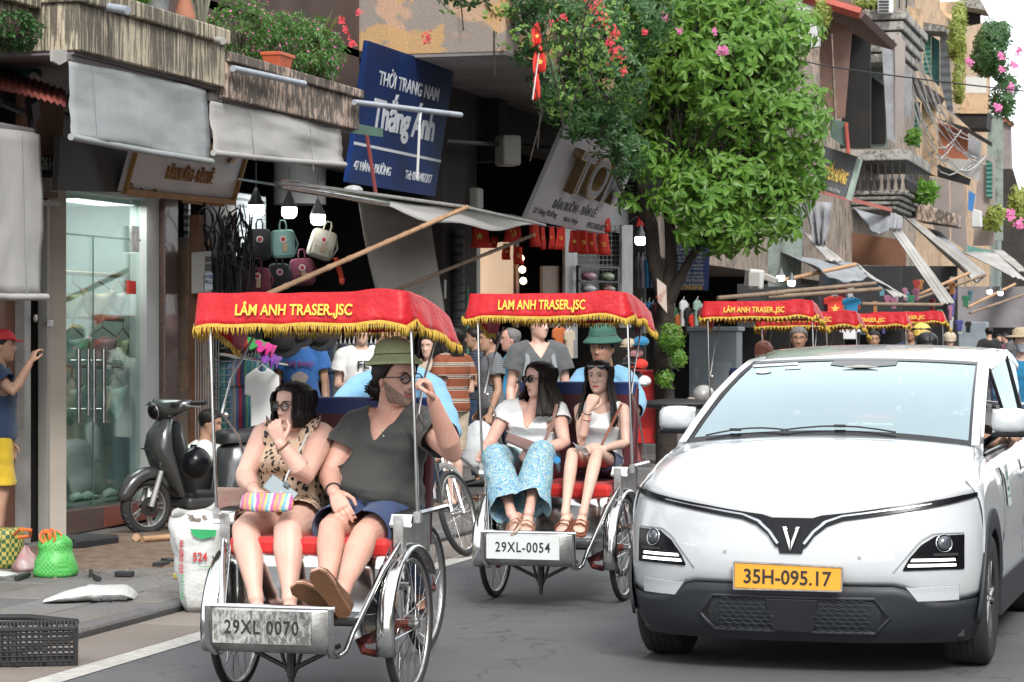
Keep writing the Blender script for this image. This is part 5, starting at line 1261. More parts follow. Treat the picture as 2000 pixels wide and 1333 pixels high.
o = text_obj('phone_lettering', '- 8 261459', .10, M_WHITE, sg_, frame(P(92, 320, X=FX + .145), (0, 1, 0), (0, 0, 1)), width=.52)
bB = thing('shop_house', 'lingerie shop with a folded beige shutter, glass doors and granite step', 'shop', (-9.5, 19.2, 0))
ysh = [P(px, 600, X=FX).y for px in (76, 118)]
pst = MB().bb(FX - .1, FX, ysh[0] + .02, ysh[1], PZ, 3.15); sh_ = part('shutter_post', pst, M_OFFW, bB)
nr = 9
rib = raw_mesh('shutter_rib', MB().rings([[V(x, y, z) for x, y in ((0, -.026), (.03, -.018), (.045, 0), (.03, .018), (0, .026))] for z in (PZ, 3.1)]), mat('beige_shutter', (.62, .56, .48), .55, vs=2, col2=(.48, .43, .37), bump=.2, bs=12))
for k in range(nr):
 o = link_mesh('shutter_rib', rib, None, bB); reparent_basis(o, Matrix.Translation((FX + .02, lerp(ysh[0] + .03, ysh[1] - .03, k / (nr - 1)), 0)))
part('shutter_edge', MB().bb(FX + .02, FX + .10, ysh[0] - .06, ysh[0] - .01, PZ, 3.1), M_OFFW, bB, bevel=.005)
part('shutter_lock', MB().lathe([(.03, 0), (.03, .01), (.01, .012)], frame(P(68, 622, X=FX + .10), (0, 1, 0), (0, 0, 1)), 12).bb(FX + .1, FX + .115, ysh[0] - .09, ysh[0] + .02, 1.74, 1.79), M_DCHR, bB)
st = part('granite_step', pX([(113, 1000), (330, 972), (330, 1008), (113, 1050)], FX + .02, 1.2), M_GRAN, bB, bevel=.01)
part('red_step_face', pX([(205, 992), (300, 978), (300, 1012), (205, 1030)], FX + .028, .02), M_GRANR, st)
fz0 = P(118, 1000, X=FX).z; gy = lambda px: P(px, 600, X=FX).y
def postY(p0, p1, z0, z1, x=FX, t=.10): return MB().bb(x - t, x, gy(p0), gy(p1), z0, z1)
ztop = P(200, 382, X=FX).z
part('display_back', MB().bb(FX - 1.1, FX - 1.05, gy(118), gy(300) + .3, fz0, ztop + .3).bb(FX - 1.05, FX - .1, gy(118), gy(300), fz0 - .1, fz0 + .02), mat('pale_green_wall', (.17, .20, .185), .6, vs=1.2, col2=(.12, .14, .13)), bB)
part('display_side', MB().bb(FX - 1.05, FX - .1, gy(116), gy(118), fz0, ztop + .3).bb(FX - 1.05, FX - .1, gy(298), gy(300) + .02, fz0, ztop + .3), mat('pale_side_wall', (.22, .26, .24), .6), bB)
part('window_frame', postY(276, 301, fz0, ztop + .15, FX + .05, .16).bb(FX - .1, FX + .04, gy(118), gy(301), ztop, ztop + .16), M_WHITE, bB, bevel=.006)
M_GLS = glass_mat('shop_glass', (.85, .94, .91), .05, (.75, .84, .82))
gl_ = part('glass_door', MB().bb(FX - .012, FX, gy(118), gy(181), fz0 + .01, P(150, 460, X=FX).z), M_GLS, bB)
part('glass_door', MB().bb(FX - .012, FX, gy(181) + .01, gy(274), fz0 + .01, P(250, 468, X=FX).z), M_GLS, bB)
part('glass_transom', MB().bb(FX - .012, FX, gy(118), gy(274), P(150, 458, X=FX).z, ztop), M_GLS, bB)
part('glass_edge', MB().bb(FX + .001, FX + .006, gy(118), gy(274), P(150, 458, X=FX).z - .01, P(150, 458, X=FX).z + .004).bb(FX + .001, FX + .006, gy(181), gy(181) + .012, fz0, P(150, 458, X=FX).z), mat('glass_edge_green', (.10, .20, .16), .2), bB)
part('door_hinge', MB().box(P(262, 467, X=FX + .02), (.03, .16, .22)), M_DCHR, bB, bevel=.004)
for px in (154, 173, 184, 203):
 x_ = FX + (.07 if px in (154, 203) else .05)
 part('door_handle', MB().tube([P(px, 682, X=x_), P(px, 826 if px != 173 else 812, X=x_)], .019, 10).tube([P(px, 705, X=x_), P(px, 705, X=x_) - V(.07, 0, 0)], .008, 6).tube([P(px, 800, X=x_), P(px, 800, X=x_) - V(.07, 0, 0)], .008, 6), M_CHROME, bB, smooth=60)
part('door_sensor', pX([(252, 548), (266, 550), (266, 575), (252, 574)], FX + .02, .02), M_RED, bB)
part('granite_pillar', postY(302, 328, PZ, ztop + .2, FX + .10, .3), M_GRAN, bB, bevel=.01)
part('fascia_board', pX([(118, 265), (262, 297), (240, 376), (112, 372)], FX + .30, .05), mat('grey_board', (.10, .10, .10), .55, vs=1.5, col2=(.07, .07, .07)), bB)
part('fascia_return', MB().bb(FX, FX + .12, gy(118), gy(300), ztop + .17, ztop + .21), M_WHITE, bB)
def lean_sign(tl, tr, br, bl, xt, xb, th=.05):
 bl3 = P(*bl, X=xb); br3 = P(*br, X=xb); tl3 = P(*tl, Y=bl3.y); tr3 = P(*tr, Y=br3.y)
 up = ((tl3 - bl3) + (tr3 - br3)) / 2; ex = (br3 - bl3); up = up - ex.normalized() * up.dot(ex.normalized())
 m = frame((bl3 + br3 + tl3 + tr3) / 4, ex, up); w = ex.length; h = up.length; return m, w, h
m, w, h = lean_sign((267, 275), (486, 292), (454, 397), (240, 376), 0, FX + .36)
s43 = thing('shop_sign', 'white leaning sign with gold letters reading BÁN BUÔN - BÁN LẺ', 'sign', m.translation)
part('sign_panel', MB().box(m @ V(0, .15, -.03), (w, h + .3, .05), m.to_3x3()), mat('sign_white', (.78, .74, .72), .4, var=.05), s43, bevel=.004)
M_GLD = mat('gold_trim', (.42, .22, .07), .35, .4, vs=8)
part('gold_frame', MB().box(m @ V(0, -h / 2 + .012, 0), (w, .05, .06), m.to_3x3()).box(m @ V(w / 2 - .015, .15, 0), (.03, h + .3, .06), m.to_3x3()).box(m @ V(-w / 2 + .01, .15, 0), (.02, h + .3, .06), m.to_3x3()), M_GLD, s43, bevel=.003)
text_obj('lettering', 'BÁN BUÔN - BÁN LẺ', .15, M_GLD, s43, m @ Matrix.Translation((.06, -.01, .006)), width=w * .42, depth=.012, bold=.012)
text_obj('address_lettering', '43 HÀNG ĐƯỜNG', .085, M_GLD, s43, m @ Matrix.Translation((-w * .31, -.22, .006)), width=w * .25, depth=.008, bold=.012)
text_obj('phone_lettering', '090.203.2332 - 081.612.6789', .075, M_GLD, s43, m @ Matrix.Translation((w * .22, -.24, .006)), width=w * .40, depth=.008, bold=.012)
text_obj('name_lettering', 'yVy', .26, M_GLD, s43, m @ Matrix.Translation((w * .25, .26, .006)), width=w * .42, depth=.02, bold=.02)
part('location_pin', MB().torus(m @ Matrix.Translation((-w * .46, -.19, .01)), .035, .008, 16, 5).tube([m @ V(-w * .46, -.225, .01), m @ V(-w * .46, -.28, .01)], [.012, .003], 6), M_GLD, s43)
cols = [((.40, .38, .22), 'sage'), ((.48, .33, .22), 'beige'), ((.50, .42, .38), 'pale'), ((.36, .46, .40), 'mint'), ((.46, .22, .23), 'rose'), ((.50, .47, .30), 'cream')]
rail_ = thing('hanger_rail', 'wooden rails with hangers crossing behind the shop glass', 'rail', P(200, 620, X=FX - .25))
for (a, b, yy) in ((118, 246, 535), (118, 240, 620), (118, 250, 715)):
 part('rail', MB().tube([P(a, yy - 3, X=FX - .25), P(b, yy + 5, X=FX - .25)], .02, 6), M_BAMBD, rail_)
def panty(px, py, wpx, hpx, m, lb):
 a = P(px, py, X=FX - .14); s = (P(px + wpx / 2, py, X=FX - .14) - P(px - wpx / 2, py, X=FX - .14)).length; hh = hpx / 5000 * 20.6; G = []
 t = thing('underwear', lb, 'underwear', a, 0, 'underwear on hangers behind the shop glass')
 for i in range(7):
  v = i / 6; w_ = s * (1 - .15 * v - .62 * max(0, v - .45) / .55); G.append([a + V(.02 * math.sin(j * 1.1 + i) , (j / 8 - .5) * w_, -hh * v - .02 * math.cos((j / 8 - .5) * 5)) for j in range(9)])
 part('fabric', MB().grid(G), m, t, smooth=180, solid=.006)
 part('hanger', MB().tube([a + V(0, -s * .45, .0), a + V(0, 0, .09), a + V(0, s * .45, 0)], .006, 5).tube([a + V(0, 0, .09), a + V(0, .01, .16)], .004, 5), M_WOOD, t)
for i, (px, py, w_, h_, ci) in enumerate([(142, 572, 54, 55, 0), (192, 570, 68, 62, 1), (232, 570, 36, 48, 2), (142, 660, 56, 60, 3), (200, 660, 66, 58, 4), (240, 662, 34, 48, 5), (140, 758, 50, 72, 3), (226, 756, 42, 66, 3)]):
 panty(px, py, w_, h_, cloth('panty_' + str(ci), tuple(min(.8, k * 1.35) for k in cols[ci][0])), f"{cols[ci][1]} underpants on a hanger, {['top', 'top', 'top', 'middle', 'middle', 'middle', 'bottom', 'bottom'][i]} row, {['left', 'centre', 'right', 'left', 'centre', 'right', 'left', 'right'][i]}")
for i, (px, py) in enumerate([(140, 975), (160, 972), (205, 978)]):
 p = P(px, py, X=FX - .30); p.z = fz0 + .02; mb = MB(); rs = []
 for y, w_, h_ in ((0, .02, .03), (.03, .04, .06), (.12, .042, .075), (.20, .045, .045), (.28, .04, .03), (.31, .015, .02)):
  rs.append([p + V(w_ * math.cos(q), y, h_ * (.5 + .5 * math.sin(q))) for q in [2 * math.pi * k / 12 for k in range(12)]])
 q = part('sneaker', mb.rings(rs), mat('sneaker_white', (.45, .52, .45), .6), smooth=60, cat='shoe', label=['white sneaker behind the glass, leftmost', 'pale green sneaker behind the glass, in the middle', 'white sneaker behind the glass, rightmost'][i])
bl1 = thing('balcony_slab', 'cream concrete balcony with rain streaks above the first grey blinds', 'balcony', (-8, 18, 3.5))
ya, yb_ = P(155, 95, X=SX).y, P(440, 172, X=SX).y
part('slab', MB().bb(FX, SX, ya, yb_, 3.58, 3.90), M_CONC, bl1, bevel=.008)
part('coping', MB().bb(FX, SX + .04, ya - .03, yb_ + .02, 3.90, 4.02), M_CONC, bl1, bevel=.015)
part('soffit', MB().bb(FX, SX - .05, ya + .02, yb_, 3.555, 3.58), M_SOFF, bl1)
bl0 = thing('balcony_slab', 'mossy concrete ledge with a small bush at the top left corner', 'balcony', (-8.4, 15, 3.5))
part('slab', MB().bb(FX, -7.62, 12, ya - .002, 3.62, 3.86), M_CONC2, bl0, bevel=.01)
part('coping', MB().bb(FX, -7.56, 12, ya - .035, 3.86, 3.97), M_CONC, bl0, bevel=.01)
bl2 = thing('balcony_slab', 'blackened pinkish balcony slab with a long pipe across its face', 'balcony', (-8, 21, 3.5))
yc = P(702, 200, X=SX).y
part('slab', MB().bb(FX, SX, yb_ + .03, yc, 3.50, 3.78), M_CONC2, bl2, bevel=.01)
part('coping', MB().bb(FX, SX + .035, yb_ + .03, yc + .03, 3.78, 3.86), M_CONC2, bl2, bevel=.012)
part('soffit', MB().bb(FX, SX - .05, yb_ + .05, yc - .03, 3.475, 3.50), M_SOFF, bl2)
def pipe(nm, lb, pts, r, m=M_PIPE):
 return part(nm, MB().tube(pts, r, 12).tube([pts[-1], pts[-1] + (pts[-1] - pts[-2]).normalized() * .002], r * .8, 12), m, smooth=40, label=lb, cat='pipe')
pipe('drain_pipe', 'short grey drain pipe sticking out at the top of the streaked balcony', [P(208, 14, X=SX + .02), P(250, 21, X=SX + .22)], .030)
pipe('drain_pipe', 'cream drain stub at the right end of the streaked balcony', [P(415, 78, X=SX + .0), P(436, 81, X=SX + .12)], .028, M_OFFW)
pipe('drain_pipe', 'long grey pipe running along the face of the mossy balcony slab', [P(455, 134, X=SX + .06), P(594, 164, X=SX + .10)], .026)
pp = pipe('drain_pipe', 'long grey pipe jutting out past the blue shop sign', [P(692, 200, X=SX + .05), P(900, 225, X=SX + .30)], .026)
part('strap', MB().tube([P(822, 214, X=SX + .2), P(820, 235, X=SX + .22), P(815, 350, X=SX + .2)], .012, 5, flat=.3), M_WHITE, label='white strap hanging from the jutting pipe in front of the blue sign', cat='strap')
def blind(lb, px, X, z0, z1, seed, m=M_CANV, seams=(), rise=0, bar=True):
 y0, y1 = P(px[0], 200, X=X).y, P(px[1], 200, X=X).y
 t = thing('window_blind', lb, 'blind', (X, (y0 + y1) / 2, z0), 0, 'grey roll-down blinds over the shops')
 G = []
 for i in range(15):
  v = i / 14; z = lerp(z1, z0, v); G.append([V(X + .035 * noise.noise(V(seed, u * 3, v * 1.6)) + .018 * math.sin(u * 9 + v * 3 + seed) * v + .012 * noise.noise(V(seed, u * 9, v * 6)) + .03 * v, lerp(y0, y1, u), z + rise * u * v + .03 * (1 - v) * math.sin(u * 2)) for u in [k / 24 for k in range(25)]])
 part('cloth', MB().grid(G), m, t, smooth=180, solid=.004)
 if bar: part('bottom_bar', MB().tube([V(X + .035, y0 - .04, z0), V(X + .04, (y0 + y1) / 2, z0 - .01 + rise / 2), V(X + .035, y1 + .03, z0 + rise)], .024, 10), m, t, smooth=60)
 for s in seams:
  part('seam', MB().tube([V(X + .025 + .03 * (k / 8), lerp(y0, y1, s), lerp(z1, z0, k / 8)) for k in range(9)], .0035, 4), mat('seam_grey', (.25, .26, .27), .8), t)
 part('roller_box', MB().bb(X - .10, X - .02, y0 + .02, y1 - .02, z1 + .0, z1 + .07), M_SOFF, t, bevel=.02)
 return t
blind('large grey blind under the streaked balcony, above the glass doors', (134, 402), SX - .05, 2.99, 3.50, 3, seams=(.14,))
blind('grey blind with two seams under the mossy balcony, left of the blue sign', (412, 664), SX - .05, 3.06, 3.46, 8, m=M_CANVL, seams=(.26, .72), rise=.11)
b3 = blind('long pale blind hanging at the left edge of the picture', (-70, 78), -7.75, 1.93, 3.02, 5, m=M_CANVL, seams=(.72,))
part('bracket_plate', pX([(102, 98), (131, 97), (131, 120), (117, 128), (103, 120)], SX - .02, .02), M_OFFW, label='rusty white steel plate under the corner of the streaked balcony', cat='bracket', bevel=.003)
part('green_sheet', sheet([P(-40, 100, Y=17.0), P(85, 102, Y=17.0), P(80, 150, Y=16.6), P(-40, 140, Y=16.5)], wav=.02), mat('green_tarp', (.03, .12, .10), .6), label='dark green tarpaulin under the mossy ledge at the left edge', cat='tarpaulin', solid=.004)
cr = MB(); G = []
for j in range(61):
 u = j / 60; w_ = .010 * math.sin(j * 1.57); G.append([P(lerp(-60, 128, u), lerp(118, 182, u) - 0, Y=16.55) + V(0, 0, w_ + .02), P(lerp(-60, 128, u), lerp(138, 190, u), Y=15.9) + V(0, 0, w_ - .06)])
ra = thing('corrugated_awning', 'small red corrugated iron awning at the left edge', 'awning', (-8, 16, 3))
part('sheet', MB().grid(G), mat('rusty_red_iron', (.34, .08, .06), .7, vs=6, col2=(.13, .05, .04), bump=.4), ra, solid=.004, smooth=60)
part('beam', MB().hexa([P(-60, 165, Y=16.6), P(95, 195, Y=16.6), P(92, 196, Y=16.9), P(-60, 166, Y=16.9)], [P(-60, 140, Y=16.6), P(92, 172, Y=16.6), P(92, 172, Y=16.9), P(-60, 140, Y=16.9)]), mat('dark_red_steel', (.17, .03, .03), .5, vs=4), ra)
part('strut', MB().tube([P(0, 200, Y=16.7), P(60, 225, Y=17.2), P(70, 300, Y=17.6)], .03, 6).tube([P(62, 195, Y=16.8), P(66, 228, Y=17.0)], .05, 4), M_BLACK, ra)
bC = thing('shop_house', 'dark open bag and clothes shop between the glass doors and the blue sign', 'shop', (-9.8, 24, 0))
mb, a0, b0 = room('r', 332, 862, 4.7, 3.2)
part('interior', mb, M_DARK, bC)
part('upper_wall', MB().bb(FX - .2, FX - .02, 18.15, P(705, 300, X=FX).y, 3.45, 9), mat('brown_upper_wall', (.10, .065, .055), .9, vs=1, col2=(.05, .035, .03)), bC)
part('plaster_pillar', postY(352, 390, PZ, 2.55, FX + .12, .35), plaster('orange_plaster', (.52, .34, .23), [(.40, .27, .19), (.30, .24, .2)], 2), bC, bevel=.01)
part('timber_post', postY(349, 358, PZ, 2.75, FX + .2, .1), M_WOOD, bC)
part('grey_column', MB().tube([P(845, 660, X=FX).xy.to_3d(), P(845, 660, X=FX).xy.to_3d() + V(0, 0, 4.6)], .14, 14), M_DARKW, bC, smooth=60)
part('corrugated_shutter', MB().bb(FX - .5, FX - .45, gy(455), gy(600), 2.45, 3.1), corrugated('white_slats', (.40, .44, .45), 90, 2, .6), bC)
part('old_wall', MB().bb(FX - .02, FX + .04, P(856, 660, X=FX).y, P(925, 660, X=FX).y, 0, 4.7), M_DARKW, bC)
part('round_column', MB().tube([P(585, 400, X=FX - .4), P(585, 300, X=FX - .4)], .28, 20), mat('grey_column_mat', (.22, .22, .22), .6, vs=2), bC, smooth=60)
part('cable_dark_box', MB().bb(FX - .1, FX + .05, gy(392), gy(452), 1.6, 3.0), M_BLACK, bC)  # no recess here: black box added so the cable tangle reads dark
cab = MB()
for k in range(40):
 r_ = random.Random(k); x = FX + .15 + r_.uniform(0, .25); y = gy(385) + r_.uniform(-.35, .55); z1 = r_.uniform(2.55, 2.9); pts = []
 for i in range(9):
  s = i / 8; pts.append(V(x + r_.uniform(-.03, .03), y + (s * ((k * 37) % 17 / 17 - .4)) * .8 + .12 * math.sin(s * 7 + k), lerp(z1, r_.uniform(1.5, 2.4), s)))
 cab.tube(pts, r_.uniform(.005, .010), 5)
for k in range(5):
 c = V(FX + .2, gy(372) + rnd.uniform(-.2, .35), 2.55 + rnd.uniform(-.25, .2)); cab.torus(Matrix.Translation(c) @ Matrix.Rotation(R(90), 4, 'Y') @ Matrix.Rotation(rnd.uniform(-.5, .5), 4, 'X'), rnd.uniform(.06, .13), .007, 24, 5)
tag(part('cable_bundle', cab, M_BLACK, smooth=60), 'tangle of black cables above the grey meter box', 'cable', kind='stuff')
mbx = thing('meter_box', 'grey electricity meter box with paper labels beside the orange pillar', 'meter box', P(392, 575, X=FX + .3))
part('box', MB().hexa([P(374, 575, X=FX + .30), P(413, 572, X=FX + .30), P(413, 572, X=FX + .12), P(374, 575, X=FX + .12)], [P(374, 494, X=FX + .30), P(413, 490, X=FX + .30), P(413, 490, X=FX + .12), P(374, 494, X=FX + .12)]), M_OFFW, mbx, bevel=.012)
part('label_sheet', pX([(400, 534), (415, 533), (415, 566), (400, 568)], FX + .306, .002), mat('label_blue_white', (.55, .58, .62), .6, var=0), mbx)
text_obj('label_print', 'TÀI CHÍNH\nHPD 26.2', .09, mat('print_blue', (.05, .10, .30), .6, var=0), mbx, frame(P(407.5, 545, X=FX + .309), (0, 1, 0), (0, 0, 1)), width=.22, depth=.0005)
part('label_sheet', MB().merge(pX([(402, 502), (413, 501), (413, 512), (402, 513)], FX + .306, .002)).merge(pX([(402, 516), (413, 515), (413, 529), (402, 530)], FX + .306, .002)), M_BLACK, mbx)
g = MB()
for k in range(10): a = P(382 + 5 * k, 640, X=FX + .25); g.tube([V(a.x, a.y, 1.68), V(a.x, a.y, .75)], .005, 4)
for k in range(16): z = lerp(.75, 1.68, k / 15); g.tube([V(FX + .25, gy(382), z), V(FX + .25, gy(428), z)], .005, 4)
tag(part('wire_grid', g, M_STEEL), 'white wire display grid beside the orange pillar', 'grid')
sl_ = MB()
for k in range(26): sl_.box((FX + .05, gy(400), .5 + k * .05), (.02, .5, .035), Matrix.Rotation(.4, 3, 'Y'))
tag(part('slat_panel', sl_, M_STEEL, kind='stuff'), 'grey slatted shutter behind the wire grid', 'shutter')
def bulb(px, py, w_, X=None, lb='', D=None, grp='hanging shop light bulbs'):
 c = P(px, py, X=X) if X is not None else P(px, py, D=D); dd = -SN * c.x + CS * c.y; r = w_ / 2 / FP * dd
 t = thing('light_bulb', lb, 'light bulb', c, 0, grp); mt = Matrix.Translation(c)
 part('globe', MB().lathe([(.001, -r * 1.15), (r * .6, -r * 1.1), (r * .95, -r * .75), (r, -r * .3), (r * .98, r * .3)], mt, 20), M_BULB, t, smooth=180)
 part('socket', MB().lathe([(r * 1.0, r * .3), (r * .95, r * .7), (r * .45, r * 1.3), (r * .25, r * 2.0), (r * .2, r * 2.4)], mt, 16), mat('bulb_socket', (.10, .11, .11), .4), t, smooth=60)
 part('cord', MB().tube([c + V(0, 0, r * 2.3), c + V(0, 0, r * 2.3 + .25)], .005, 5), M_BLACK, t)
bulb(500, 406, 32, FX + .15, 'left of the three bright bulbs over the bag shop'); bulb(565, 410, 30, FX + .2, 'middle of the three bright bulbs over the bag shop'); bulb(621, 424, 29, FX + .25, 'right of the three bright bulbs over the bag shop')
pl_ = bpy.data.lights.new('shop_lamp', 'POINT'); pl_.energy = 9; pl_.shadow_soft_size = .15; pl_.color = (.95, .98, 1)
po = bpy.data.objects.new('shop_lamp', pl_); COL.objects.link(po); po.location = P(560, 430, X=FX - .1)
pl3 = bpy.data.lights.new('display_lamp', 'AREA'); pl3.energy = 16; pl3.size = 1.2; pl3.color = (1, 1, .98); po3 = bpy.data.objects.new('display_lamp', pl3); COL.objects.link(po3); po3.location = (FX - .28, gy(210), ztop - .05)
def backpack(px, py, w_, h_, m, lb, X, tilt=0, logo=True, tagc=True):
 c = P(px, py, X=X); dd = -SN * c.x + CS * c.y; w = w_ / FP * dd; h = h_ / FP * dd
 t = thing('backpack', lb, 'backpack', c, 0, 'small square backpacks hanging in the bag shop')
 fm = Matrix.Translation(c) @ frame(V(0, 0, 0), CR_ + V(.0, .3, 0), V(0, 0, 1)) @ Matrix.Rotation(tilt, 4, 'Z')
 rs = []
 for z, s in ((-.20 * w, .86), (-.16 * w, 1), (.10 * w, 1), (.17 * w, .9)):
  rs.append([fm @ V(math.copysign(abs(math.cos(a)) ** .35, math.cos(a)) * w / 2 * s, math.copysign(abs(math.sin(a)) ** .35, math.sin(a)) * h / 2 * s, z + .008 * noise.noise(V(a * 2, z * 9, px))) for a in [2 * math.pi * k / 28 for k in range(28)]])
 part('bag_body', MB().rings(rs), m, t, smooth=50)
 part('front_pocket', MB().box(fm @ V(0, -h * .22, .18 * w), (w * .7, h * .36, .06 * w), fm.to_3x3()), m, t, bevel=.012)
 part('handle', MB().tube([fm @ V(sx * w * .14, h * .46 + k, .1 * w) for sx, k in ((-1, 0), (-1, .06), (-.6, .10), (.6, .10), (1, .06), (1, 0))], .009, 6), m, t, smooth=60)
 part('side_strap', MB().tube([fm @ V(w * .5, h * .3, 0), fm @ V(w * .62, 0, .02), fm @ V(w * .5, -h * .35, 0)], .010, 5), m, t)
 if logo:
  lm = fm @ Matrix.Translation((-w * .02 if tagc else 0, h * .16, .18 * w))
  lo = part('round_badge', MB().lathe([(.034, 0), (.034, .004), (.001, .0042)], lm, 20), mat('badge_white', (.55, .53, .52), .6, var=0), t)
  part('badge_centre', MB().lathe([(.022, .004), (.022, .006), (.001, .0062)], lm, 18), mat('badge_red', (.38, .03, .04), .6, var=0), lo)
 if tagc:
  part('paper_tag', MB().box(fm @ V(w * .02, -h * .12, .26 * w), (.045, .085, .002), fm.to_3x3()).tube([fm @ V(0, h * .1, .19 * w), fm @ V(w * .02, -h * .04, .26 * w)], .0015, 4), mat('kraft_tag', (.45, .32, .22), .8), t)
B1 = cloth('mint_nylon', (.20, .36, .33), (.15, .29, .27)); B2 = cloth('sand_nylon', (.42, .40, .32), (.33, .31, .25)); B3 = cloth('maroon_nylon', (.13, .018, .04)); B4 = cloth('black_nylon', (.013, .014, .018)); B5 = cloth('olive_nylon', (.06, .075, .05))
backpack(553, 477, 46, 56, B1, 'mint green square backpack with a paper tag', FX + .15, .05)
backpack(629, 478, 50, 58, B2, 'sand coloured backpack tilting on its hook', FX + .2, -.3)
backpack(506, 478, 46, 62, B4, 'black backpack left of the mint one', FX - .1, 0, True, False)
backpack(502, 548, 50, 50, B3, 'maroon backpack low at the left of the bag shop', FX - .05, 0)
backpack(545, 540, 40, 50, B4, 'black backpack between the two maroon ones', FX - .1, 0, True, False)
backpack(590, 532, 46, 54, B3, 'maroon backpack under the sand coloured one', FX, .05)
backpack(448, 535, 44, 60, B5, 'olive green rucksack hanging beside the meter box', FX + .1, .1, False, False)
part('red_lanyard', MB().tube([P(656, 505, X=FX + .2), P(664, 530, X=FX + .2), P(668, 548, X=FX + .2)], .03, 6, flat=.3).ball(P(668, 548, X=FX + .2), (.03, .03, .05)), mat('orange_red_nylon', (.60, .07, .03), .6), label='orange red key strap hanging right of the bags', cat='strap')
cn = thing('canvas_canopy', 'grey canvas canopy held out by bamboo poles over the bag shop', 'canopy', P(800, 420, X=-8))
A = P(548, 356, X=FX + .25); B = P(905, 402, X=FX + 1.5); Cq = P(1062, 440, X=FX + 1.55); Dq = P(760, 392, X=FX + .2)
Ea = P(455, 352, X=FX + .3)
part('canvas', sheet([P(555, 352, X=FX + .2), P(1000, 418, X=FX + .2), P(1064, 440, X=FX + 1.15), P(640, 366, X=FX + 1.15)][0:4], 20, 8, sag=.16, wav=.02), M_CANVL, cn, solid=.005, smooth=180)
part('front_edge', MB().tube([P(545, 357, X=FX + 1.2), P(640, 368, X=FX + 1.2), P(905, 404, X=FX + 1.2), P(1064, 440, X=FX + 1.2)], .018, 6), M_STEEL, cn)
part('metal_roller', MB().tube([P(545, 360, X=FX + 1.1), P(755, 396, X=FX + 1.1)], .045, 8), M_CHROME, cn, smooth=60)
part('metal_ledge', MB().hexa([P(465, 352, X=FX + .2), P(560, 368, X=FX + .2), P(560, 368, X=FX + 1.0), P(465, 352, X=FX + 1.0)][::1], [P(465, 348, X=FX + .2), P(560, 362, X=FX + .2), P(560, 362, X=FX + 1.0), P(465, 348, X=FX + 1.0)]), mat('blue_grey_metal', (.20, .27, .31), .4, .4), cn)
part('plastic_bag', MB().ball(P(690, 372, X=FX + .9), (.10, .08, .05), 9, 6), M_WHITE, label='crumpled pale plastic bag lying on the grey canopy', cat='plastic bag')
def bamboo(lb, a, b, r=.018, m=M_BAMB, n=9):
 a, b = Vector(a), Vector(b); pts = []; rr = []
 for k in range(n):
  for e, q in ((-.008, 1), (0, 1.22), (.008, 1)):
   s = min(1, max(0, (k + .3) / n + e)); pts.append(a.lerp(b, s)); rr.append(r * q)
 return part('bamboo_pole', MB().tube([a] + pts + [b], [r] + rr + [r], 8), m, smooth=60, label=lb, cat='bamboo pole', group='bamboo poles propping the awnings')
bamboo('thick bamboo pole rising from the nearest red canopy to the grey canopy corner', P(500, 585, X=FX + .9), P(912, 405, X=FX + 1.22), .026, n=11)
bamboo('dark bamboo pole slanting behind the thick one up to the TOM shop', P(735, 583, X=FX + .5), P(1040, 460, X=FX + 1.0), .022, M_BAMBD)
G = []
for i in range(11):
 v = i / 10; G.append([P(lerp(lerp(700, 758, v) - 6 * math.sin(v * 3), lerp(838, 875, v), u), lerp(395 + 20 * u, 650, v), X=FX + .42 + .07 * math.sin(u * 7 + v * 3) + .03 * noise.noise(V(u * 5, v * 5, 1))) for u in [k / 16 for k in range(17)]])
tag(part('hanging_cloth', MB().grid(G), mat('pale_tarp', (.42, .40, .36), .8, vs=2, col2=(.33, .31, .28), bump=.4, bs=8, dist=.03), smooth=180, solid=.004), 'pale tarpaulin hanging beside the bag shop behind the bamboo pole', 'tarpaulin')
m, w, h = lean_sign((722, 85), (886, 132), (850, 385), (680, 357), 0, FX + .35)
sb = thing('shop_sign', 'large navy leaning sign reading THỜI TRANG NAM above Thắng Ánh', 'sign', m.translation)
M_SB = mat('sign_navy', (.006, .028, .13), .55, vs=1.2, col2=(.005, .015, .06), spec=.2)
part('sign_panel', MB().box(m @ V(0, 0, -.03), (w, h, .06), m.to_3x3()), M_SB, sb, bevel=.004)
M_SW = mat('sign_letter', (.55, .58, .62), .5, var=0)
text_obj('lettering', 'THỜI TRANG NAM', .20, M_SW, sb, m @ Matrix.Translation((.02, h * .29, .002)), width=w * .70, depth=.003, bold=.012)
text_obj('name_lettering', 'Thắng Ánh', .50, M_SW, sb, m @ Matrix.Translation((.02, h * .02, .002)), width=w * .72, depth=.003, bold=.03, space=.95)
text_obj('address_lettering', '47 HÀNG ĐƯỜNG', .13, M_SW, sb, m @ Matrix.Translation((-w * .27, -h * .36, .002)), width=w * .40, depth=.003, bold=.015)
text_obj('phone_lettering', 'Tel: 0903407217', .10, M_SW, sb, m @ Matrix.Translation((w * .26, -h * .37, .002)), width=w * .32, depth=.003, bold=.012)
part('sign_rule', MB().box(m @ V(0, -h * .22, .002), (w, .03, .004), m.to_3x3()), M_SW, sb)
part('sign_strut', MB().tube([P(716, 262, X=FX + .7), P(734, 378, X=FX + .8)], .02, 6), mat('dark_red_steel', (.17, .03, .03), .5), label='thin dark red strut in front of the blue sign', cat='strut')
part('green_bracket', MB().hexa([P(668, 258, X=SX - .1), P(748, 268, X=SX - .1), P(748, 268, X=SX - .3), P(668, 258, X=SX - .3)], [P(668, 236, X=SX - .1), P(748, 252, X=SX - .1), P(748, 252, X=SX - .3), P(668, 236, X=SX - .3)]), mat('green_steel', (.06, .16, .11), .5, vs=5), label='green steel awning arm at the end of the mossy balcony', cat='bracket')
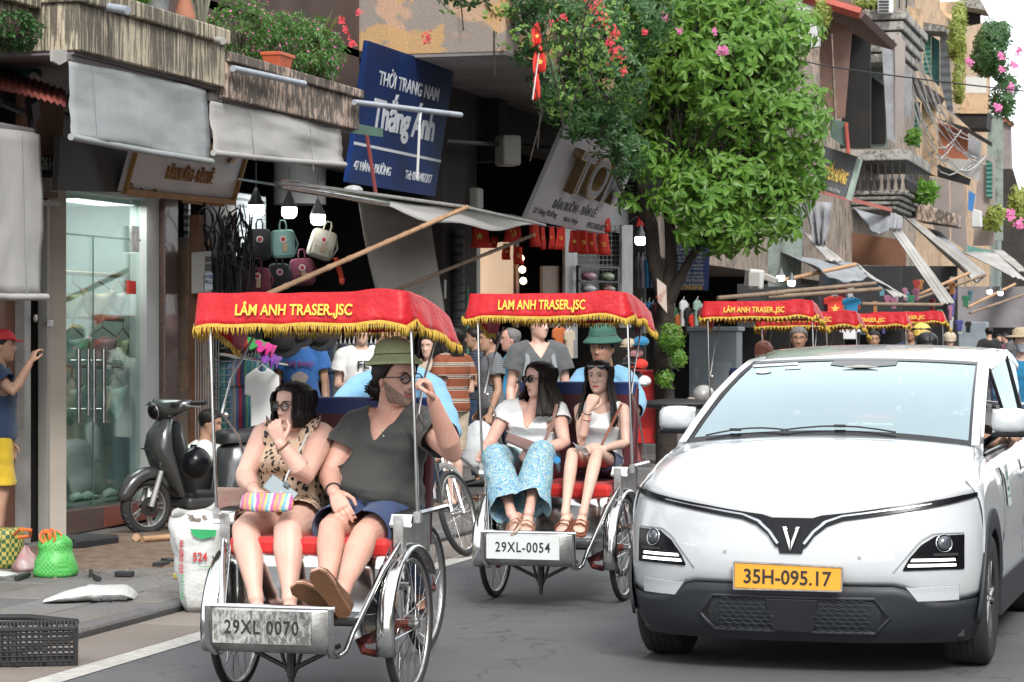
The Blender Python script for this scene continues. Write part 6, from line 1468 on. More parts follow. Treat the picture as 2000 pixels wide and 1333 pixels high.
def leafset(mb, c, d, L, w, r, n=1):
 """one bent leaf: 4 triangles"""
 d = d.normalized(); s = d.cross(V(0, 0, 1)); s = s.normalized() if s.length > .05 else V(1, 0, 0); s = (s + d.cross(s) * r.uniform(-.8, .8)).normalized(); u = s.cross(d)
 a = c; b = c + d * L * .5 + s * w * .5 + u * L * .04; e = c + d * L * .5 - s * w * .5 + u * L * .04; mid = c + d * L * .5 - u * L * .03; t = c + d * L - u * L * .12
 mb.add([a, b, t, e, mid], [(0, 4, 1), (4, 2, 1), (0, 3, 4), (4, 3, 2)])
def bush(name, lb, cat, c, rad, n, L, w, m, seed, flowers=None, pot=None, rosette=5, group=None, stem=M_BARK):
 r = random.Random(seed); t = thing(name, lb, cat, V(c[0], c[1], c[2] - rad[2]), 0, group); mb = MB(); fl = MB(); st = MB(); c = Vector(c)
 base = c - V(0, 0, rad[2])
 for k in range(n):
  d = V(r.gauss(0, 1), r.gauss(0, 1), r.gauss(0, 1)).normalized(); rr = r.uniform(.35, 1) ** .5 * (1 + .18 * noise.noise(d * 2.3 + V(seed, 0, 0))); p = c + V(d.x * rad[0], d.y * rad[1], d.z * rad[2]) * rr
  if k % 8 == 0: st.tube([base, base.lerp(p, .5) + V(r.uniform(-.03, .03), r.uniform(-.03, .03), 0), p], [.006, .004, .002], 4, caps=False)
  ax = (d + V(0, 0, .5)).normalized()
  for q in range(rosette):
   a = 2 * math.pi * q / rosette + r.uniform(-.4, .4); o_ = ax.orthogonal().normalized(); o_ = Matrix.Rotation(a, 3, ax) @ o_
   leafset(mb, p, (o_ * r.uniform(.7, 1.2) + ax * r.uniform(.1, .8)), L * r.uniform(.7, 1.25), w, r)
  if flowers and r.random() < flowers[1] and rr > .75:
   for q in range(5):
    a = 2 * math.pi * q / 5; o_ = Matrix.Rotation(a, 3, ax) @ ax.orthogonal().normalized(); leafset(fl, p + ax * L * .5, o_, flowers[2], flowers[2] * .9, r)
 part('foliage', mb, m, t, kind='stuff'); part('stem', st, stem, t, kind='stuff')
 if flowers and fl.v: part('blossom', fl, flowers[0], t, kind='stuff')
 if pot: pot(t)
 return t
zt = 4.02
def pot_at(c, r0, r1, h, m):
 return lambda t: part('pot', MB().lathe([(r0, 0), (r1, h), (r1 * 1.08, h), (r1 * 1.08, h + .03), (r1 * .9, h + .03), (r1 * .85, h - .03)], Matrix.Translation(c), 20), m, t, smooth=50)
c = P(560, 50, X=SX - .35); bush('flowering_bush', 'large periwinkle bush with small pink flowers on the mossy balcony', 'bush', (c.x + .05, c.y, 4.10), (.42, .62, .36), 900, .062, .019, leafmat('fresh_leaf', (.08, .20, .05), (.18, .33, .10), None, .4), 3, (M_PINK, .32, .016))
c = P(470, 25, X=SX - .5); bush('flowering_bush', 'periwinkle bush with pink flowers next to the bare stems', 'bush', (c.x, c.y, 4.20), (.3, .35, .3), 320, .06, .018, leafmat('fresh_leaf2', (.08, .20, .05), (.18, .33, .10), None, .4), 5, (M_PINK, .4, .016))
c = P(20, 60, Y=15.4); bush('potted_bush', 'dense dark bush hanging over the ledge at the top left corner', 'bush', (c.x, c.y, c.z), (.22, .25, .13), 330, .035, .02, M_LEAFD, 8)
c = P(240, 5, X=SX - .2); bush('potted_bush', 'small leafy plant behind the coping near the blue basin', 'bush', (c.x, c.y, 4.10), (.14, .34, .09), 260, .04, .014, M_LEAF, 11)
c = P(430, 140, X=SX - .15)
t = thing('plant_pot', 'orange rectangular plastic planter under the large periwinkle bush', 'plant pot', P(545, 100, X=SX - .1)); cc = P(542, 120, X=SX - .12)
part('planter', MB().rings([[V(cc.x + sx * a, cc.y + sy * b, z) for sx, sy in ((-1, -1), (1, -1), (1, 1), (-1, 1))] for a, b, z in ((.06, .13, 3.86), (.08, .16, 3.97), (.09, .17, 3.97), (.09, .17, 4.0), (.07, .15, 4.0))]), mat('orange_plastic', (.55, .12, .05), .5), t, bevel=.006)
for (px, py, r0, r1, h, m, lb) in ((312, 26, .10, .13, .09, mat('blue_plastic', (.01, .28, .42), .35), 'blue plastic basin on top of a pot'), (306, 34, .085, .10, .13, mat('speckled_stone', (.12, .13, .14), .7, vs=120, col2=(.25, .26, .27), bump=.4, bs=90), 'grey speckled stone pot under the blue basin'), (361, 52, .07, .045, .19, M_TERRA, 'brown terracotta jar on the streaked balcony'), (636, 138, .065, .085, .10, M_WHITE, 'small white ribbed pot with grass at the end of the mossy balcony')):
 q = P(px, py, X=SX - .12); zb = {312: 4.13, 306: 4.0, 361: 4.0, 636: 3.86}[px]
 pr = [(.001, 0), (r0, 0), (r0 * 1.15 if px == 361 else r0, h * .4), (r1, h), (r1 * 1.08, h + .012), (r1 * .9, h + .012), (r1 * .8, h - .02)]
 part('plant_pot', MB().lathe(pr, Matrix.Translation((q.x, q.y, zb)), 24), m, smooth=50, label=lb, cat='basin' if px == 312 else 'plant pot')
def blades(name, lb, c, n, L, w, m, seed, spread=.5, m2=None):
 r = random.Random(seed); t = thing(name, lb, 'plant', c); mb = MB()
 for k in range(n):
  a = r.uniform(0, 6.28); sp = r.uniform(.1, spread); l = L * r.uniform(.6, 1.1); p = Vector(c) + V(math.cos(a) * .03, math.sin(a) * .03, 0); rows = []
  sd = V(-math.sin(a), math.cos(a), 0)
  for i in range(6):
   s = i / 5; q = p + V(math.cos(a) * sp * l * s ** 1.5, math.sin(a) * sp * l * s ** 1.5, l * s * (1 - .25 * sp * s)); ww = w * (1 - s ** 3) * .5 + .001; rows.append([q - sd * ww, q + sd * ww])
  mb.grid(rows)
 part('leaf', mb, m, t, solid=.002, smooth=180, kind='stuff'); return t
q = P(612, 130, X=SX - .15); blades('snake_plant', 'tall yellow edged snake plant beside the periwinkle bush', (q.x, q.y, 3.86), 16, .62, .045, leafmat('snake_leaf', (.05, .10, .03), (.30, .27, .08), None, .1), 4, .55)
q = P(637, 120, X=SX - .12); blades('grass_tuft', 'fine green grass growing from the white pot', (q.x, q.y, 3.95), 60, .22, .006, M_LEAF, 5, .9)
st = MB(); r_ = random.Random(5)
for k in range(14):
 a = P(393 + r_.uniform(-6, 6), 62, X=SX - .2); a.z = 4.0; b = a + V(r_.uniform(-.15, .15), r_.uniform(-.35, .35), r_.uniform(.4, .7)); st.tube([a, a.lerp(b, .5) + V(0, r_.uniform(-.05, .05), .05), b], [.012, .009, .005], 6)
tag(part('bare_shrub', st, mat('grey_green_stem', (.20, .20, .15), .8)), 'bare grey stems rising between the jar and the periwinkles', 'shrub')
part('black_bag', MB().ball(P(330, 46, X=SX - .2) + V(0, 0, -.02), (.10, .16, .05), 10, 6), M_BLACK, smooth=60, label='black plastic bag between the stone pot and the terracotta jar', cat='bag')
# ================================================================ building with the TOM shop
bD = thing('shop_house', 'peeling orange plaster house projecting over the TOM shop, covered in creepers', 'house', (-9, 33, 0))
YB = 26.6; YE = P(1262, 300, X=FX).y
part('end_wall', MB().bb(-10.5, SX, YB, YB + .25, 4.74, 9), M_PLAST, bD)
part('front_wall', MB().bb(SX - .2, SX, YB + .25, YE, 4.74, 9), M_PLAST, bD)
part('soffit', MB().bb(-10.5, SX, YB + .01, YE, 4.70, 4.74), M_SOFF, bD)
mb, a0, b0 = room('r', 925, 1262, 4.7, 3)
part('interior', mb, M_DARKW, bD)
part('beam', MB().bb(FX - .3, FX, YB, YE, 4.2, 4.7).bb(FX - .3, FX + .2, 31.4, 31.8, 3.9, 4.7), M_DARK, bD)
def pan(name, X, poly, m, th=.04, par=None, **k): return part(name, pX(poly, X, th), m, par, **k)
pan('glowing_wall', FX - .7, [(938, 480), (1005, 470), (1005, 600), (938, 600)], M_WARM, par=bD)
pan('door_frame', FX - .3, [(1008, 455), (1014, 455), (1014, 640), (1008, 640)], M_WOOD, par=bD)
pan('door_frame', FX - .3, [(930, 470), (938, 470), (938, 640), (930, 640)], M_OFFW, par=bD)
pan('cupboard', FX - .2, [(1060, 520), (1100, 520), (1100, 640), (1060, 640)], mat('tan_board', (.30, .22, .16), .7, vs=4), par=bD)
pan('pillar', FX - .1, [(1104, 440), (1128, 440), (1128, 700), (1104, 700)], M_STEEL, par=bD)
pan('ceiling_panel', FX - .3, [(1170, 380), (1262, 395), (1262, 462), (1170, 450)], mat('pale_panel', (.42, .43, .44), .5), par=bD)
pan('pillar', FX, [(1215, 440), (1236, 440), (1236, 640), (1215, 640)], M_STEEL, par=bD)
pan('rear_wall', FX - .8, [(1128, 400), (1225, 420), (1225, 620), (1128, 620)], mat('pale_tiles', (.38, .40, .40), .5, vs=3), par=bD)
for i, (px, py) in enumerate([(1017, 505), (1020, 527), (1022, 549)]):
 part('vanity_bulb', MB().ball(P(px, py, X=FX - .2), .05, 12, 8), M_WBULB, bD, smooth=180)
g = MB()
for k in range(13): g.tube([P(1130 + k * 8, 440, X=FX - .15), P(1130 + k * 8, 575, X=FX - .15)], .006, 4)
for k in range(15): g.tube([P(1130, 442 + k * 9.5, X=FX - .15), P(1226, 442 + k * 9.5, X=FX - .15)], .006, 4)
tag(part('wire_grid', g, M_STEEL), 'white wire grid wall behind the TOM shop flags', 'grid')
shf = thing('shelf_rack', 'wire shelf stacked with clear bags of goods in the TOM shop', 'shelf', P(1170, 600, X=FX))
part('rack_frame', MB().merge(pX([(1130, 520), (1134, 520), (1134, 600), (1130, 600)], FX, .04)).merge(pX([(1207, 522), (1211, 522), (1211, 600), (1207, 600)], FX, .04)).merge(pX([(1130, 519), (1211, 521), (1211, 525), (1130, 523)], FX, .04)).merge(pX([(1130, 548), (1211, 550), (1211, 553), (1130, 551)], FX, .04)), M_BLACK, shf)
for i, (px, py) in enumerate([(1150, 540), (1186, 541), (1150, 565), (1188, 566)]):
 part('clear_bag', MB().ball(P(px, py, X=FX - .05), (.10, .30, .07), 10, 6), [mat('bag_pink', (.40, .20, .26), .3), mat('bag_green', (.25, .30, .20), .3), mat('bag_white', (.42, .42, .42), .25), mat('bag_brown', (.22, .12, .10), .3)][i], shf, smooth=60)
def box_item(name, lb, cat, px, py, X, s, m, rz=0, bev=.02): return part(name, MB().box(P(px, py, X=X), s, Matrix.Rotation(rz, 3, 'Z')), m, label=lb, cat=cat, bevel=bev)
box_item('wall_box', 'tilted beige plastic box fixed under the soffit left of the TOM sign', 'box', 992, 295, FX + .5, (.25, .30, .38), M_OFFW, .7, .04)
box_item('wall_box', 'pale meter box on the dark wall above the grey canopy', 'box', 930, 388, FX + .1, (.12, .26, .26), M_OFFW, 0, .02)
part('conduit', MB().tube([P(893, 450, X=FX + .1), P(893, 640, X=FX + .1)], .09, 12), corrugated('ribbed_grey', (.10, .10, .10), 60, 2, .8), label='fat ribbed grey pipe on the wall between the bag shop and TOM shop', cat='pipe', smooth=60)
part('green_pole', MB().tube([P(913, 560, X=FX + .5), P(913, 900, X=FX + .5)], .02, 8), mat('green_steel', (.06, .16, .11), .5), label='thin green pole left of the second red canopy', cat='pole')
part('black_frame', MB().tube([P(870, 275, X=FX + .3), P(1090, 290, X=FX + .5), P(1100, 262, X=FX + .6), P(1108, 240, X=FX + .6)], .03, 6).tube([P(1092, 190, X=FX + .5), P(1095, 292, X=FX + .5)], .02, 6), M_BLACK, label='black iron bar with a crook beside the TOM sign', cat='bar').name = 'iron_bar'
pan('wall_notice', FX + .06, [(856, 548), (872, 547), (872, 583), (856, 584)], M_WHITE, .003, label='small white notice on the dark wall under the tarpaulin', cat='notice')
m, w, h = lean_sign((1110, 250), (1247, 292), (1180, 460), (1027, 428), 0, FX + .45)
stm = thing('shop_sign', 'white leaning sign with big gold letters TOM behind the leaves', 'sign', m.translation)
part('sign_panel', MB().box(m @ V(0, 0, -.03), (w, h, .06), m.to_3x3()), mat('sign_pale', (.50, .48, .50), .4, vs=1, col2=(.42, .38, .40)), stm, bevel=.004)
M_TOM = mat('dull_gold', (.36, .26, .13), .35, .5, vs=5)
o = text_obj('name_lettering', 'TOM', .62, M_TOM, stm, m @ Matrix.Translation((.06, .12, .07)), width=w * .62, depth=.07, bold=.03)
text_obj('letter_face', 'TOM', .58, mat('letter_dark', (.03, .03, .035), .3), stm, m @ Matrix.Translation((.06, .12, .143)), width=w * .58, depth=.004, bold=.008)
M_SD = mat('sign_dark_print', (.05, .05, .055), .5, var=0)
text_obj('lettering', 'BÁN BUÔN - BÁN LẺ', .17, M_SD, stm, m @ Matrix.Translation((.0, -h * .27, .002)), width=w * .55, depth=.006, bold=.02)
text_obj('address_lettering', '57 Hàng Đường', .11, M_SD, stm, m @ Matrix.Translation((-w * .32, -h * .40, .002)), width=w * .28, depth=.004, bold=.01)
text_obj('small_lettering', 'Bích Diệp', .09, M_SD, stm, m @ Matrix.Translation((.02, -h * .42, .002)), width=w * .18, depth=.004, bold=.01)
text_obj('phone_lettering', '0912.868.602', .09, M_SD, stm, m @ Matrix.Translation((w * .34, -h * .42, .002)), width=w * .24, depth=.004, bold=.01)
def star(r, m, z):
 mb = MB(); pts = [(math.cos(R(90 + 36 * k)) * (r if k % 2 == 0 else r * .4), math.sin(R(90 + 36 * k)) * (r if k % 2 == 0 else r * .4)) for k in range(10)]
 return mb.prism(pts, m, z, z + .004)
def sickle(r, m, z):
 mb = MB(); mb.tube([m @ V(r * .75 * math.cos(a), r * .75 * math.sin(a), z + .004) for a in [R(-120 + 25 * k) for k in range(9)]], [r * .10 + r * .12 * math.sin(k / 8 * 3) for k in range(9)], 4)
 mb.tube([m @ V(r * .6, -r * .7, z + .004), m @ V(-r * .45, r * .5, z + .004)], r * .11, 4); mb.tube([m @ V(-r * .7, r * .28, z + .004), m @ V(-r * .2, r * .75, z + .004)], r * .16, 4); return mb
flags = [(937, 462, 30, 46, 0), (1001, 456, 28, 36, 1), (966, 474, 12, 22, 0), (990, 492, 14, 32, 0), (1012, 500, 16, 34, 1), (1043, 460, 18, 46, 0), (1059, 466, 9, 44, 1), (1077, 465, 10, 44, 0), (1095, 466, 15, 44, 1), (1122, 472, 16, 44, 0), (1139, 474, 17, 46, 1), (1156, 476, 16, 42, 0), (1178, 478, 20, 42, 1), (1186, 440, 10, 28, 0), (1261, 428, 28, 30, 1)]
for i, (px, py, w_, h_, k) in enumerate(flags):
 X_ = FX + .55; c = P(px, py, X=X_); dd = -SN * c.x + CS * c.y; w = w_ / FP * dd; h = h_ / FP * dd
 t = thing('flag', '', 'flag', c + V(0, 0, -h / 2), 0, 'small red flags strung over the TOM shop'); fm = frame(c, CR_, V(0, 0, 1))
 t['label'] = ('red flag with a yellow star' if k == 0 else 'red flag with hammer and sickle') + ', number %s from the left in the string' % ['one', 'three', 'two', 'four', 'five', 'six', 'seven', 'eight', 'nine', 'ten', 'eleven', 'twelve', 'thirteen', 'fourteen', 'fifteen'][i]
 G = [[fm @ V((u - .5) * w * (1 + .25 * v) + .02 * math.sin(v * 3 + i) * v, (.5 - v) * h, .02 * math.sin(u * 5 + i) + .02 * v) for u in [q / 5 for q in range(6)]] for v in [q / 5 for q in range(6)]]
 f = part('cloth', MB().grid(G), M_RED, t, smooth=180, solid=.003)
 part('emblem', (star if k == 0 else sickle)(min(w, h) * .28, fm, .05), M_YEL, f)
part('bunting_string', MB().tube([P(px, py, X=FX + .55) for px, py in ((925, 438), (1000, 437), (1100, 445), (1190, 458), (1262, 412), (1290, 418))], .006, 4), M_BLACK, label='string carrying the row of small red flags', cat='string')
bulb(1251, 467, 22, FX + .6, 'bulb hanging right of the flags beside the tree trunk')
for i, (px, py, w_, h_) in enumerate([(1046, 72, 26, 44), (1052, 122, 34, 50), (1047, 175, 20, 50)]):
 c = P(px, py, X=SX + .3); dd = -SN * c.x + CS * c.y; w = w_ / FP * dd; h = h_ / FP * dd; fm = frame(c, CR_ + V(0, .3, 0), V(0, 0, 1)); t = thing('flag', ['uppermost', 'middle, folded', 'lowest'][i] + ' of three red flags hanging down the creeper', 'flag', c, 0, 'red flags hanging from the creeper')
 f = part('cloth', MB().grid([[fm @ V((u - .5) * w * (.35 + .9 * v * (1.4 - v)), (.5 - v) * h + u * h * .15, .05 * math.sin(u * 7 + i) * v) for u in [q / 6 for q in range(7)]] for v in [q / 6 for q in range(7)]]), M_RED, t, smooth=180, solid=.003)
 if i < 2: part('emblem', star(w * .2, fm, .06), M_YEL, f)
part('twine', MB().tube([P(1052, -10, X=SX + .3), P(1053, 100, X=SX + .3), P(1040, 195, X=SX + .3)], .008, 4), M_WHITE, label='white cord holding the three hanging red flags', cat='cord')
# ================================================================ tree and creepers
def leafcloud(lobes, n, L, w, r, ros, seed, hang=0.0):
 """rosettes of leaves in ellipsoid lobes given as (centre, radii)"""
 out = []; tot = sum(l[1][0] * l[1][2] for l in lobes)
 for c, rad in lobes:
  for k in range(int(n * rad[0] * rad[2] / tot)):
   d = V(r.gauss(0, 1), r.gauss(0, 1), r.gauss(0, 1)).normalized(); rr = r.uniform(.25, 1) ** .4 * (1 + .22 * noise.noise(d * 2.5 + V(seed, c[2], 0)))
   p = Vector(c) + V(d.x * rad[0], d.y * rad[1], d.z * rad[2]) * rr; out.append((p, (d + V(0, -.3, .35 - hang)).normalized()))
 return out
def leaf2(mb, c, d, L, w, up):
 d = d.normalized(); s = d.cross(up); s = s.normalized() if s.length > .05 else d.orthogonal(); u = s.cross(d)
 q = lambda a, b, h: c + d * L * a + s * w * b + u * L * h
 mb.add([q(0, 0, 0), q(.35, .40, .04), q(.70, .5, -.06), q(1, 0, -.26), q(.70, -.5, -.06), q(.35, -.40, .04), q(.5, 0, -.04)], [(0, 6, 1), (1, 6, 2), (2, 6, 3), (3, 6, 4), (4, 6, 5), (5, 6, 0)])
def E(px, py, D, rx, ry, rd=None):
 s = D / FP; return (P(px, py, D=D), (rx * s, (rd or (rx + ry) / 2) * s, ry * s))
DT = 32.5
tree = thing('street_tree', 'broad leaved tree with a dark forked trunk and dense bright green crown', 'tree', P(1300, 900, D=DT))
tree.location.z = PZ
tr = MB()
def T(*a): return [P(px, py, D=DT + dd) for px, py, dd in a]
tr.tube([V(*P(1303, 905, D=DT).xy, PZ)] + T((1300, 800, 0), (1293, 690, 0), (1300, 600, 0), (1296, 560, 0)), [.15, .13, .12, .12, .115], 10)
tr.tube(T((1296, 575, 0), (1276, 500, 0), (1272, 440, .1), (1255, 385, .2), (1248, 300, .2), (1220, 220, .3)), [.11, .095, .09, .075, .05, .03], 9)
tr.tube(T((1298, 580, 0), (1312, 520, -.1), (1308, 440, -.1), (1303, 380, 0), (1300, 280, 0), (1330, 150, 0)), [.10, .08, .07, .06, .05, .03], 9)
tr.tube(T((1302, 600, 0), (1335, 530, -.2), (1372, 465, -.3), (1420, 380, -.2), (1480, 300, 0)), [.08, .06, .045, .035, .02], 8)
tr.tube(T((1272, 440, .1), (1225, 395, .2), (1200, 340, .3)), [.05, .035, .02], 7)
tr.tube(T((1306, 400, 0), (1380, 290, .2), (1450, 180, .2), (1480, 60, .2)), [.05, .04, .03, .02], 7)
part('trunk', tr, M_BARK, tree, smooth=60)
lobes = [E(1415, 150, DT, 150, 150), E(1530, 240, DT, 95, 120), E(1420, 350, DT, 125, 85), E(1330, 120, DT + .3, 110, 120), E(1495, 400, DT, 85, 80), E(1370, 20, DT + .3, 150, 80), E(1500, 70, DT, 105, 85), E(1420, 468, DT - .2, 55, 35), E(1350, 300, DT + .2, 80, 70), E(1560, 330, DT, 65, 60), E(1300, 250, DT + .4, 60, 80), E(1225, 390, DT - .3, 22, 14), E(1350, 385, DT - .6, 85, 50), E(1385, 445, DT - .5, 75, 45), E(1275, 310, DT - .5, 45, 45), E(1250, 200, DT + .5, 50, 90), E(1280, 60, DT + .5, 90, 100)]
r = random.Random(21); cl = leafcloud(lobes, 3100, 0, 0, r, 0, 5)
cr = MB(); tw = MB(); big = []
for p, ax in cl:
 n = r.choice((4, 5, 6)); a0 = r.uniform(0, 6)
 for q in range(n):
  o_ = Matrix.Rotation(a0 + 2 * math.pi * q / n + r.uniform(-.5, .5), 3, ax) @ ax.orthogonal().normalized(); L = r.uniform(.09, .19); d = (o_ + ax * r.uniform(-.6, .9) - V(0, 0, r.uniform(.1, .7))).normalized()
  big.append((p.x * -SN + p.y * CS - (p.z - 4) * .1, p, d, L, ax))
big.sort(key=lambda b: b[0])
LM = MB(); leaf2(LM, V(0, 0, 0), V(0, 1, 0), 1, .40, V(0, 0, 1)); lme = raw_mesh('leaf', LM, M_LEAF)
crown_mb = MB()
nb = {i for i in sorted(range(0, 1500), key=lambda i: -big[i][3])[:280]}
for i, (_, p, d, L, ax) in enumerate(big):
 if i not in nb: leaf2(crown_mb, p, d, L, L * .36, ax)
crown = part('crown', crown_mb, M_LEAF, tree, kind='stuff')
for i in nb:
 _, p, d, L, ax = big[i]; o = link_mesh('leaf', lme, None, crown); s = d.cross(ax).normalized(); u = s.cross(d)
 m = Matrix((s, d, u)).transposed().to_4x4() @ Matrix.Scale(L, 4); m.translation = p; reparent_basis(o, m)
for k in range(0, len(cl), 6):
 p, ax = cl[k]; b = P(1320, 380, D=DT).lerp(p, .55); tw.tube([b, b.lerp(p, .5) + V(0, 0, .05), p], [.012, .007, .004], 4, caps=False)
part('branch', tw, M_BARK, tree, kind='stuff')
DV = 30.0
def creeper(lb, lobes, n, L, w, m, seed, flowers=None, name='creeper', ros=(5, 7), strands=()):
 r = random.Random(seed); t = thing(name, lb, 'creeper', lobes[0][0]); mb = MB(); fl = MB(); cl = leafcloud(lobes, n, 0, 0, r, 0, seed, .5)
 for p, ax in cl:
  nn = r.randint(*ros); a0 = r.uniform(0, 6)
  for q in range(nn):
   o_ = Matrix.Rotation(a0 + 2 * math.pi * q / nn, 3, ax) @ ax.orthogonal().normalized(); l = L * r.uniform(.7, 1.3); leaf2(mb, p, (o_ + ax * r.uniform(-.2, .6) - V(0, 0, .3)), l, l * w, ax)
 part('foliage', mb, m, t, kind='stuff')
 if flowers:
  for px, py, rp, cnt, D in flowers[1]:
   for k in range(cnt):
    c = P(px + r.gauss(0, rp * .5), py + r.gauss(0, rp * .5), D=D + r.uniform(-.1, .1)); ax = V(r.uniform(-.5, .9), -1, r.uniform(-.3, .6)).normalized()
    for q in range(3): leaf2(fl, c, Matrix.Rotation(2.1 * q, 3, ax) @ ax.orthogonal() + ax * .4, flowers[2], flowers[2] * .8, ax)
  part('blossom', fl, flowers[0], t, kind='stuff')
 sm2 = MB()
 for pts in strands: sm2.tube([P(px, py, D=DV - 2.4) for px, py in pts], .008, 4)
 if strands: part('stem', sm2, M_BARK, t, kind='stuff')
 return t
creeper('dark umbrella leaved creeper hanging over the projecting plaster house', [E(1035, 60, DV - 2.1, 46, 85, 40), E(1010, 0, DV - 2.4, 75, 34, 40), E(1065, 170, DV - 1.8, 30, 45), E(900, -6, DV - 3.6, 60, 18), E(1110, 70, DV, 110, 110), E(1180, 170, DV, 90, 110), E(1120, 220, DV - .3, 60, 60), E(1225, 300, DV, 45, 60), E(1060, 30, DV, 80, 60), E(1200, 50, DV + .5, 120, 90), E(1185, 255, DV, 60, 50)], 1300, .095, .36, M_LEAFD, 4,
 strands=[[(1000, 0), (1060, 70), (1090, 180), (1100, 250)], [(900, 0), (905, 60)], [(1160, 0), (1120, 60), (1135, 150), (1110, 230)], [(1150, 0), (1130, 90), (1170, 180)], [(1040, 160), (1060, 220), (1035, 315)], [(1055, 220), (1050, 290)], [(965, 60), (966, 150)], [(1120, 60), (1090, 120), (1105, 190)]])
creeper('light small leaved bougainvillea with red flowers trailing over the dark creeper', [E(1100, 120, DV - .8, 85, 110), E(1180, 90, DV - .8, 70, 110), E(1005, 75, DV - 2.6, 40, 30), E(1090, 200, DV - .8, 40, 40), E(960, 20, DV - 3.2, 60, 18), E(880, 14, DV - 3.8, 30, 12)], 420, .035, .8, leafmat('lime_leaf', (.13, .27, .05), (.25, .40, .09), None, .4), 9,
 (M_REDP, [(1160, 12, 16, 40, DV - 1), (1178, 40, 18, 30, DV - 1), (1200, 62, 14, 22, DV - 1), (1205, 105, 16, 40, DV - 1), (1192, 85, 12, 20, DV - 1), (1218, 140, 7, 14, DV - 1), (1065, 40, 14, 16, DV - 1), (1100, 35, 10, 10, DV - 1), (1010, 20, 10, 8, DV - 1), (690, 84, 9, 16, 26), (675, 60, 9, 12, 26), (668, 42, 8, 12, 26), (832, 74, 10, 22, 27), (700, 24, 6, 8, 26), (1260, 65, 8, 10, DV - 1)], .019), name='bougainvillea', ros=(3, 5))
creeper('trailing hedge of purple flowered bougainvillea on the tree crown', [E(1330, 60, DT - .9, 20, 14)], 14, .05, .6, M_LEAF, 12, (M_PINK, [(1410, 100, 10, 26, DT - 1.6), (1300, 38, 9, 12, DT - 1.2), (1325, 62, 6, 8, DT - 1.2), (1398, 60, 7, 8, DT - 1.5)], .026), name='bougainvillea', ros=(3, 4))
creeper('leafy vine climbing the tree trunk beside the red cabinet', [E(1310, 660, DT - .4, 26, 30), E(1322, 700, DT - .4, 18, 24), E(1300, 740, DT - .4, 18, 20)], 130, .07, .5, M_LEAF, 15, name='vine', ros=(3, 5))
# ================================================================ row of houses beyond the tree
C_OCH = streaked('ochre_wall', (.52, .36, .22), (.20, .15, .11), sc=(3, 3, .6), amount=(.5, .68)); C_GRW = streaked('grey_green_wall', (.24, .29, .26), (.12, .12, .11), sc=(3, 3, .7), amount=(.5, .7))
C_OLD = streaked('aged_wall', (.34, .27, .21), (.09, .075, .06), sc=(4, 4, 1), amount=(.46, .62)); C_TIM = mat('brown_timber_sheet', (.20, .115, .085), .8, vs=2, col2=(.13, .08, .065), bump=.4, bs=6); C_MOUL = streaked('stained_moulding', (.34, .33, .30), (.07, .065, .06), sc=(5, 5, 5), amount=(.45, .6))
C_TARPG = mat('grey_tarp', (.30, .31, .33), .7, vs=2, col2=(.17, .17, .18)); C_TARPB = mat('taupe_screen', (.29, .25, .23), .85, vs=1, col2=(.21, .18, .17), bump=.4, bs=5)
C_SHUT = corrugated('green_shutter', (.04, .16, .13), 42, 2, .9); C_ORT = mat('orange_tarp', (.36, .11, .05), .7, vs=1.2, col2=(.25, .08, .04), bump=.3, bs=4); C_RED = mat('red_roof_edge', (.36, .07, .045), .6, vs=2)
C_RIB = corrugated('grey_corrugated', (.26, .28, .30), 25, 2, .9)
def house(lb, px0, px1, zt, m, parts, z0=0):
 y0, y1 = P(px0, 600, X=FX).y, P(px1, 600, X=FX).y
 t = thing('row_house', lb, 'house', (FX - 2, (y0 + y1) / 2, 0), 0, 'old row houses beyond the tree')
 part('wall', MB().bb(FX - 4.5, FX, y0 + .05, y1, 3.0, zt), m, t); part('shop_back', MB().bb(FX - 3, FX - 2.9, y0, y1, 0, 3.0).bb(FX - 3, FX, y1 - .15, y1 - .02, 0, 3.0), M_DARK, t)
 for nm, Y, th, mm, poly in parts: part(nm, pY(poly, Y, th), mm, t)
 return t
house('plain dark house half hidden behind the tree crown', 1264, 1545, 10, C_OLD, [('screen', 41, .1, C_GRW, [(1245, -20), (1330, -20), (1330, 380), (1262, 400)]), ('dim_wall', 46, .2, C_GRW, [(1500, 400), (1568, 400), (1560, 560), (1500, 560)]), ('white_wall', 50, .2, M_WHITE, [(1555, -10), (1600, -10), (1600, 90), (1555, 100)])])
rA = house('narrow house clad in brown sheets under a red edged roof', 1546, 1650, 8.0, C_OLD, [('brown_sheet', 51, .1, C_TIM, [(1600, 12), (1621, 20), (1630, 235), (1602, 190)]), ('brown_sheet', 50.9, .05, C_TIM, [(1624, 40), (1664, 58), (1650, 230), (1634, 232)]), ('dark_opening', 51.5, .1, M_DARK, [(1655, 60), (1700, 85), (1700, 290), (1640, 290)]), ('green_railing', 50.8, .05, mat('dull_green_rail', (.08, .13, .11), .6), [(1622, 232), (1656, 240), (1656, 292), (1622, 268)])])
part('roof', MB().hexa([P(1560, -40, Y=50), V(-6.57, 50, 7.95), V(-6.57, 56, 7.9), V(-8.9, 56, 8.6)], [P(1560, -48, Y=50) , V(-6.57, 50, 8.12), V(-6.57, 56, 8.0), V(-8.9, 56, 8.75)]), mat('dark_roof', (.16, .09, .075), .7), rA)
part('roof_edge', MB().tube([P(1570, -6, Y=49.95), P(1680, 27, Y=49.95)], .11, 4), C_RED, rA); part('roof_edge', MB().tube([P(1680, 27, Y=49.95), P(1744, 88, X=-6.57)], .10, 4), mat('dark_roof', (.16, .09, .075), .7), rA)
part('hanging_tube', MB().tube([P(1652, 240, Y=50.7), P(1657, 300, Y=50.7)], .04, 6), C_RED, rA)
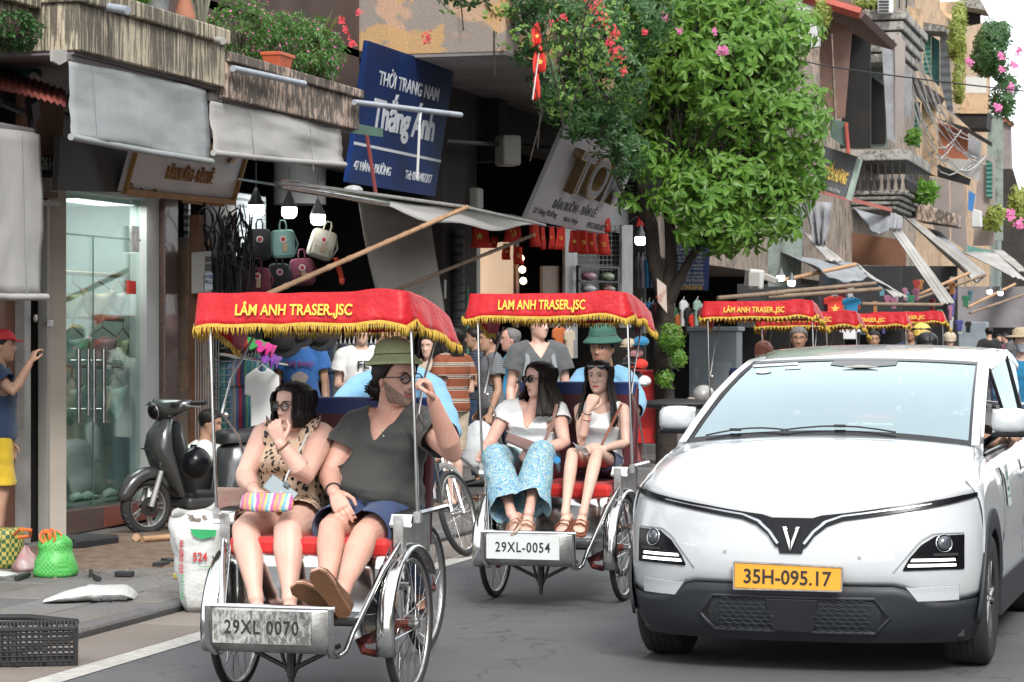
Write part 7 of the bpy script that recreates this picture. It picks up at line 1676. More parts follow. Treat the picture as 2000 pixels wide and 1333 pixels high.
rB = house('balconied house with stained curved mouldings and grey tarpaulins', 1652, 1788, 12.5, C_OLD, [('tarpaulin', 66, .05, C_TARPG, [(1722, 88), (1746, 86), (1748, 280), (1733, 270)]), ('tarpaulin', 65.9, .05, C_TARPB, [(1747, 62), (1768, 82), (1764, 270), (1750, 262)]), ('tarpaulin', 66.6, .05, C_TARPG, [(1766, 128), (1781, 140), (1779, 235), (1764, 228)]), ('inner_wall', 67.5, .1, C_GRW, [(1694, 130), (1735, 130), (1735, 290), (1694, 290)]), ('window', 67.4, .05, M_DARK, [(1702, 150), (1730, 170), (1730, 280), (1702, 280)])])
def moulding(t, z0, z1, steps, Y=66, Y1=71.5, X1=-7.45):
 for k in range(steps):
  f = k / steps; e = .10 * (f if z1 > z0 else f); za, zb_ = lerp(z0, z1, f), lerp(z0, z1, (k + .86) / steps); part('moulding', MB().bb(FX, X1 - .30 + .35 * f, Y + .25 - .25 * f, Y1 - .3 + .3 * f, za, zb_), C_MOUL, t, bevel=.04)
moulding(rB, 8.75, 10.1, 5); moulding(rB, 4.95, 5.45, 4)
part('balcony_slab', MB().bb(FX, -7.4, 65.9, 71.6, 6.2, 6.48), C_MOUL, rB, bevel=.03)
for k in range(22):
 x, y = (lerp(FX, -7.45, k / 8), 66.0) if k < 9 else (-7.45, 66 + (k - 8) * .42)
 part('baluster', MB().tube([V(x, y, 5.45), V(x, y, 5.7), V(x, y, 5.8), V(x, y, 6.2)], [.03, .06, .02, .02], 6), M_BLACK, rB)
 if k < 9: part('rail_bar', MB().tube([V(x, 66, 10.1), V(x, 66, 11)], .02, 4), M_BLACK, rB)
part('air_conditioner', pY([(1714, -10), (1742, -10), (1742, 26), (1714, 26)], 65.5, .4), M_WHITE, rB, bevel=.03)
ag = MB()
for k in range(5): ag.merge(pY([(1716, -4 + k * 6), (1736, -4 + k * 6), (1736, -1 + k * 6), (1716, -1 + k * 6)], 65.47, .02))
part('vent_slot', ag, M_DARK, rB)
rC = house('ochre house with green louvred shutters', 1790, 1836, 15, C_OCH, [('shutter', 77.5, .05, C_SHUT, [(1803, 66), (1818, 70), (1818, 152), (1803, 140)]), ('shutter', 77.9, .05, mat('teal_door', (.02, .12, .11), .6), [(1819, 70), (1835, 80), (1835, 170), (1819, 156)]), ('iron_sheet', 77.6, .05, C_RIB, [(1836, 62), (1852, 75), (1862, 225), (1850, 215), (1836, 160)]), ('ochre_pier', 73, .3, C_OCH, [(1800, 190), (1829, 200), (1829, 345), (1800, 330)]), ('shutter', 72.9, .05, C_SHUT, [(1786, 198), (1797, 200), (1797, 290), (1786, 285)]), ('ochre_pier', 71.9, .2, C_OCH, [(1768, 10), (1802, 20), (1802, 140), (1768, 120)]), ('ledge', 77, 1.5, C_MOUL, [(1803, 44), (1846, 50), (1846, 62), (1803, 60)]), ('thatch_awning', 72.5, .6, mat('dark_thatch', (.06, .05, .045), .9, bump=.6, bs=8), [(1774, 140), (1800, 160), (1842, 190), (1836, 200), (1800, 200), (1776, 170)])])
rD = house('house with an orange tarpaulin and corrugated awning', 1838, 1884, 13, C_OCH, [('orange_tarpaulin', 80, .05, C_ORT, [(1833, 240), (1891, 252), (1890, 312), (1832, 306)]), ('awning', 79.5, .4, M_DARK, [(1832, 232), (1890, 250), (1936, 278), (1936, 286), (1888, 258)]), ('grey_sheet', 80.4, .05, C_TARPG, [(1892, 262), (1918, 278), (1912, 312), (1890, 310)]), ('cream_awning', 74, .05, M_CANVL, [(1834, 310), (1916, 314), (1912, 354), (1890, 346)]), ('dark_eave', 73.5, .3, M_DARK, [(1800, 318), (1835, 322), (1895, 350), (1892, 362), (1830, 345), (1800, 340)]), ('taupe_screen', 76, .1, C_TARPB, [(1816, 346), (1853, 352), (1855, 500), (1838, 480), (1818, 430)]), ('taupe_screen', 76.2, .1, C_TARPB, [(1856, 352), (1882, 358), (1889, 492), (1858, 470)]), ('blue_cloth', 76.5, .05, mat('blue_tarp', (.04, .17, .42), .6), [(1892, 372), (1905, 380), (1900, 414), (1890, 410)])])
rE = house('ochre house with a flowering balcony near the end of the street', 1886, 1934, 14.5, C_OCH, [('balcony_wall', 92, .2, C_OCH, [(1878, 182), (1929, 184), (1929, 222), (1874, 222)]), ('balcony_soffit', 92.1, 2, M_DARK, [(1862, 222), (1929, 216), (1926, 250), (1892, 250)]), ('roof_slab', 91, 2, C_MOUL, [(1872, -8), (1912, -4), (1924, 20), (1874, 12)]), ('window_bars', 92.5, .1, M_DARK, [(1885, 16), (1915, 16), (1915, 46), (1885, 52)]), ('white_screen', 92.3, .1, M_WHITE, [(1886, 150), (1926, 150), (1926, 182), (1886, 182)])])
rF = house('grey green house with a small red roof at the far end', 1936, 1968, 10.6, C_GRW, [('green_pier', 96, .3, C_GRW, [(1928, 220), (1958, 230), (1958, 470), (1928, 470)]), ('upper_room', 104, 1, M_SOFF, [(1956, 236), (1972, 238), (1974, 330), (1956, 330)]), ('red_roof', 103.8, 1, C_RED, [(1957, 228), (1978, 238), (1976, 246), (1957, 236)]), ('brown_wall', 86, .2, C_TARPB, [(1912, 300), (1942, 310), (1942, 480), (1900, 480)]), ('green_shutter', 85.8, .05, C_SHUT, [(1926, 312), (1938, 318), (1938, 390), (1926, 384)])])
rG = house('low far house under the slope of the skyline', 1970, 1996, 6.2, M_DARKW, [('gable', 112, .3, M_DARKW, [(1956, 300), (1975, 320), (1990, 372), (2010, 385), (2010, 600), (1956, 600)])])
part('ledge', pY([(1786, 396), (1866, 418), (1866, 442), (1789, 431)], 70, 2.0), M_CONC2, label='mossy concrete ledge with planters under the taupe screens', cat='ledge', bevel=.03)
part('air_conditioner', pY([(1897, 408), (1916, 412), (1916, 444), (1897, 444)], 82, .5), M_WHITE, label='outdoor air conditioner unit under the blue cloth', cat='air conditioner', bevel=.03)
for (px, py, rx, ry, D, n, L, m, lb, fl) in ((1935, 95, 42, 75, 84, 520, .17, M_LEAFD, 'large bougainvillea with pink flowers against the sky at the top right', [(1955, 112, 7, 7, 83), (1980, 127, 7, 8, 83), (1895, 122, 6, 6, 83), (1990, 100, 7, 6, 83), (1955, 135, 6, 5, 83), (1975, 175, 8, 6, 83), (1950, 212, 9, 8, 83)]), (1960, 190, 30, 60, 85, 130, .2, M_LEAFD, 'thin lower branches of the bougainvillea below its crown', None), (1870, 60, 16, 75, 76, 260, .16, M_LEAFY, 'yellow green hanging plant trailing past the corrugated sheet', None), (1872, 155, 12, 60, 76, 130, .13, M_LEAFY, 'lower wisps of the yellow green hanging plant', None), (1805, 374, 20, 12, 68, 60, .30, M_LEAF, 'fan shaped green plant in a planter on the mossy ledge', None), (1940, 425, 20, 30, 84, 70, .22, M_LEAFY, 'pale leafy vine on the far walls', None), (1988, 400, 22, 50, 98, 120, .25, M_LEAFY, 'yellow green shrub under the sky at the right edge', [(1972, 420, 10, 30, 97), (1990, 440, 8, 20, 97)]), (1782, 268, 14, 20, 69, 40, .16, M_LEAF, 'potted plants on the balcony of the ochre house', None), (1700, 6, 50, 10, 66, 60, .16, M_LEAFY, 'plants on the top balcony', None), (1602, 25, 22, 30, 47, 60, .10, M_LEAFY, 'pale wispy creeper at the top of the brown clad house', None)):
 creeper(lb, [E(px, py, D, rx * .75, ry * .8), E(px + rx * .5, py - ry * .35, D, rx * .45, ry * .4), E(px - rx * .45, py + ry * .3, D, rx * .45, ry * .45), E(px + rx * .4, py + ry * .45, D, rx * .4, ry * .45)], n, L, .38, m, int(px), (M_PINK, fl, .10) if fl else None, ros=(4, 6))
ysn = thing('shop_sign', 'grey and yellow sign leaning out beside the tree crown', 'sign', P(1630, 390, Y=52))
part('sign_panel', pY([(1605, 284), (1673, 306), (1651, 386), (1588, 366)], 52, .15), mat('sign_grey', (.10, .11, .115), .5), ysn)
part('sign_edge', pY([(1674, 306), (1681, 312), (1660, 392), (1652, 388)], 52.02, .3), mat('pale_green_edge', (.35, .45, .38), .5), ysn)
fm = frame(P(1633, 336, Y=51.98), P(1673, 306, Y=52) - P(1605, 284, Y=52), P(1605, 284, Y=52) - P(1588, 366, Y=52))
text_obj('lettering', 'TUYẾN HƯƠNG', .40, M_YEL, ysn, fm, width=.52, depth=.01, bold=.03); text_obj('small_lettering', 'BÁN BUÔN', .09, M_WHITE, ysn, fm @ Matrix.Translation((0, -.36, 0)), width=.4, depth=.01)
def awn(lb, q, m=M_CANVL, sag=.0, grp='slanting grey awnings over the far shops'):
 return tag(part('awning', sheet([P(px, py, Y=Y) for px, py, Y in q], 10, 8, sag=sag, wav=.02), m, smooth=180, solid=.02), lb, 'awning', grp)
awn('short pale awning left of the dark canvas', [(1569, 455, 52), (1583, 461, 52), (1650, 511, 48), (1614, 508, 48)])
awn('dark sagging canvas behind the tree leaves', [(1525, 492, 46), (1669, 514, 50), (1694, 541, 46), (1600, 527, 44)], C_RIB, .15)
awn('short sheet hanging below the dark canvas', [(1672, 514, 50), (1694, 539, 46), (1772, 579, 44), (1741, 580, 44)])
awn('curled metal sheet under the stained balcony', [(1667, 405, 60), (1739, 422, 60), (1736, 446, 59), (1691, 433, 59)], C_RIB, .2)
awn('blue grey plate joining the awning strips', [(1739, 414, 60), (1763, 424, 60), (1762, 449, 59.8), (1737, 447, 59.8)], C_TARPG)
awn('narrow straight strip dropping to the red canopies', [(1739, 449, 60), (1761, 449, 60), (1864, 592, 56), (1839, 594, 56)])
awn('long curved sail awning beside the narrow strip', [(1764, 422, 66), (1782, 427, 66), (1925, 533, 60), (1890, 529, 60)], sag=.25)
awn('awning behind the curved sail', [(1812, 446, 72), (1836, 452, 72), (1914, 527, 66), (1880, 510, 66)], C_TARPG)
awn('far wide awning reaching the right edge', [(1878, 492, 78), (1944, 494, 78), (2004, 548, 70), (1975, 540, 70)])
awn('farthest awning at the right edge', [(1936, 488, 88), (1960, 490, 88), (2006, 530, 80), (1990, 530, 80)])
awn('dark green awning above the far shops', [(1880, 478, 80), (1935, 490, 80), (1930, 500, 79), (1885, 496, 79)], C_SHUT)
part('roof_strip', MB().hexa([P(1584, 374, Y=53), P(1742, 414, Y=60), P(1742, 414, Y=61), P(1584, 374, Y=54)], [P(1584, 366, Y=53), P(1742, 407, Y=60), P(1742, 407, Y=61), P(1584, 366, Y=54)]), C_RED, label='long rusty red edge strip below the yellow sign', cat='roof edge')
part('tarpaulin', sheet([P(1570, 395, Y=50), P(1625, 395, Y=50), P(1612, 480, Y=50), P(1592, 478, Y=50)], wav=.12), C_TARPG, smooth=180, solid=.01, label='crumpled grey tarpaulin under the yellow sign', cat='tarpaulin')
part('brown_board', pY([(1664, 455), (1769, 470), (1769, 520), (1664, 517)], 61, .1), mat('brown_ply', (.17, .075, .04), .7, vs=1), label='brown plywood panel behind the narrow awning strip', cat='board')
for i, (a, b, Y) in enumerate([((1528, 548), (1672, 517), 44), ((1500, 573), (1711, 554), 43), ((1500, 581), (1722, 565), 42), ((1780, 582), (1894, 533), 58), ((1783, 587), (1925, 537), 59), ((1889, 601), (1983, 555), 66), ((1894, 612), (2002, 575), 66), ((1683, 594), (1839, 596), 50), ((1402, 583), (1530, 572), 38)]):
 bamboo(['pole tied to the corner of the dark canvas', 'upper of two long level poles behind the third red canopy', 'lower of two long level poles behind the third red canopy', 'pole rising to the curved sail awning', 'darker pole just behind the one at the sail awning', 'pole rising to the far wide awning', 'lowest pole at the right edge', 'level pole above the rear red canopies', 'short pole left of the loudspeaker'][i] + ', bamboo', P(*a, Y=Y), P(*b, Y=Y + 1), .035, M_BAMB if i in (0, 3, 5) else M_BAMBD, 7)
for px, py, w_, D, lb in ((1546, 551, 15, 44, 'white bulb under the dark canvas'), (1525, 541, 15, 43, 'white bulb beside the loudspeaker'), (1933, 569, 10, 64, 'left of two far bulbs at the right edge'), (1954, 572, 10, 64, 'right of two far bulbs at the right edge'), (1391, 489, 8, 38, 'small bulb showing among the tree leaves')): bulb(px, py, w_, lb=lb, D=D, grp='bulbs under the far awnings')
part('power_line', MB().tube([P(lerp(1560, 2060, k / 12), 118 + 67 * (k / 12) ** .8, D=40) for k in range(13)], .012, 5), M_BLACK, label='single black cable crossing in front of the balconies', cat='cable')
wr = MB(); r_ = random.Random(4)
for k in range(16):
 a = P(1740 + r_.uniform(-10, 60), 40 + r_.uniform(-60, 40), Y=70); b = P(1850 + r_.uniform(-20, 80), 250 + r_.uniform(-40, 90), Y=74); sg_ = r_.uniform(.6, 1.8); wr.tube([a.lerp(b, s) - V(0, 0, sg_ * math.sin(math.pi * s)) for s in [q / 8 for q in range(9)]], .02, 4)
tag(part('cable_bundle', wr, M_STEEL, kind='stuff'), 'loose grey cables sagging down the ochre house', 'cable')
def shirt(lb, px, py, w_, h_, D, m, star_=False, rot=0.0, grp='shirts hanging from the shop awnings', hanger=True):
 c = P(px, py, D=D); w = w_ / FP * D; h = h_ / FP * D; t = thing('hanging_shirt', lb, 'shirt', c, 0, grp); fm = frame(c, CR_ * math.cos(rot) + CF_ * math.sin(rot), V(0, 0, 1))
 pl = [(-.16, .5), (-.5, .38), (-.52, .12), (-.34, .10), (-.33, -.5), (.33, -.5), (.34, .10), (.52, .12), (.5, .38), (.16, .5), (.08, .44), (-.08, .44)]
 part('cloth', MB().prism([(x * w, y * h) for x, y in pl], fm, -.02, .02), m, t, bevel=.012)
 if hanger: part('hanger', MB().tube([fm @ V(-w * .2, h * .46, 0), fm @ V(0, h * .54, 0), fm @ V(w * .2, h * .46, 0)], .006, 4).tube([fm @ V(0, h * .54, 0), fm @ V(.015, h * .62, 0)], .005, 4), M_WHITE, t)
 if star_: part('star', star(w * .22, fm @ Matrix.Translation((0, -h * .08, .022)), 0), M_YEL, t)
 return t
shirt('red shirt with a yellow star behind the red canopies', 1631, 600, 44, 44, 44, M_RED, True); shirt('bright blue tee printed with an animal beside the red star shirt', 1663, 600, 36, 38, 43, C_TEAL)
shirt('pale shirt hanging behind the rear canopies', 1660, 652, 40, 22, 45, C_WHITE); shirt('orange garment hanging behind the tall backpacker', 1092, 668, 30, 60, 27, cloth('orange_cotton', (.50, .13, .03)), False, .5); shirt('cream garment hanging beside the orange one', 1112, 672, 24, 58, 27, C_CREAM, False, .6)
part('door', pY([(1610, 515), (1640, 515), (1640, 560), (1610, 560)], 49, .05), mat('pale_blue_door', (.22, .33, .42), .6), label='pale blue door under the dark canvas', cat='door')
for i, (x0, x1, y0, y1, Y, c) in enumerate([(1440, 1600, 555, 640, 50, (.05, .05, .055)), (1600, 1760, 520, 640, 56, (.035, .035, .04)), (1760, 1870, 520, 700, 62, (.03, .03, .032)), (1850, 2010, 560, 640, 72, (.30, .28, .29)), (1870, 2010, 636, 760, 73, (.06, .05, .05))]):  # flat sheets, the dark ones hold the shops' shade in their colour
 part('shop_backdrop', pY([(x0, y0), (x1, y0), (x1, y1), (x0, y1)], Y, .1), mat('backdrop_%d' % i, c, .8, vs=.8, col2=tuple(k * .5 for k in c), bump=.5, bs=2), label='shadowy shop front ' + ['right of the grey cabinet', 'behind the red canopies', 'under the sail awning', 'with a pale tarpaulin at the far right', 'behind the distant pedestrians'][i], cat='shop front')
for i in range(46):   # goods glimpsed in the far shops
 px = r_.uniform(1560, 1900); py = r_.uniform(545, 640); D = 46 + (px - 1560) / 340 * 14; c = r_.choice([(.30, .03, .03), (.05, .05, .2), (.4, .4, .4), (.04, .2, .1), (.35, .15, .04), (.02, .02, .02), (.1, .25, .32), (.28, .1, .17)])
 shirt(['dark red', 'navy', 'pale', 'green', 'orange', 'black', 'blue grey', 'pink'][ [(.30,.03,.03),(.05,.05,.2),(.4,.4,.4),(.04,.2,.1),(.35,.15,.04),(.02,.02,.02),(.1,.25,.32),(.28,.1,.17)].index(c)] + ' garment, ' + ['upper', 'middle', 'lower'][min(2, int((py - 545) / 32))] + ' row of the far shops, ' + ['beside the loudspeaker', 'under the dark canvas', 'behind the red canopies', 'under the narrow strip', 'under the sail awning', 'by the far panel box'][min(5, int((px - 1560) / 57))], px, py, r_.uniform(10, 18), r_.uniform(18, 32), D, cloth('goods_%d' % int(c[0] * 100), c) , False, r_.uniform(-1, 1), 'garments in the far shop fronts', False)
for k in range(5):
 y0 = -22 + k * 16; t = thing('row_house', ['cream', 'grey', 'ochre', 'brown', 'dark'][k] + ' house on the right side of the street opposite the shops', 'house', (12, y0 + 7, 0), 0, 'houses across the street'); part('wall', MB().bb(10.5, 16, y0, y0 + 15.5, 0, 8 + 2 * (k % 3)), [C_OCH, C_GRW, M_DARKW, C_TIM, C_MOUL][k], t)
 for i in range(8): part('window', MB().bb(10.44, 10.5, y0 + 1.5 + 3.7 * (i % 4), y0 + 3 + 3.7 * (i % 4), 1.2 + 3.6 * (i // 4), 3.2 + 3.6 * (i // 4)), M_DARK, t)
t = thing('street_tree', 'tree on the right side whose branch hangs over the road, reflected in the windscreen', 'tree', (5, 21, 0)); tb = MB().tube([V(5, 21, 0), V(4.8, 21, 3.5), V(3, 20.5, 6.5), V(.5, 19.6, 7.8), V(-.6, 19, 8)], [.25, .2, .12, .06, .03], 8); part('trunk', tb, M_BARK, t, smooth=60)
cb = MB()
for p, ax in leafcloud([(V(-1.1, 19.0, 8.3), (1.3, 1.3, .7)), (V(2.5, 20.5, 8.8), (1.8, 1.6, 1.0))], 420, 0, 0, random.Random(3), 0, 3):
 for q in range(5): leaf2(cb, p, Matrix.Rotation(1.25 * q, 3, ax) @ ax.orthogonal() + ax * .2, .17, .07, ax)
part('crown', cb, M_LEAF, t, kind='stuff')
# ================================================================ street furniture and things on the pavement
cab_ = thing('street_cabinet', 'red cabinet standing at the kerb behind the second cyclo', 'cabinet', V(-6.75, 32, PZ))
bx = P(1265, 905, Z=PZ)
part('cabinet_body', MB().bb(bx.x - .20, bx.x + .17, bx.y, bx.y + .35, .30, 1.20), M_VIN2, cab_, bevel=.012)
part('cabinet_lid', MB().bb(bx.x - .22, bx.x + .19, bx.y - .02, bx.y + .37, 1.20, 1.235), M_VIN2, cab_, bevel=.006)
part('recessed_door', MB().bb(bx.x - .12, bx.x + .09, bx.y - .006, bx.y, .5, 1.1), mat('dark_red_door', (.38, .012, .012), .5), cab_)
for sx in (-.17, .14): part('leg', MB().bb(bx.x + sx - .03, bx.x + sx + .03, bx.y, bx.y + .3, PZ, .30), M_VIN2, cab_)
q = P(1300, 905, Z=PZ); part('plant_pot', MB().lathe([(.11, 0), (.13, .25), (.16, .36), (.165, .38), (.14, .38), (.12, .3)], Matrix.Translation(q), 22), M_TERRA, smooth=50, label='large brown terracotta pot beside the red cabinet', cat='plant pot')
gy0 = P(1392, 905, D=35); gc = thing('street_cabinet', 'tall grey electrical cabinet between the tree and the third red canopy', 'cabinet', V(gy0.x, gy0.y, PZ)); wq = .33
part('cabinet_body', MB().bb(gy0.x - wq, gy0.x + wq, gy0.y, gy0.y + .45, PZ, 1.74), mat('blue_grey_steel', (.20, .24, .27), .55, vs=2, col2=(.17, .20, .22)), gc, bevel=.01)
part('cabinet_lid', MB().bb(gy0.x - wq - .03, gy0.x + wq + .03, gy0.y - .03, gy0.y + .48, 1.74, 1.80), mat('blue_grey_steel2', (.24, .28, .31), .55), gc, bevel=.01)
part('door_panel', MB().bb(gy0.x - .05, gy0.x + .25, gy0.y - .008, gy0.y, .9, 1.32).bb(gy0.x - .26, gy0.x - .2, gy0.y - .015, gy0.y, 1.05, 1.25), mat('blue_grey_steel2', (.24, .28, .31), .55), gc)
part('utility_box', pY([(1872, 629), (1928, 629), (1928, 690), (1872, 700)], 66, .5), mat('blue_grey_steel2', (.24, .28, .31), .55), label='flat grey blue panel box at the kerb at the far right', cat='cabinet', bevel=.02)
ib = thing('info_board', 'navy board printed with street names behind the tree trunks', 'board', P(1345, 568, D=35.5))
pb = [P(px, py, D=35.5) for px, py in ((1303, 458), (1372, 458), (1386, 490), (1384, 568), (1303, 566))]
part('board_panel', MB().rings([[v + CF_ * .04 for v in pb], pb]), mat('board_navy', (.015, .035, .13), .6), ib)
lines = ['LỘ TRÌNH', 'ĐƯỜNG PHỐ CỔ', 'BẾN XE - HÀNG ĐƯỜNG', 'HÀNG MÃ - HÀNG KHOAI -', 'CHỢ ĐỒNG XUÂN - HÀNG CHIẾU -', 'LÝ THÁI TỔ - HÀNG CHIẾU -', 'NGUYỄN SIÊU - NGÕ GẠCH -', 'HÀNG CÁ - LÒ RÈN - HÀNG ĐỒNG -', 'HÀNG BUỒM - MÃ MÂY - HÀNG BẠC -', 'HÀNG BỒ - HÀNG ĐIẾU - HÀNG NÓN -', 'LƯƠNG VĂN CAN - LÊ THÁI TỔ -', 'HÀNG KHAY - ĐINH TIÊN HOÀNG', 'ĐINH TIÊN HOÀNG - VỀ NƠI XUẤT PHÁT']
for k, l in enumerate(lines): text_obj('lettering', l, .055 if k > 1 else .075, M_WHITE, ib, frame(P(1344, 464 + k * 7.6, D=35.49), CR_, V(0, 0, 1)), width=(.30 if k < 2 else .44), depth=.002, bold=.01)
text_obj('phone_lettering', 'Hotline: 0936 624 566', .06, M_GOLD, ib, frame(P(1344, 562, D=35.49), CR_, V(0, 0, 1)), width=.40, depth=.002, bold=.01)
nb_ = thing('notice', 'cream notice with red print tied to the tree trunk', 'notice', P(1293, 580, D=32.2)); pn = [P(px, py, D=32.2) for px, py in ((1283, 544), (1301, 558), (1303, 612), (1285, 590))]
part('notice_sheet', MB().rings([[v + CF_ * .01 for v in pn], pn]), mat('notice_cream', (.55, .46, .40), .7, var=.05), nb_)
text_obj('lettering', 'CẤM\nĐỖ XE\nBUÔN BÁN', .16, mat('notice_red', (.45, .06, .04), .6, var=0), nb_, frame(P(1293, 576, D=32.18), pn[1] - pn[0], V(0, 0, 1)), width=.085, depth=.001)
ls = thing('loudspeaker', 'white box loudspeaker under the tree leaves beside the lamps', 'loudspeaker', P(1474, 565, D=38))
part('speaker_box', MB().box(P(1473, 546, D=38), (.24, .25, .29), Matrix.Rotation(.5, 3, 'Z') @ Matrix.Rotation(.1, 3, 'Y')), M_WHITE, ls, bevel=.03); part('grille', MB().box(P(1473, 546, D=37.85), (.16, .02, .20), Matrix.Rotation(.25, 3, 'Z')), M_OFFW, ls)
part('flood_lamp', MB().box(P(1505, 545, D=38), (.22, .2, .10), Matrix.Rotation(.4, 3, 'Y')), M_OFFW, label='white flood lamp fixed beside the loudspeaker', cat='lamp', bevel=.02)
tee = [(.10, .28, .30), (.16, .36, .34), (.05, .16, .20), (.16, .30, .45), (.30, .30, .30), (.05, .13, .30), (.32, .03, .06), (.03, .05, .12), (.10, .24, .16), (.04, .22, .28), (.12, .26, .22), (.03, .18, .26), (.28, .40, .38), (.05, .09, .20)]
rk = thing('clothes_rack', 'steel rail holding the row of coloured tees behind the woman', 'rack', P(480, 710, X=-8.0)); part('rail', MB().tube([P(428, 692, X=-8.05), P(560, 712, X=-8.05)], .015, 8), M_CHROME, rk)
for i in range(15):
 px = 437 + i * 6.2
 t = shirt(f"{['teal', 'mint', 'petrol', 'light blue', 'grey', 'blue', 'crimson', 'midnight', 'green', 'cyan', 'sage', 'ocean', 'pale mint', 'indigo', 'teal'][i]} tee hanging edge on in the rack, number {i + 1} from the left", px, 775 - i * .6, 44, 150, 23.6, cloth('tee_%d' % (i % 14), tee[i % 14]), False, 1.25 + .1 * math.sin(i * 2), 'tees hanging on the rack')
shirt('white v-neck tee hanging facing out at the end of the rack', 512, 788, 66, 140, 23.1, C_WHITE, False, .1, 'tees hanging on the rack')
for i in range(12):
 px = 640 + i * 8.5; shirt(['black', 'dark blue', 'grey'][i % 3] + ' garment hung edge on in the shadows, ' + ['between the blue and white tees', 'behind the white tee person', 'behind the green sun helmet', 'right of the bearded man'][i // 3], px, 745, 26, 150, 25.5, [C_BLK, C_DKBL, C_GREY][i % 3], False, 1.2, 'dark garments in the shadowed shop')
for i, c in enumerate([C_DKBL, C_MAROON, C_NAVY, C_WHITE, C_TEAL, C_BLK, C_MAROON]): shirt(['navy', 'maroon', 'dark blue', 'white', 'bright blue', 'black', 'red brown'][i] + ' jacket on a hanger left of the tree trunk', 1238 + i * 7.5, 618 + (i % 2) * 4, 20, 58, 35.5, c, False, 1.0, 'jackets hanging left of the tree')
for i, (px, c) in enumerate([(1247, C_GREY), (1256, cloth('lilac_cover', (.30, .26, .34))), (1265, C_TEAL), (1272, C_DKBL)]): shirt(['grey', 'lilac', 'blue', 'dark'][i] + ' garment in clear plastic hanging beside the bulb', px, 532, 14, 62, 35, c, False, .9, 'garments in clear plastic covers')
for i in range(8): shirt('bright shirt on the rack between trunk and cabinet, ' + ['grey', 'green', 'orange', 'white', 'black', 'red', 'mint', 'brown'][i] + ' one', 1308 + i * 9, 612 + (i % 3) * 14, 22, 52, 37, [C_GREY, cloth('leaf_green', (.05, .2, .08)), cloth('orange_cotton', (.50, .13, .03)), C_WHITE, C_BLK, M_RED, cloth('mint_cotton', (.3, .45, .38)), C_MAROON][i], False, .8, 'shirts between the trunk and the grey cabinet')
for i, (px, py, c) in enumerate([(1228, 672, C_CREAM), (1240, 690, cloth('rose_cap', (.4, .2, .2))), (1252, 668, C_TEAL), (1232, 705, C_GREY), (1250, 712, M_RED), (1240, 735, C_BLK), (1256, 745, C_WHITE)]):
 part('cap', MB().ball(P(px, py, D=31), (.10, .13, .07), 12, 8).box(P(px - 4, py + 5, D=30.85), (.14, .10, .012)), c, smooth=60, label=['cream', 'rose', 'blue', 'grey', 'red', 'black', 'white'][i] + ' cap on the rack between the second canopy and the tree', cat='cap', group='caps on the rack')
for i, (px, py) in enumerate([(440, 672), (480, 660), (560, 668), (630, 655), (590, 648)]):
 part('hat', MB().lathe([(.16, 0), (.155, .012), (.10, .015), (.095, .08), (.05, .11), (.001, .11)], Matrix.Translation(P(px, py, D=23.5)) @ Matrix.Rotation(R(70), 4, 'X'), 20), C_BLK, smooth=60, label='black brimmed hat hanging under the nearest canopy, ' + ['far left', 'left', 'middle', 'right', 'top'][i], cat='hat', group='black hats hanging in the shop')
for i, (px, py, c) in enumerate([(470, 668, M_RED), (520, 678, mat('magenta_plastic', (.6, .04, .25), .5)), (505, 672, mat('green_plastic', (.05, .35, .08), .5)), (530, 700, mat('purple_plastic', (.2, .06, .35), .5))]):
 part('toy_kite', sheet([P(px - 22, py - 12, D=22.6), P(px + 22, py - 4, D=22.8), P(px + 12, py + 14, D=22.6), P(px - 14, py + 6, D=22.4)], 5, 3, wav=.03), c, solid=.01, label=['red', 'magenta', 'green', 'purple'][i] + ' bright plastic trinket hanging above the tee rack', cat='trinket')
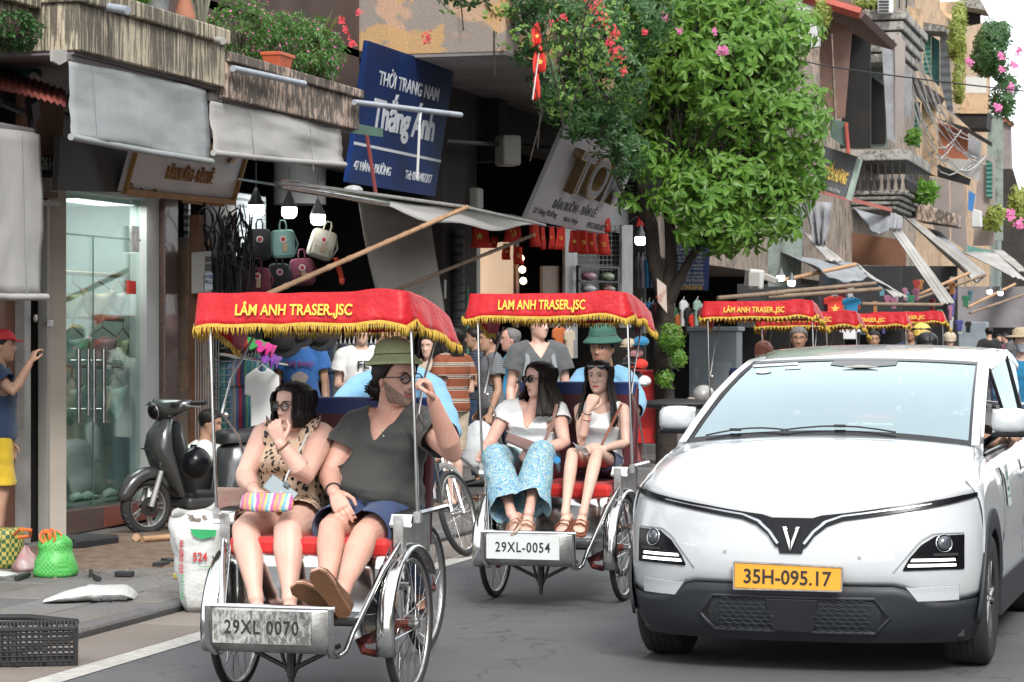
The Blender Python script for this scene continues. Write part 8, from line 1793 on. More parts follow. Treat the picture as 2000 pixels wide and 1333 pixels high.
def sack():
 a = P(398, 1193, Z=.0); t = thing('fertilizer_sack', 'upright white fertilizer sack printed 524 at the kerb behind the near wheel', 'sack', V(a.x, a.y, 0)); rs = []; D_ = -SN * a.x + CS * a.y; s = D_ / FP
 for k in range(15):
  v = k / 14; w = s * interp(v, [0, .06, .15, .6, .85, 1], [34, 38, 40, 50, 56, 48]); d = .17 * interp(v, [0, .1, .8, 1], [.7, 1, 1, .35]); z = v * s * 196; cx = -s * 14 * v
  rs.append([V(a.x, a.y, 0) + CR_ * (cx + math.copysign(abs(math.cos(q)) ** .6, math.cos(q)) * w) + CF_ * (math.copysign(abs(math.sin(q)) ** .7, math.sin(q)) * d) + V(0, 0, z + (.03 * math.sin(q * 3) + .05 * math.sin(q + 1) if k == 14 else 0)) + V(1, 1, 0) * .022 * noise.noise(V(q * 2.2, v * 6, 1)) for q in [2 * math.pi * j / 40 for j in range(40)]])
 part('sack_cloth', MB().rings(rs, caps=False), mat('woven_white', (.56, .57, .56), .55, vs=5, col2=(.45, .45, .43), bump=.5, bs=25, dist=.02), t, smooth=180, solid=.004)
 def fr(u, v, dz=.0): return frame(V(a.x, a.y, 0) + CR_ * (u * s) + CF_ * (-.185 - dz) + V(0, 0, v * s), CR_, V(0, 0, 1) + CR_ * -.08)
 rp = mat('print_red', (.48, .03, .03), .6, var=.1); gp = mat('print_green', (.02, .30, .10), .6, var=.15)
 text_obj('print', '524', s * 17, rp, t, fr(0, 110), width=s * 28, depth=.002, bold=.02)
 text_obj('print', 'HI-GRO 524', s * 8, rp, t, fr(-36, 110) @ Matrix.Rotation(-R(90), 4, 'Z') , width=s * 64, depth=.002, bold=.02)
 text_obj('print', 'GÀ ĐẺ 19 tuần', s * 7, gp, t, fr(-33, 52) @ Matrix.Rotation(-R(90), 4, 'Z'), width=s * 50, depth=.002, bold=.01)
 part('print', MB().prism([(-22 * s, 12 * s), (30 * s, 10 * s), (28 * s, -2 * s), (2 * s, -8 * s), (-14 * s, -2 * s)], fr(2, 152), 0, .003).prism([(0, 6 * s), (10 * s, 9 * s), (18 * s, 0), (8 * s, -10 * s)], fr(14, 80), 0, .003).prism([(-4 * s, 22 * s), (30 * s, 22 * s), (30 * s, 21 * s), (-3 * s, 21 * s)], fr(0, 70), 0, .003), gp, t)
 st2 = MB()
 for k in range(120): q = rnd.uniform(0, 6.28); rr = rnd.uniform(0, 1) ** .5; st2.box(V(a.x, a.y, s * 178) + CR_ * (s * (-10 + 38 * rr * math.cos(q))) + CF_ * (.13 * rr * math.sin(q)) + V(0, 0, rnd.uniform(0, .03)), (.02, .02, .014), Matrix.Rotation(q, 3, 'Z'))
 part('debris_fill', st2, mat('rubble', (.22, .16, .12), .9), t, kind='stuff')
sack()
def lump(name, lb, cat, px, py, w, d, h, m, seed, prof=None, nz=.10, par=None):
 a = P(px, py, Z=PZ); s = (-SN * a.x + CS * a.y) / FP; rs = []
 for k in range(13):
  v = k / 12; r_ = interp(v, *(prof or ([0, .12, .45, .8, 1], [.86, 1, .95, .6, .12])))
  rs.append([V(a.x, a.y, PZ) + CR_ * math.cos(q) * w * s * r_ * (1 + nz * noise.noise(V(q, v * 3, seed))) + CF_ * (math.sin(q) * d * r_ * (1 + nz * noise.noise(V(q, v * 4, seed + 5))) + d) + V(0, 0, v * h * s * (1 + nz * .5 * math.sin(q * 2 + seed))) for q in [2 * math.pi * j / 28 for j in range(28)]])
 return part(name, MB().rings(rs), m, par, smooth=180, **({} if par else dict(label=lb, cat=cat)))
def woven(name, c1, c2, sc):
 n = NT(name); co = n.co(scale=(1, 1, 1)); ch = n.n('TexChecker'); ch.inputs['Scale'].default_value = sc; n.l(co, ch.inputs['Vector']); ch.inputs['Color1'].default_value = (*c1, 1); ch.inputs['Color2'].default_value = (*c2, 1)
 n.base(ch.outputs[0]); n.b.inputs['Roughness'].default_value = .45; n.bump(ch.outputs['Fac'], .5, .01); return n.m
gb = thing('woven_bag', 'bright green woven bag tied with orange cord on the pavement', 'bag', P(100, 1130, Z=PZ))
lump('bag_body', '', '', 100, 1130, 44, .15, 84, woven('green_weave', (.05, .34, .05), (.12, .46, .12), 62), 3, ([0, .1, .35, .62, .8, .93, 1], [.9, 1, .93, .72, .80, .55, .1]), .12, gb)
hd = MB(); r_ = random.Random(9)
for k in range(5): c = P(95 + r_.uniform(-10, 12), 1062 + r_.uniform(-8, 8), Z=.45); c = P(98, 1130, Z=PZ) + V(0, 0, .27) + CR_ * r_.uniform(-.05, .05) + CF_ * .08; hd.torus(Matrix.Translation(c) @ Matrix.Rotation(r_.uniform(.9, 1.6), 4, 'X') @ Matrix.Rotation(r_.uniform(-.6, .6), 4, 'Y'), .028 + .006 * k, .006, 20, 6)
part('orange_tie', hd, mat('orange_cord', (.72, .17, .03), .5), gb, smooth=180)
lump('checked_basket', 'yellow and green checked woven basket at the left edge', 'basket', 5, 1112, 34, .15, 78, woven('yellow_green_weave', (.42, .34, .08), (.03, .10, .04), 34), 8, ([0, .2, .8, 1], [.8, .95, 1, .95]), .05)
part('basket_handle', MB().tube([P(28, 1045, Z=.42) , P(40, 1034, Z=.47), P(60, 1036, Z=.46), P(58, 1048, Z=.41), P(36, 1050, Z=.40)], .011, 6), mat('orange_cord', (.72, .17, .03), .5), smooth=60, label='orange plastic handle lying between basket and green bag', cat='handle')
lump('plastic_bag', 'thin pink plastic bag full of vegetables between the basket and green bag', 'plastic bag', 44, 1118, 26, .12, 46, mat('pink_film', (.38, .16, .15), .25, vs=12, col2=(.34, .30, .30), bump=.6, bs=20, dist=.02), 12, ([0, .2, .6, 1], [.9, 1, .7, .1]), .25)
lump('feed_sack', 'flat corner of a white sack at the left edge below the basket', 'sack', -6, 1128, 34, .1, 10, M_WHITE, 4)
a = P(178, 1180, Z=PZ); fs = thing('folded_sack', 'folded white plastic sack lying flat on the pavement', 'sack', a); L = []
for k in range(17):
 u = k / 16; cpt = P(lerp(84, 262, u), lerp(1180, 1172, u), Z=PZ); hgt = interp(u, [0, .2, .5, .9, 1], [.02, .06, .095, .085, .03]); wd = interp(u, [0, .2, .9, 1], [.05, .13, .17, .12])
 L.append([cpt + CF_ * (math.cos(q) * wd + .05) + V(0, 0, hgt / 2 + .003 + math.sin(q) * hgt / 2 + .006 * noise.noise(V(u * 9, q * 2, 0))) for q in [2 * math.pi * j / 18 for j in range(18)]])
part('sack_cloth', MB().rings(L), mat('woven_white', (.56, .57, .56), .55), fs, smooth=60)
fz = P(220, 1166, Z=PZ + .09); text_obj('print', 'THỨC ĂN CHĂN NUÔI\nHI-GRO - 25 KG', .05, mat('print_grey', (.12, .12, .13), .6, var=0), fs, frame(fz - CF_ * .12 + V(0, 0, -.01), CR_ + V(0, 0, .04), V(0, 0, 1) + CF_ * .6), width=.20, depth=.001)
def crate():
 o = P(62, 1300, Z=.0); t = thing('crate', 'black perforated plastic crate at the bottom left corner', 'crate', V(o.x, o.y, 0)); ex = (CR_ * .985 + CF_ * .17).normalized(); ey = V(0, 0, 1).cross(ex)
 b0 = P(5, 1305, Z=.0); W_, D2, H_ = .46, .30, .19; o = b0 - ex * .10
 def panel(p, dx, n, L):
  mb = MB(); nx = max(3, int(L / .03)); g_ = 7
  mb.merge(MB().hexa([p, p + dx * L, p + dx * L + n * .006, p + n * .006], [p + V(0, 0, .03), p + dx * L + V(0, 0, .03), p + dx * L + n * .006 + V(0, 0, .03), p + n * .006 + V(0, 0, .03)]))
  for k in range(nx + 1):
   q = p + dx * (L * k / nx); solid = k % 5 in (0,)
   mb.merge(MB().hexa([q - dx * (.012 if solid else .005), q + dx * (.012 if solid else .005), q + dx * .005 + n * .012, q - dx * .005 + n * .012], [q - dx * (.014 if solid else .005) + V(0, 0, H_), q + dx * (.014 if solid else .005) + V(0, 0, H_), q + dx * .005 + n * .012 + V(0, 0, H_), q - dx * .005 + n * .012 + V(0, 0, H_)]))
  for k in range(1, g_): mb.tube([p + V(0, 0, H_ * k / g_), p + dx * L + V(0, 0, H_ * k / g_)], .0045, 4)
  return mb
 for p, dx, n, L in ((o, ex, ey, W_), (o + ex * W_, ey, -ex, D2), (o + ey * D2, ex, -ey, W_), (o, ey, ex, D2)): part('side_wall', panel(p, dx, n, L), M_BLACK, t)
 rim = MB(); c4 = [o, o + ex * W_, o + ex * W_ + ey * D2, o + ey * D2]
 for k in range(4): rim.tube([c4[k] + V(0, 0, H_), c4[(k + 1) % 4] + V(0, 0, H_)], .012, 6)
 part('rim', rim, M_BLACK, t); part('base', MB().hexa(c4, [c + V(0, 0, .01) for c in c4]), M_BLACK, t)
 lid = MB()
 for k in range(24): a_ = o + ex * (W_ * k / 24) + V(0, 0, H_ + .012); lid.tube([a_, a_ + ey * D2], .004, 4)
 part('grid_lid', lid, M_BLACK, t)
crate()
part('black_pipe', MB().tube([P(-20, 1206, Z=PZ + .06), P(60, 1206, Z=PZ + .06), P(150, 1215, Z=PZ + .06)], .017, 10), M_BLACK, smooth=60, label='long black plastic pipe lying above the crate', cat='pipe')
part('hose', MB().tube([P(178, 1116, Z=PZ + .02), P(180, 1124, Z=PZ + .02), P(194, 1131, Z=PZ + .02)], .016, 8), M_BLACK, smooth=60, label='short bent piece of black hose on the paving', cat='hose')
part('pipe_stub', MB().tube([P(32, 1130, Z=PZ + .02), P(56, 1122, Z=PZ + .02)], .018, 8), M_BLACK, smooth=60, label='short black pipe end beside the green bag', cat='pipe')
part('pipe_fitting', MB().tube([P(-10, 1224, Z=PZ + .05), P(22, 1228, Z=PZ + .05)], .028, 8), mat('grey_fitting', (.15, .16, .17), .5), label='grey pipe fitting beside the crate at the left edge', cat='fitting')
part('rubble_block', MB().box(P(155, 1062, Z=PZ + .05), (.35, .55, .11), Matrix.Rotation(-.2, 3, 'Z')), M_BLACK, label='black slab block at the foot of the granite step', cat='block', bevel=.02)
part('mallet', MB().tube([P(278, 1054, Z=PZ + .06), P(350, 1048, Z=PZ + .06)], .024, 8).tube([P(266, 1050, Z=PZ + .07), P(270, 1056, Z=PZ + .03)], .03, 8), M_BAMB, smooth=60, label='wooden handled mallet lying on the soil', cat='mallet')
for i, (px, py) in enumerate([(315, 1102), (330, 1096), (243, 1121), (355, 1125)]): part('stone_chip', MB().box(P(px, py, Z=PZ + .02), (.07, .16 - .02 * i, .035), Matrix.Rotation(i * .8, 3, 'Z')), M_BLACK if i != 3 else mat('yellow_scrap', (.5, .42, .1), .7), label=['larger black offcut', 'small black offcut', 'tiny black angle piece', 'yellow scrap by the sack'][i] + ' lying on the paving', cat='scrap', bevel=.006)
for i, (px, py) in enumerate([(322, 1022), (345, 1024), (335, 1030)]):
 a = P(px, py, Z=PZ + .015); t = thing('sandal', 'tan strap sandal by the scooter wheel, ' + ['left', 'right', 'front'][i] + ' one', 'sandal', a); part('sole', MB().box(a, (.30, .11, .03), Matrix.Rotation(.3 * i, 3, 'Z')), mat('tan_sandal', (.30, .24, .17), .7), t, bevel=.012)
 for d_ in (-.05, .03): part('strap', MB().torus(Matrix.Translation(a + V(d_, 0, .01)) @ Matrix.Rotation(R(90), 4, 'Y'), .055, .012, 16, 5), mat('tan_sandal', (.30, .24, .17), .7), t, smooth=180)
# ================================================================ scooter
def scooter(loc, rz, lb, col, name='scooter', helmet=True):
 t = thing(name, lb, 'scooter'); Mb = col; m = frame
 WR = .235
 def wheel(c, nm):
  fm = frame(c, (0, 1, 0), (0, 0, 1)); w = part(nm, MB().torus(fm, WR - .038, .038, 40, 12, flat=1.2), M_TYRE, t, smooth=180)
  tr = MB()
  for k in range(28):
   a = 2 * math.pi * k / 28; tr.tube([fm @ V((WR - .004) * math.cos(a), (WR - .004) * math.sin(a), .012), fm @ V((WR - .014) * math.cos(a + .12), (WR - .014) * math.sin(a + .12), .038)], .004, 3); tr.tube([fm @ V((WR - .004) * math.cos(a), (WR - .004) * math.sin(a), -.012), fm @ V((WR - .014) * math.cos(a + .12), (WR - .014) * math.sin(a + .12), -.038)], .004, 3)
  part('tread', tr, M_BLACK, w, kind='stuff')
  r_ = MB().lathe([(.155, -.03), (.166, -.034), (.166, .034), (.155, .03)], fm, 36)
  for k in range(5):
   a = 2 * math.pi * k / 5
   for d_ in (-.14, .14): r_.tube([fm @ V(.03 * math.cos(a), .03 * math.sin(a), 0), fm @ V(.16 * math.cos(a + d_), .16 * math.sin(a + d_), 0)], [.013, .010], 6)
  part('rim', r_, M_DCHR, w, smooth=50); part('brake_disc', MB().lathe([(.03, .045), (.078, .045), (.078, .05), (.03, .05)], fm, 24).lathe([(.001, .06), (.025, .06), (.025, -.06), (.001, -.06)], fm, 14), mat('disc_dark', (.10, .10, .10), .35, .8), w)
 wheel(V(0, 0, WR), 'front_wheel'); wheel(V(0, 1.28, WR), 'rear_wheel')
 for sg in (1, -1): part('fork', MB().tube([V(sg * .075, .0, WR), V(sg * .075, .10, .52)], [.024, .020], 10), M_STEEL, t, smooth=60)
 rs = []
 for k in range(12):
  a = R(10 + 135 * k / 11); rr = WR + .035 + .02 * math.sin(math.pi * k / 11); w = .075 * (.55 + .45 * math.sin(math.pi * min(1, k / 8)))
  rs.append([V(x * w, -math.cos(a) * (rr + h_) + .02, WR + .01 + math.sin(a) * (rr + h_)) for x, h_ in ((-1, -.07), (-.95, -.01), (-.5, .012), (0, .02), (.5, .012), (.95, -.01), (1, -.07))])
 part('front_mudguard', MB().rings(rs, closed=False, caps=False), Mb, t, smooth=180, solid=.004)
 def sec(y, z, w, d, n=20, e=.75): return [V(math.copysign(abs(math.cos(q)) ** e, math.cos(q)) * w, y + math.sin(q) * d, z) for q in [2 * math.pi * k / n for k in range(n)]]
 part('leg_shield', MB().rings([sec(.30, .30, .12, .05), sec(.24, .42, .14, .06), sec(.17, .56, .16, .08), sec(.12, .70, .155, .09), sec(.13, .82, .13, .08), sec(.18, .93, .09, .05), sec(.20, .96, .05, .03)]), Mb, t, smooth=60)
 part('inner_shield', MB().rings([sec(.36, .30, .20, .04), sec(.32, .45, .225, .045), sec(.27, .62, .23, .05), sec(.24, .80, .19, .05), sec(.26, .92, .11, .03)]), M_TRIM, t, smooth=60)
 part('floorboard', MB().rings([[V(x, y, z) for x, z in ((-.17, .24), (.17, .24), (.19, .34), (-.19, .34))] for y in (.30, .72)]), M_TRIM, t, bevel=.02)
 part('side_skirt', MB().rings([[V(x, y, z) for x, z in ((-.195, .20), (.195, .20), (.20, .30), (-.20, .30))] for y in (.28, .80)]), Mb, t, bevel=.03)
 part('rear_body', MB().rings([sec(.78, .30, .15, .10)] + [sec(y, z, w, d) for y, z, w, d in ((.86, .40, .17, .16), (1.05, .55, .19, .34), (1.15, .68, .18, .42), (1.22, .74, .14, .42))]), Mb, t, smooth=60)
 part('seat', MB().rings([[V(x * w, y, z + h_) for x, h_ in ((-1, 0), (-1, .07), (-.7, .10), (.7, .10), (1, .07), (1, 0))] for y, z, w in ((.72, .72, .07), (.76, .73, .13), (1.0, .73, .15), (1.15, .76, .14), (1.45, .79, .13), (1.55, .80, .06))]), M_BLACK, t, smooth=60)
 part('handlebar_cowl', MB().tube([V(-.25, .27, 1.07), V(-.15, .22, 1.04), V(0, .15, 1.01), V(.15, .22, 1.04), V(.25, .27, 1.07)], [.028, .055, .085, .055, .028], 16, flat=1.1), Mb, t, smooth=180)
 part('steering_neck', MB().tube([V(0, .2, .9), V(0, .18, 1.0)], [.055, .05], 12), M_TRIM, t)
 for sg in (1, -1):
  part('grip', MB().tube([V(sg * .25, .27, 1.07), V(sg * .37, .33, 1.075)], .018, 10), M_BLACK, t, smooth=60); part('brake_lever', MB().tube([V(sg * .22, .21, 1.06), V(sg * .30, .20, 1.05), V(sg * .38, .27, 1.04)], .006, 6), M_DCHR, t)
  part('switch_box', MB().box((sg * .17, .17, 1.06), (.07, .05, .03), Matrix.Rotation(sg * .4, 3, 'Z')), M_BLACK, t, bevel=.008)
 part('headlight', MB().lathe([(.062, 0), (.058, .02), (.03, .032), (.001, .036)], frame(V(0, .075, 1.0), (1, 0, 0), (0, -.25, 1)), 24), M_PIANO, t, smooth=180)
 part('headlight_ring', MB().torus(frame(V(0, .075, 1.0), (1, 0, 0), (0, -.25, 1)), .064, .006, 28, 6), M_DCHR, t, smooth=180)
 part('badge_strip', MB().box((0, -.012, .70), (.10, .01, .012)), M_CHROME, t)
 t.location = loc; t.rotation_euler = (0, 0, rz); return t
w0 = P(285, 1046, Z=PZ)
M_GUN = mat('gunmetal_paint', (.10, .105, .105), .25, .5, coat=.6, vs=2)
scooter(V(w0.x, w0.y, PZ), R(-38), 'dark grey scooter parked on the pavement in front of the orange pillar', M_GUN).rotation_euler = (0, 0, R(-33))
part('hung_helmet', MB().ball(P(382, 905, D=20.0), (.12, .13, .13), 16, 12).tube([P(372, 885, D=20), P(375, 870, D=20), P(384, 872, D=20)], .012, 5), M_PIANO, smooth=60, label='glossy black helmet hanging behind the scooter leg shield', cat='helmet')
sc2 = scooter(P(1400, 905, Z=PZ) + V(.3, 0, 0), R(-70), 'pale scooter with a silver helmet behind the car mirror', mat('pale_scooter_paint', (.30, .34, .33), .3, coat=.5))
hc = P(1374, 772, D=27.5); hl = thing('helmet', 'silver half helmet resting on the pale scooter seat', 'helmet', hc); part('shell', MB().ball(hc, (.12, .15, .11), 18, 10), mat('silver_shell', (.48, .47, .45), .3, .2, coat=.4), hl, smooth=180); part('peak', MB().ball(hc - CR_ * .09 + V(0, 0, -.04), (.09, .09, .02), 12, 6), C_CREAM, hl, smooth=180)
part('padded_seat', MB().ball(P(1328, 790, D=27), (.45, .16, .06), 16, 8, Matrix.Rotation(.2, 3, 'Z')), M_BLACK, smooth=180, label='long black seat of a parked motorbike behind the car mirror', cat='seat')
bk = thing('bicycle', 'old bicycle leaning at the kerb behind the nearest cyclo', 'bicycle', P(880, 1088, Z=0)); a = P(894, 1088, Z=0)
ax = (CR_ * .93 - CF_ * .36).normalized(); lean = V(0, 0, 1); dirb = V(0, 0, 1).cross(ax)
spoke_wheel('front_wheel', V(a.x, a.y, .33), .33, bk, tw=.02, ax=(ax + V(0, 0, .25)).normalized(), nsp=28, up=(0, 1, 0)); spoke_wheel('rear_wheel', V(a.x, a.y, .33) + dirb * 1.05 , .33, bk, ax=ax, nsp=20)
h_ = V(a.x, a.y, .33); part('fork', MB().tube([h_ + ax * .05, h_ + dirb * .25 + V(0, 0, .55) - CR_ * .22], .014, 8).tube([h_ - ax * .05, h_ + dirb * .25 + V(0, 0, .55) - CR_ * .24], .014, 8).tube([h_ + dirb * .25 + V(0, 0, .55) - CR_ * .23, h_ + dirb * .9 + V(0, 0, .1)], .016, 8), M_DCHR, bk)
part('mudguard', MB().tube([h_ + (dirb * math.cos(q) * -1 + V(0, 0, math.sin(q)) - CR_ * .3 * math.sin(q)) * .36 for q in [R(20 + 13 * k) for k in range(10)]], .028, 6, flat=.3), M_STEEL, bk)
ph = P(548, 958, Y=11.02); part('smartphone', MB().box(ph, (.075, .010, .15), Matrix.Rotation(R(-55), 3, 'Y') @ Matrix.Rotation(.5, 3, 'Z')).box(ph + V(.03, -.007, .03), (.02, .004, .03), Matrix.Rotation(R(-55), 3, 'Y')), mat('phone_back', (.22, .26, .28), .12, .4), bevel=.004, label='grey smartphone held by the woman in the spotted dress', cat='phone')
n = NT('rainbow_knit'); xs = n.sep(n.co())[0]; n.base(n.ramp(n.math('FRACT', n.math('MULTIPLY', n.math('ADD', xs, n.math('MULTIPLY', n.noise(18, 2, .5, n.co()), .03)), 13)), [(0, (.60, .20, .30)), (.17, (.62, .45, .15)), (.33, (.15, .40, .55)), (.5, (.62, .58, .52)), (.66, (.55, .12, .35)), (.83, (.60, .30, .12))], 'CONSTANT')); n.bump(n.noise(60, 3, .6, n.co()), .8, .01)
part('pouch', MB().rings([[P(520, 985, Y=10.98) + V(math.cos(q) * .13 * w, math.sin(q) * .035 * w + y * .2, z) for q in [2 * math.pi * k / 22 for k in range(22)]] for y, z, w in ((0, -.035, .75), (0, -.02, 1), (.05, .01, 1), (.1, .04, .92), (.12, .05, .8))]), n.m, smooth=180, label='rainbow striped knitted pouch in the lap of the spotted dress woman', cat='pouch')
part('neck_cord', MB().tube([P(600, 850, Y=11.30), P(585, 880, Y=11.22), P(562, 925, Y=11.14), P(548, 965, Y=11.0)], .005, 5), M_WHITE, W1.obj, smooth=60)
part('rear_board', MB().box(P(462, 988, Y=11.9), (.22, .03, .18)), mat('worn_plywood', (.42, .33, .25), .8, vs=14, col2=(.45, .22, .20), bump=.4), bevel=.03, label='worn wooden board beside the seat of the nearest cyclo', cat='board')
part('handbag', MB().hexa([P(985, 862, Y=15.55), P(1052, 892, Y=15.45), P(1052, 892, Y=15.62), P(985, 862, Y=15.70)][::1], [P(992, 845, Y=15.55), P(1058, 868, Y=15.45), P(1058, 868, Y=15.62), P(992, 845, Y=15.70)]), mat('taupe_leather', (.22, .13, .11), .45, vs=4), bevel=.015, label='taupe leather bag on the lap of the woman in sunglasses', cat='handbag')
part('bag_strap', MB().tube([P(1088, 790, Y=15.82), P(1078, 830, Y=15.72), P(1062, 868, Y=15.60)], .012, 5, flat=.4), mat('taupe_leather', (.22, .13, .11), .45), smooth=60, label='brown shoulder strap over the white v-neck tee', cat='strap')
part('bag_strap', MB().tube([P(1214, 790, Y=15.80), P(1192, 835, Y=15.70), P(1176, 868, Y=15.60)], .011, 5, flat=.4), mat('brown_leather', (.25, .09, .05), .5), smooth=60, label='brown strap across the white sleeveless top', cat='strap')
part('paper_map', sheet([P(1118, 866, Y=15.46), P(1144, 876, Y=15.44), P(1150, 888, Y=15.5), P(1128, 882, Y=15.5)], 4, 3, wav=.01), M_WHITE, solid=.002, label='folded white paper on the knees of the young woman', cat='paper')
part('water_bottle', MB().tube([P(1088, 899, Y=15.45), P(1088, 899, Y=15.60)], .022, 14), mat('blue_cap', (.02, .25, .55), .4), label='bottle with a bright blue cap between the two women', cat='bottle')
# ================================================================ people on the pavement and road
def ped(px, D, face, lb, H=1.7, skin=SK_A, hair=('short',), hm_=None, top=None, bottom=None, shoes=None, vox=.010, face_=True, hat=None, **k):
 a = P(px, 660, D=D); K = stand(a.x, a.y, face, H, **k)
 make_person(K, lb, vox=vox, skin=skin, hair=hair, hairm=hm_ or M_HAIR, face='far' if face_ else False, hands=D < 28, lips=False if D > 20 else None, top=top, bottom=bottom or dict(mat=C_DKBL, length=1.9), shoes=shoes or ('shoe', M_BLACK, M_BLACK)); return K
TO_R, TO_L, TO_C = -74.8, 105.2, 195.2     # facing right, left and towards the camera
def tp(m, sl=.5, **k): return dict(mat=m, sleeve=sl, hem=.04, off=.022, sflare=.03, **k)
K = ped(-2, 18.4, TO_R + 8, 'man in a red cap, navy tee and yellow shorts at the left edge', 1.66, hair=('short',), top=tp(C_DKBL), bottom=dict(mat=C_YEL, length=.85, flare=.04, name='shorts'), arms=('down', 'up'), vox=.008)
K.top; hmm = K.hm
cp_ = part('cap', MB().grid([[hmm @ hs(R(a), lerp(.045, .1178, k / 8), .016) for a in range(0, 361, 12)] for k in range(9)]), mat('red_cap', (.50, .02, .03), .7, bump=.2), K.obj, smooth=180, solid=.004)
part('cap_peak', MB().grid([[hmm @ V(x, .09 + y * (1 - (x / .075) ** 2), .050 - .25 * y) for x in [-.07 + .02 * i for i in range(8)]] for y in (0, .03, .06, .075)]), MC['red_cap'], cp_, smooth=180, solid=.004)
c0 = P(398, 930, D=21.9); c0.z = PZ; f = CR_ * .9 - CF_ * .1; f.normalize(); B = lambda a, b, c: V(c0.x, c0.y, PZ) + f * a + CF_ * b + V(0, 0, c)
KC = skel(g=.96, seed=31, pel=B(-.15, 0, .26), neck=B(.02, -.02, .70), head=B(.06, -.02, .87), look=DD(.85, -.2, .2), fwd=f, bend=.03, ha=B(-.12, -.09, .26), hb=B(-.12, .09, .26), ka=B(.25, -.16, .52), kb=B(.25, .16, .50), an_a=B(.12, -.14, .13), an_b=B(.12, .14, .13), toe_a=f, toe_b=f,
 sa=B(.02, -.19, .64), ea=B(.26, -.22, .50), wa=B(.46, -.12, .55), sb=B(.02, .17, .64), eb=B(.26, .2, .5), wb=B(.45, .1, .5), hda=f, hdb=f, tha=V(0, 0, 1), thb=V(0, 0, 1), pna=CF_, pnb=-CF_)
make_person(KC, 'man in a white tee crouching behind the dark grey scooter', vox=.008, skin=SK_A, hair=('short',), face='far', top=tp(C_WHITE), bottom=dict(mat=C_BLK, length=.8, name='shorts'), shoes=('sandal', M_BLACK, M_BLACK), lips=False)
K = ped(588, 24.4, TO_C, 'person in a bright blue printed tee standing under the nearest canopy', 1.80, top=tp(C_BLUE), hair=('short',))
fmt = frame(K.neck + K.fwd * .19 - V(0, 0, .19), -K.fwd.cross(V(0, 0, 1)) * -1, V(0, 0, 1)); fmt = frame(K.neck + K.fwd * .165 - V(0, 0, .16), CR_, V(0, 0, 1))
text_obj('shirt_print', 'THE BAND', .05, mat('print_maroon', (.25, .02, .10), .7, var=0), K.obj, fmt, width=.26, depth=.006)
part('shirt_figure', MB().prism([(.07 * math.cos(q) * (1 + .3 * math.sin(3 * q)), -.16 + .09 * math.sin(q)) for q in [2 * math.pi * k / 18 for k in range(18)]], fmt, -.01, .006), mat('print_tan', (.35, .36, .18), .8, vs=30, col2=(.3, .16, .35)), K.obj)
K = ped(706, 24.2, TO_C + 10, 'person in a white tee with a black backpack strap behind the bearded man', 1.78, skin=SK_L, top=tp(C_WHITE), arms=('down', 'bent'))
text_obj('shirt_print', 'FE', .075, M_INK, K.obj, frame(K.neck + K.fwd * .17 - V(0, 0, .15), CR_, V(0, 0, 1)), width=.11, depth=.006, bold=.02)
part('backpack_strap', MB().tube([K.sa.lerp(K.neck, .45) + V(0, 0, .07), K.sa.lerp(K.neck, .4) + K.fwd * .13 - V(0, 0, .10), K.sa.lerp(K.neck, .15) + K.fwd * .09 - V(0, 0, .34)], .022, 6, flat=.6), M_BLACK, K.obj, smooth=60)
K = ped(884, 24.4, TO_L - 45, 'woman with long black hair in a brown striped tee and beige shorts', 1.70, skin=SK_L, hair=('long', .25, .1, 60), top=tp(C_STRB), bottom=dict(mat=C_CREAM, length=.9, flare=.02, name='shorts'), shoes=('sandal', M_BLACK, M_BLACK), arms=('down', 'bent'), step=.06, vox=.009)
part('shoulder_bag', MB().ball(K.sa + V(0, 0, -.22) + K.fwd * .1, (.07, .12, .16), 12, 8).tube([K.neck.lerp(K.sb, .5) + V(0, 0, .05), K.neck + K.fwd * .12 - V(0, 0, .12), K.sa + V(0, 0, -.2) + K.fwd * .12], .01, 5), M_BLACK, smooth=60, label='black shoulder bag worn over the brown striped tee', cat='bag')
K = ped(838, 26, TO_C - 20, 'woman in a pale top half hidden behind the striped tee woman', 1.62, skin=SK_L, hair=('long', .2, .1, 60), top=tp(C_CREAM), vox=.012)
K = ped(930, 27.5, TO_L, 'man in sunglasses and a dark plaid shirt near the green pole', 1.72, top=tp(C_PLAID), arms=('bent', 'down'), vox=.011)
K = ped(958, 25.2, TO_L + 15, 'man in a grey striped tee holding a white plastic bag', 1.70, top=tp(C_STRG), bottom=dict(mat=C_BLK, length=1.0, name='shorts'), shoes=('sandal', M_WOOD, M_BLACK), arms=('down', 'down'), vox=.009)
q_ = P(936, 870, D=24.9); part('plastic_bag', MB().rings([[q_ + CR_ * math.cos(a) * w * .20 + CF_ * math.sin(a) * .07 * w + V(.02 * noise.noise(V(a, z * 9, 0)), 0, z) for a in [2 * math.pi * k / 20 for k in range(20)]] for z, w in ((-.22, .8), (-.18, .95), (0, .95), (.12, .8), (.2, .45), (.24, .2))]), mat('white_film', (.55, .58, .60), .35, vs=5, bump=.5, bs=10, dist=.03), smooth=180, label='white plastic shopping bag carried beside the grey striped man', cat='plastic bag')
K = ped(1000, 25.8, TO_L + 10, 'bald older man in a bright blue polo behind the white post', 1.70, skin=SK_M, hair=('bald',), hm_=M_HAIRG, top=tp(C_TEAL), belly=.12, vox=.011)
K = ped(1052, 21.6, TO_C + 8, 'tall young man in a dark grey tee with grey backpack straps', 1.84, skin=SK_P, hm_=M_HAIRB, top=tp(C_GREY, neck='v', vdepth=.12), arms=('down', 'down'), look=DD(.6, -.05, .7), vox=.008, bw=1.08)
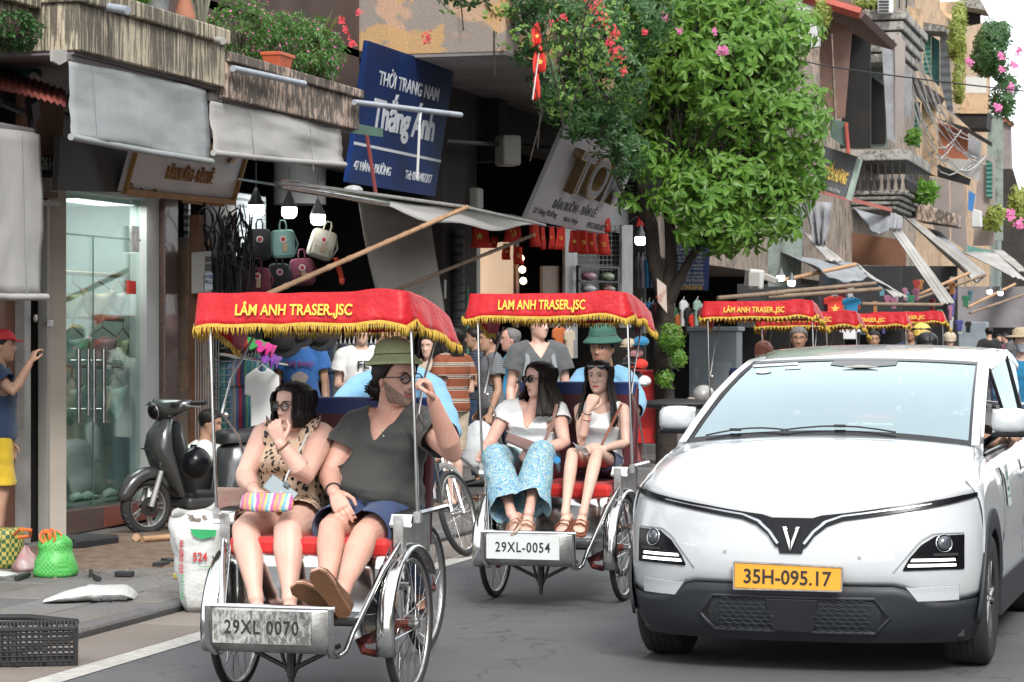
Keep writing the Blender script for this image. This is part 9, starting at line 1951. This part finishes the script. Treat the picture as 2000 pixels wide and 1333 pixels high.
for s in (K.sa, K.sb): part('backpack_strap', MB().tube([s.lerp(K.neck, .45) + V(0, 0, .06), s.lerp(K.neck, .4) + K.fwd * .135 - V(0, 0, .10), s.lerp(K.neck, .1) + K.fwd * .11 - V(0, 0, .36)], .022, 6, flat=.6), mat('strap_grey', (.22, .24, .25), .8), K.obj, smooth=60)
def bust(px, py, D, look, lb, skin=SK_A, hair=('short',), hm_=None, shirt_=C_DKBL, belly=0, g=1, sit=True, vox=.012):
 h = P(px, py, D=D); f = V(look.x, look.y, 0).normalized(); rt = f.cross(V(0, 0, 1)); L = lambda a, b, c: h + rt * a * g + f * b * g + V(0, 0, c) * g
 K = skel(g=g, head=h, look=look, fwd=f, neck=L(0, -.03, -.16), pel=L(0, -.12, -.66), sa=L(-.17, -.03, -.23), sb=L(.17, -.03, -.23), ea=L(-.22, .06, -.48), eb=L(.22, .06, -.48), wa=L(-.2, .28, -.55), wb=L(.2, .28, -.55), ha=L(-.08, -.12, -.68), hb=L(.08, -.12, -.68), ka=L(-.12, .30, -.72), kb=L(.12, .30, -.72), an_a=L(-.12, .25, -1.12), an_b=L(.12, .25, -1.12), toe_a=f, toe_b=f, hda=f, hdb=f, tha=V(0, 0, 1), thb=V(0, 0, 1), belly=belly, seed=int(px))
 make_person(K, lb, vox=vox, skin=skin, hair=hair, hairm=hm_ or M_HAIR, face='far', hands=False, lips=False, top=dict(mat=shirt_, sleeve=1.7, hem=.0, off=.02), bottom=dict(mat=C_DKBL, length=1.9)); return K
bust(1560, 662, 25.6, DD(-.1, -.1, 1), 'grey haired man looking over the roof of the car, driving the third cyclo', SK_B, hm_=M_HAIRG, vox=.009)
bust(1491, 692, 24.3, DD(.2, -.7, .8), 'passenger with short ginger hair bowing in the third cyclo', SK_P, hm_=M_HAIRR)
bust(1706, 664, 33.2, DD(0, -.1, 1), 'dark faced driver shaded by the canopy above the middle of the car roof', SK_B)
bust(1778, 650, 36, DD(-.2, 0, 1), 'black haired rider beside the black helmet', SK_B)
def helmet(K, m, vis=True, sc=1.0):
 hm = K.hm; h = part('helmet', MB().grid([[hm @ (hs(R(a), lerp(-.03, .118, k / 9), .03 * sc)) for a in range(0, 361, 12)] for k in range(10)]), m, K.obj, smooth=180, solid=.006); return h
K = bust(1800, 652, 31, DD(-.3, 0, 1), 'rider in a black and yellow helmet behind the car roof', SK_L, g=1.05); helmet(K, M_YEL); part('helmet_band', MB().torus(K.hm @ Matrix.Translation((0, 0, .05)), .10, .025, 24, 6), M_BLACK, K.obj, smooth=180)
K = bust(1811, 672, 27, DD(.1, 0, 1), 'rider in a matt black helmet just above the car roof', SK_A, shirt_=C_BLK); helmet(K, M_TRIM)
K = bust(1855, 664, 40, DD(0, 0, 1), 'woman in a cream cap above the right end of the car roof', SK_L, shirt_=C_GREY); helmet(K, C_CREAM, sc=.7)
for i, (px, D, face, H, m, lb) in enumerate([(1932, 58, 15, 1.85, C_BLK, 'man in dark clothes walking away at the far right'), (1950, 60, TO_C, 1.68, C_MAROON, 'woman in a dark red top among the far pedestrians'), (1986, 56, TO_C + 20, 1.80, C_GREY, 'man in sunglasses and grey shirt near the right edge'), (1902, 70, TO_C, 1.7, C_WHITE, 'distant walker in a pale top beyond the grey panel'), (1964, 66, TO_L, 1.72, C_DKBL, 'distant walker in dark blue between the others')]):
 make_person(stand(*P(px, 660, D=D).xy, face, H, seed=i), lb, vox=.02, hair=('short',), face=False, hands=False, lips=False, top=tp(m), bottom=dict(mat=C_DKBL, length=1.9), shoes=('shoe', M_BLACK, M_BLACK))
K = bust(1996, 668, 26, DD(-.15, 0, 1), 'rider in a straw hat, face mask and bright blue jacket at the right edge', SK_L, shirt_=C_TEAL, g=1.05, vox=.009)
sh2 = part('straw_hat', MB().lathe([(.17, -.012), (.165, 0), (.10, .006), (.092, .06), (.06, .085), (.001, .09)], K.hm @ Matrix.Translation((0, 0, .06)), 28), mat('straw', (.50, .40, .26), .8, vs=60), K.obj, smooth=60); part('hat_band', MB().lathe([(.098, .008), (.096, .032)], K.hm @ Matrix.Translation((0, 0, .06)), 28, caps=False), M_BLACK, sh2)
part('face_mask', MB().grid([[K.hm @ hpt(x, z, .010) for x in [-.06 + .012 * k for k in range(11)]] for z in (-.10, -.08, -.06, -.04, -.022)]), mat('mask_grey', (.40, .44, .50), .8), K.obj, smooth=180)
mb_ = thing('motorbike', 'motorbike ridden by the straw hat rider at the right edge', 'motorbike', V(K.pel.x, K.pel.y - .8, 0)); c = V(K.pel.x, K.pel.y - 1.0, 0)
part('handlebar', MB().tube([c + V(-.34, .15, 1.02), c + V(-.12, 0, 1.0), c + V(.12, 0, 1.0), c + V(.34, .15, 1.02)], .015, 8).torus(Matrix.Translation(c + V(0, -.12, 1.0)), .16, .007, 24, 5), M_CHROME, mb_); part('front_body', MB().ball(c + V(0, 0, .75), (.14, .15, .28), 14, 10), M_TRIM, mb_, smooth=180); spoke_wheel('wheel', c + V(0, -.2, .29), .29, mb_, nsp=18); part('seat', MB().ball(c + V(0, .95, .74), (.14, .4, .08), 14, 8), M_BLACK, mb_, smooth=180); spoke_wheel('wheel', c + V(0, 1.1, .29), .29, mb_, nsp=18)
cw = Matrix.Translation(CW) @ Matrix.Rotation(-R(1.3), 4, 'Z'); H_ = lambda *a: cw @ V(*a)
KD = skel(g=1, seed=40, fwd=V(0, -1, 0), pel=H_(.38, 2.42, .66), neck=H_(.38, 2.5, 1.14), head=H_(.38, 2.44, 1.29), look=V(0, -1, 0), sa=H_(.21, 2.5, 1.08), sb=H_(.55, 2.5, 1.08), ea=H_(.20, 2.25, .88), wa=H_(.28, 2.02, 1.05), eb=H_(.80, 2.25, 1.05), wb=H_(.90, 2.02, 1.13), hda=V(0, -1, .2), hdb=V(0, -1, .1), tha=V(0, 0, 1), thb=V(-1, 0, 0), pna=V(0, -1, 0), pnb=V(0, 0, -1), cua=1, cub=.7,
 ha=H_(.30, 2.4, .64), hb=H_(.46, 2.4, .64), ka=H_(.28, 1.98, .72), kb=H_(.48, 1.98, .72), an_a=H_(.28, 1.75, .38), an_b=H_(.48, 1.75, .38), toe_a=V(0, -1, 0), toe_b=V(0, -1, 0))
make_person(KD, 'car driver resting an arm on the open window of the white car', vox=.010, hair=('short',), face='far', lips=False, top=tp(C_GREY), bottom=dict(mat=C_DKBL, length=1.9), shoes=('shoe', M_BLACK, M_BLACK))
bpy.context.view_layer.update()
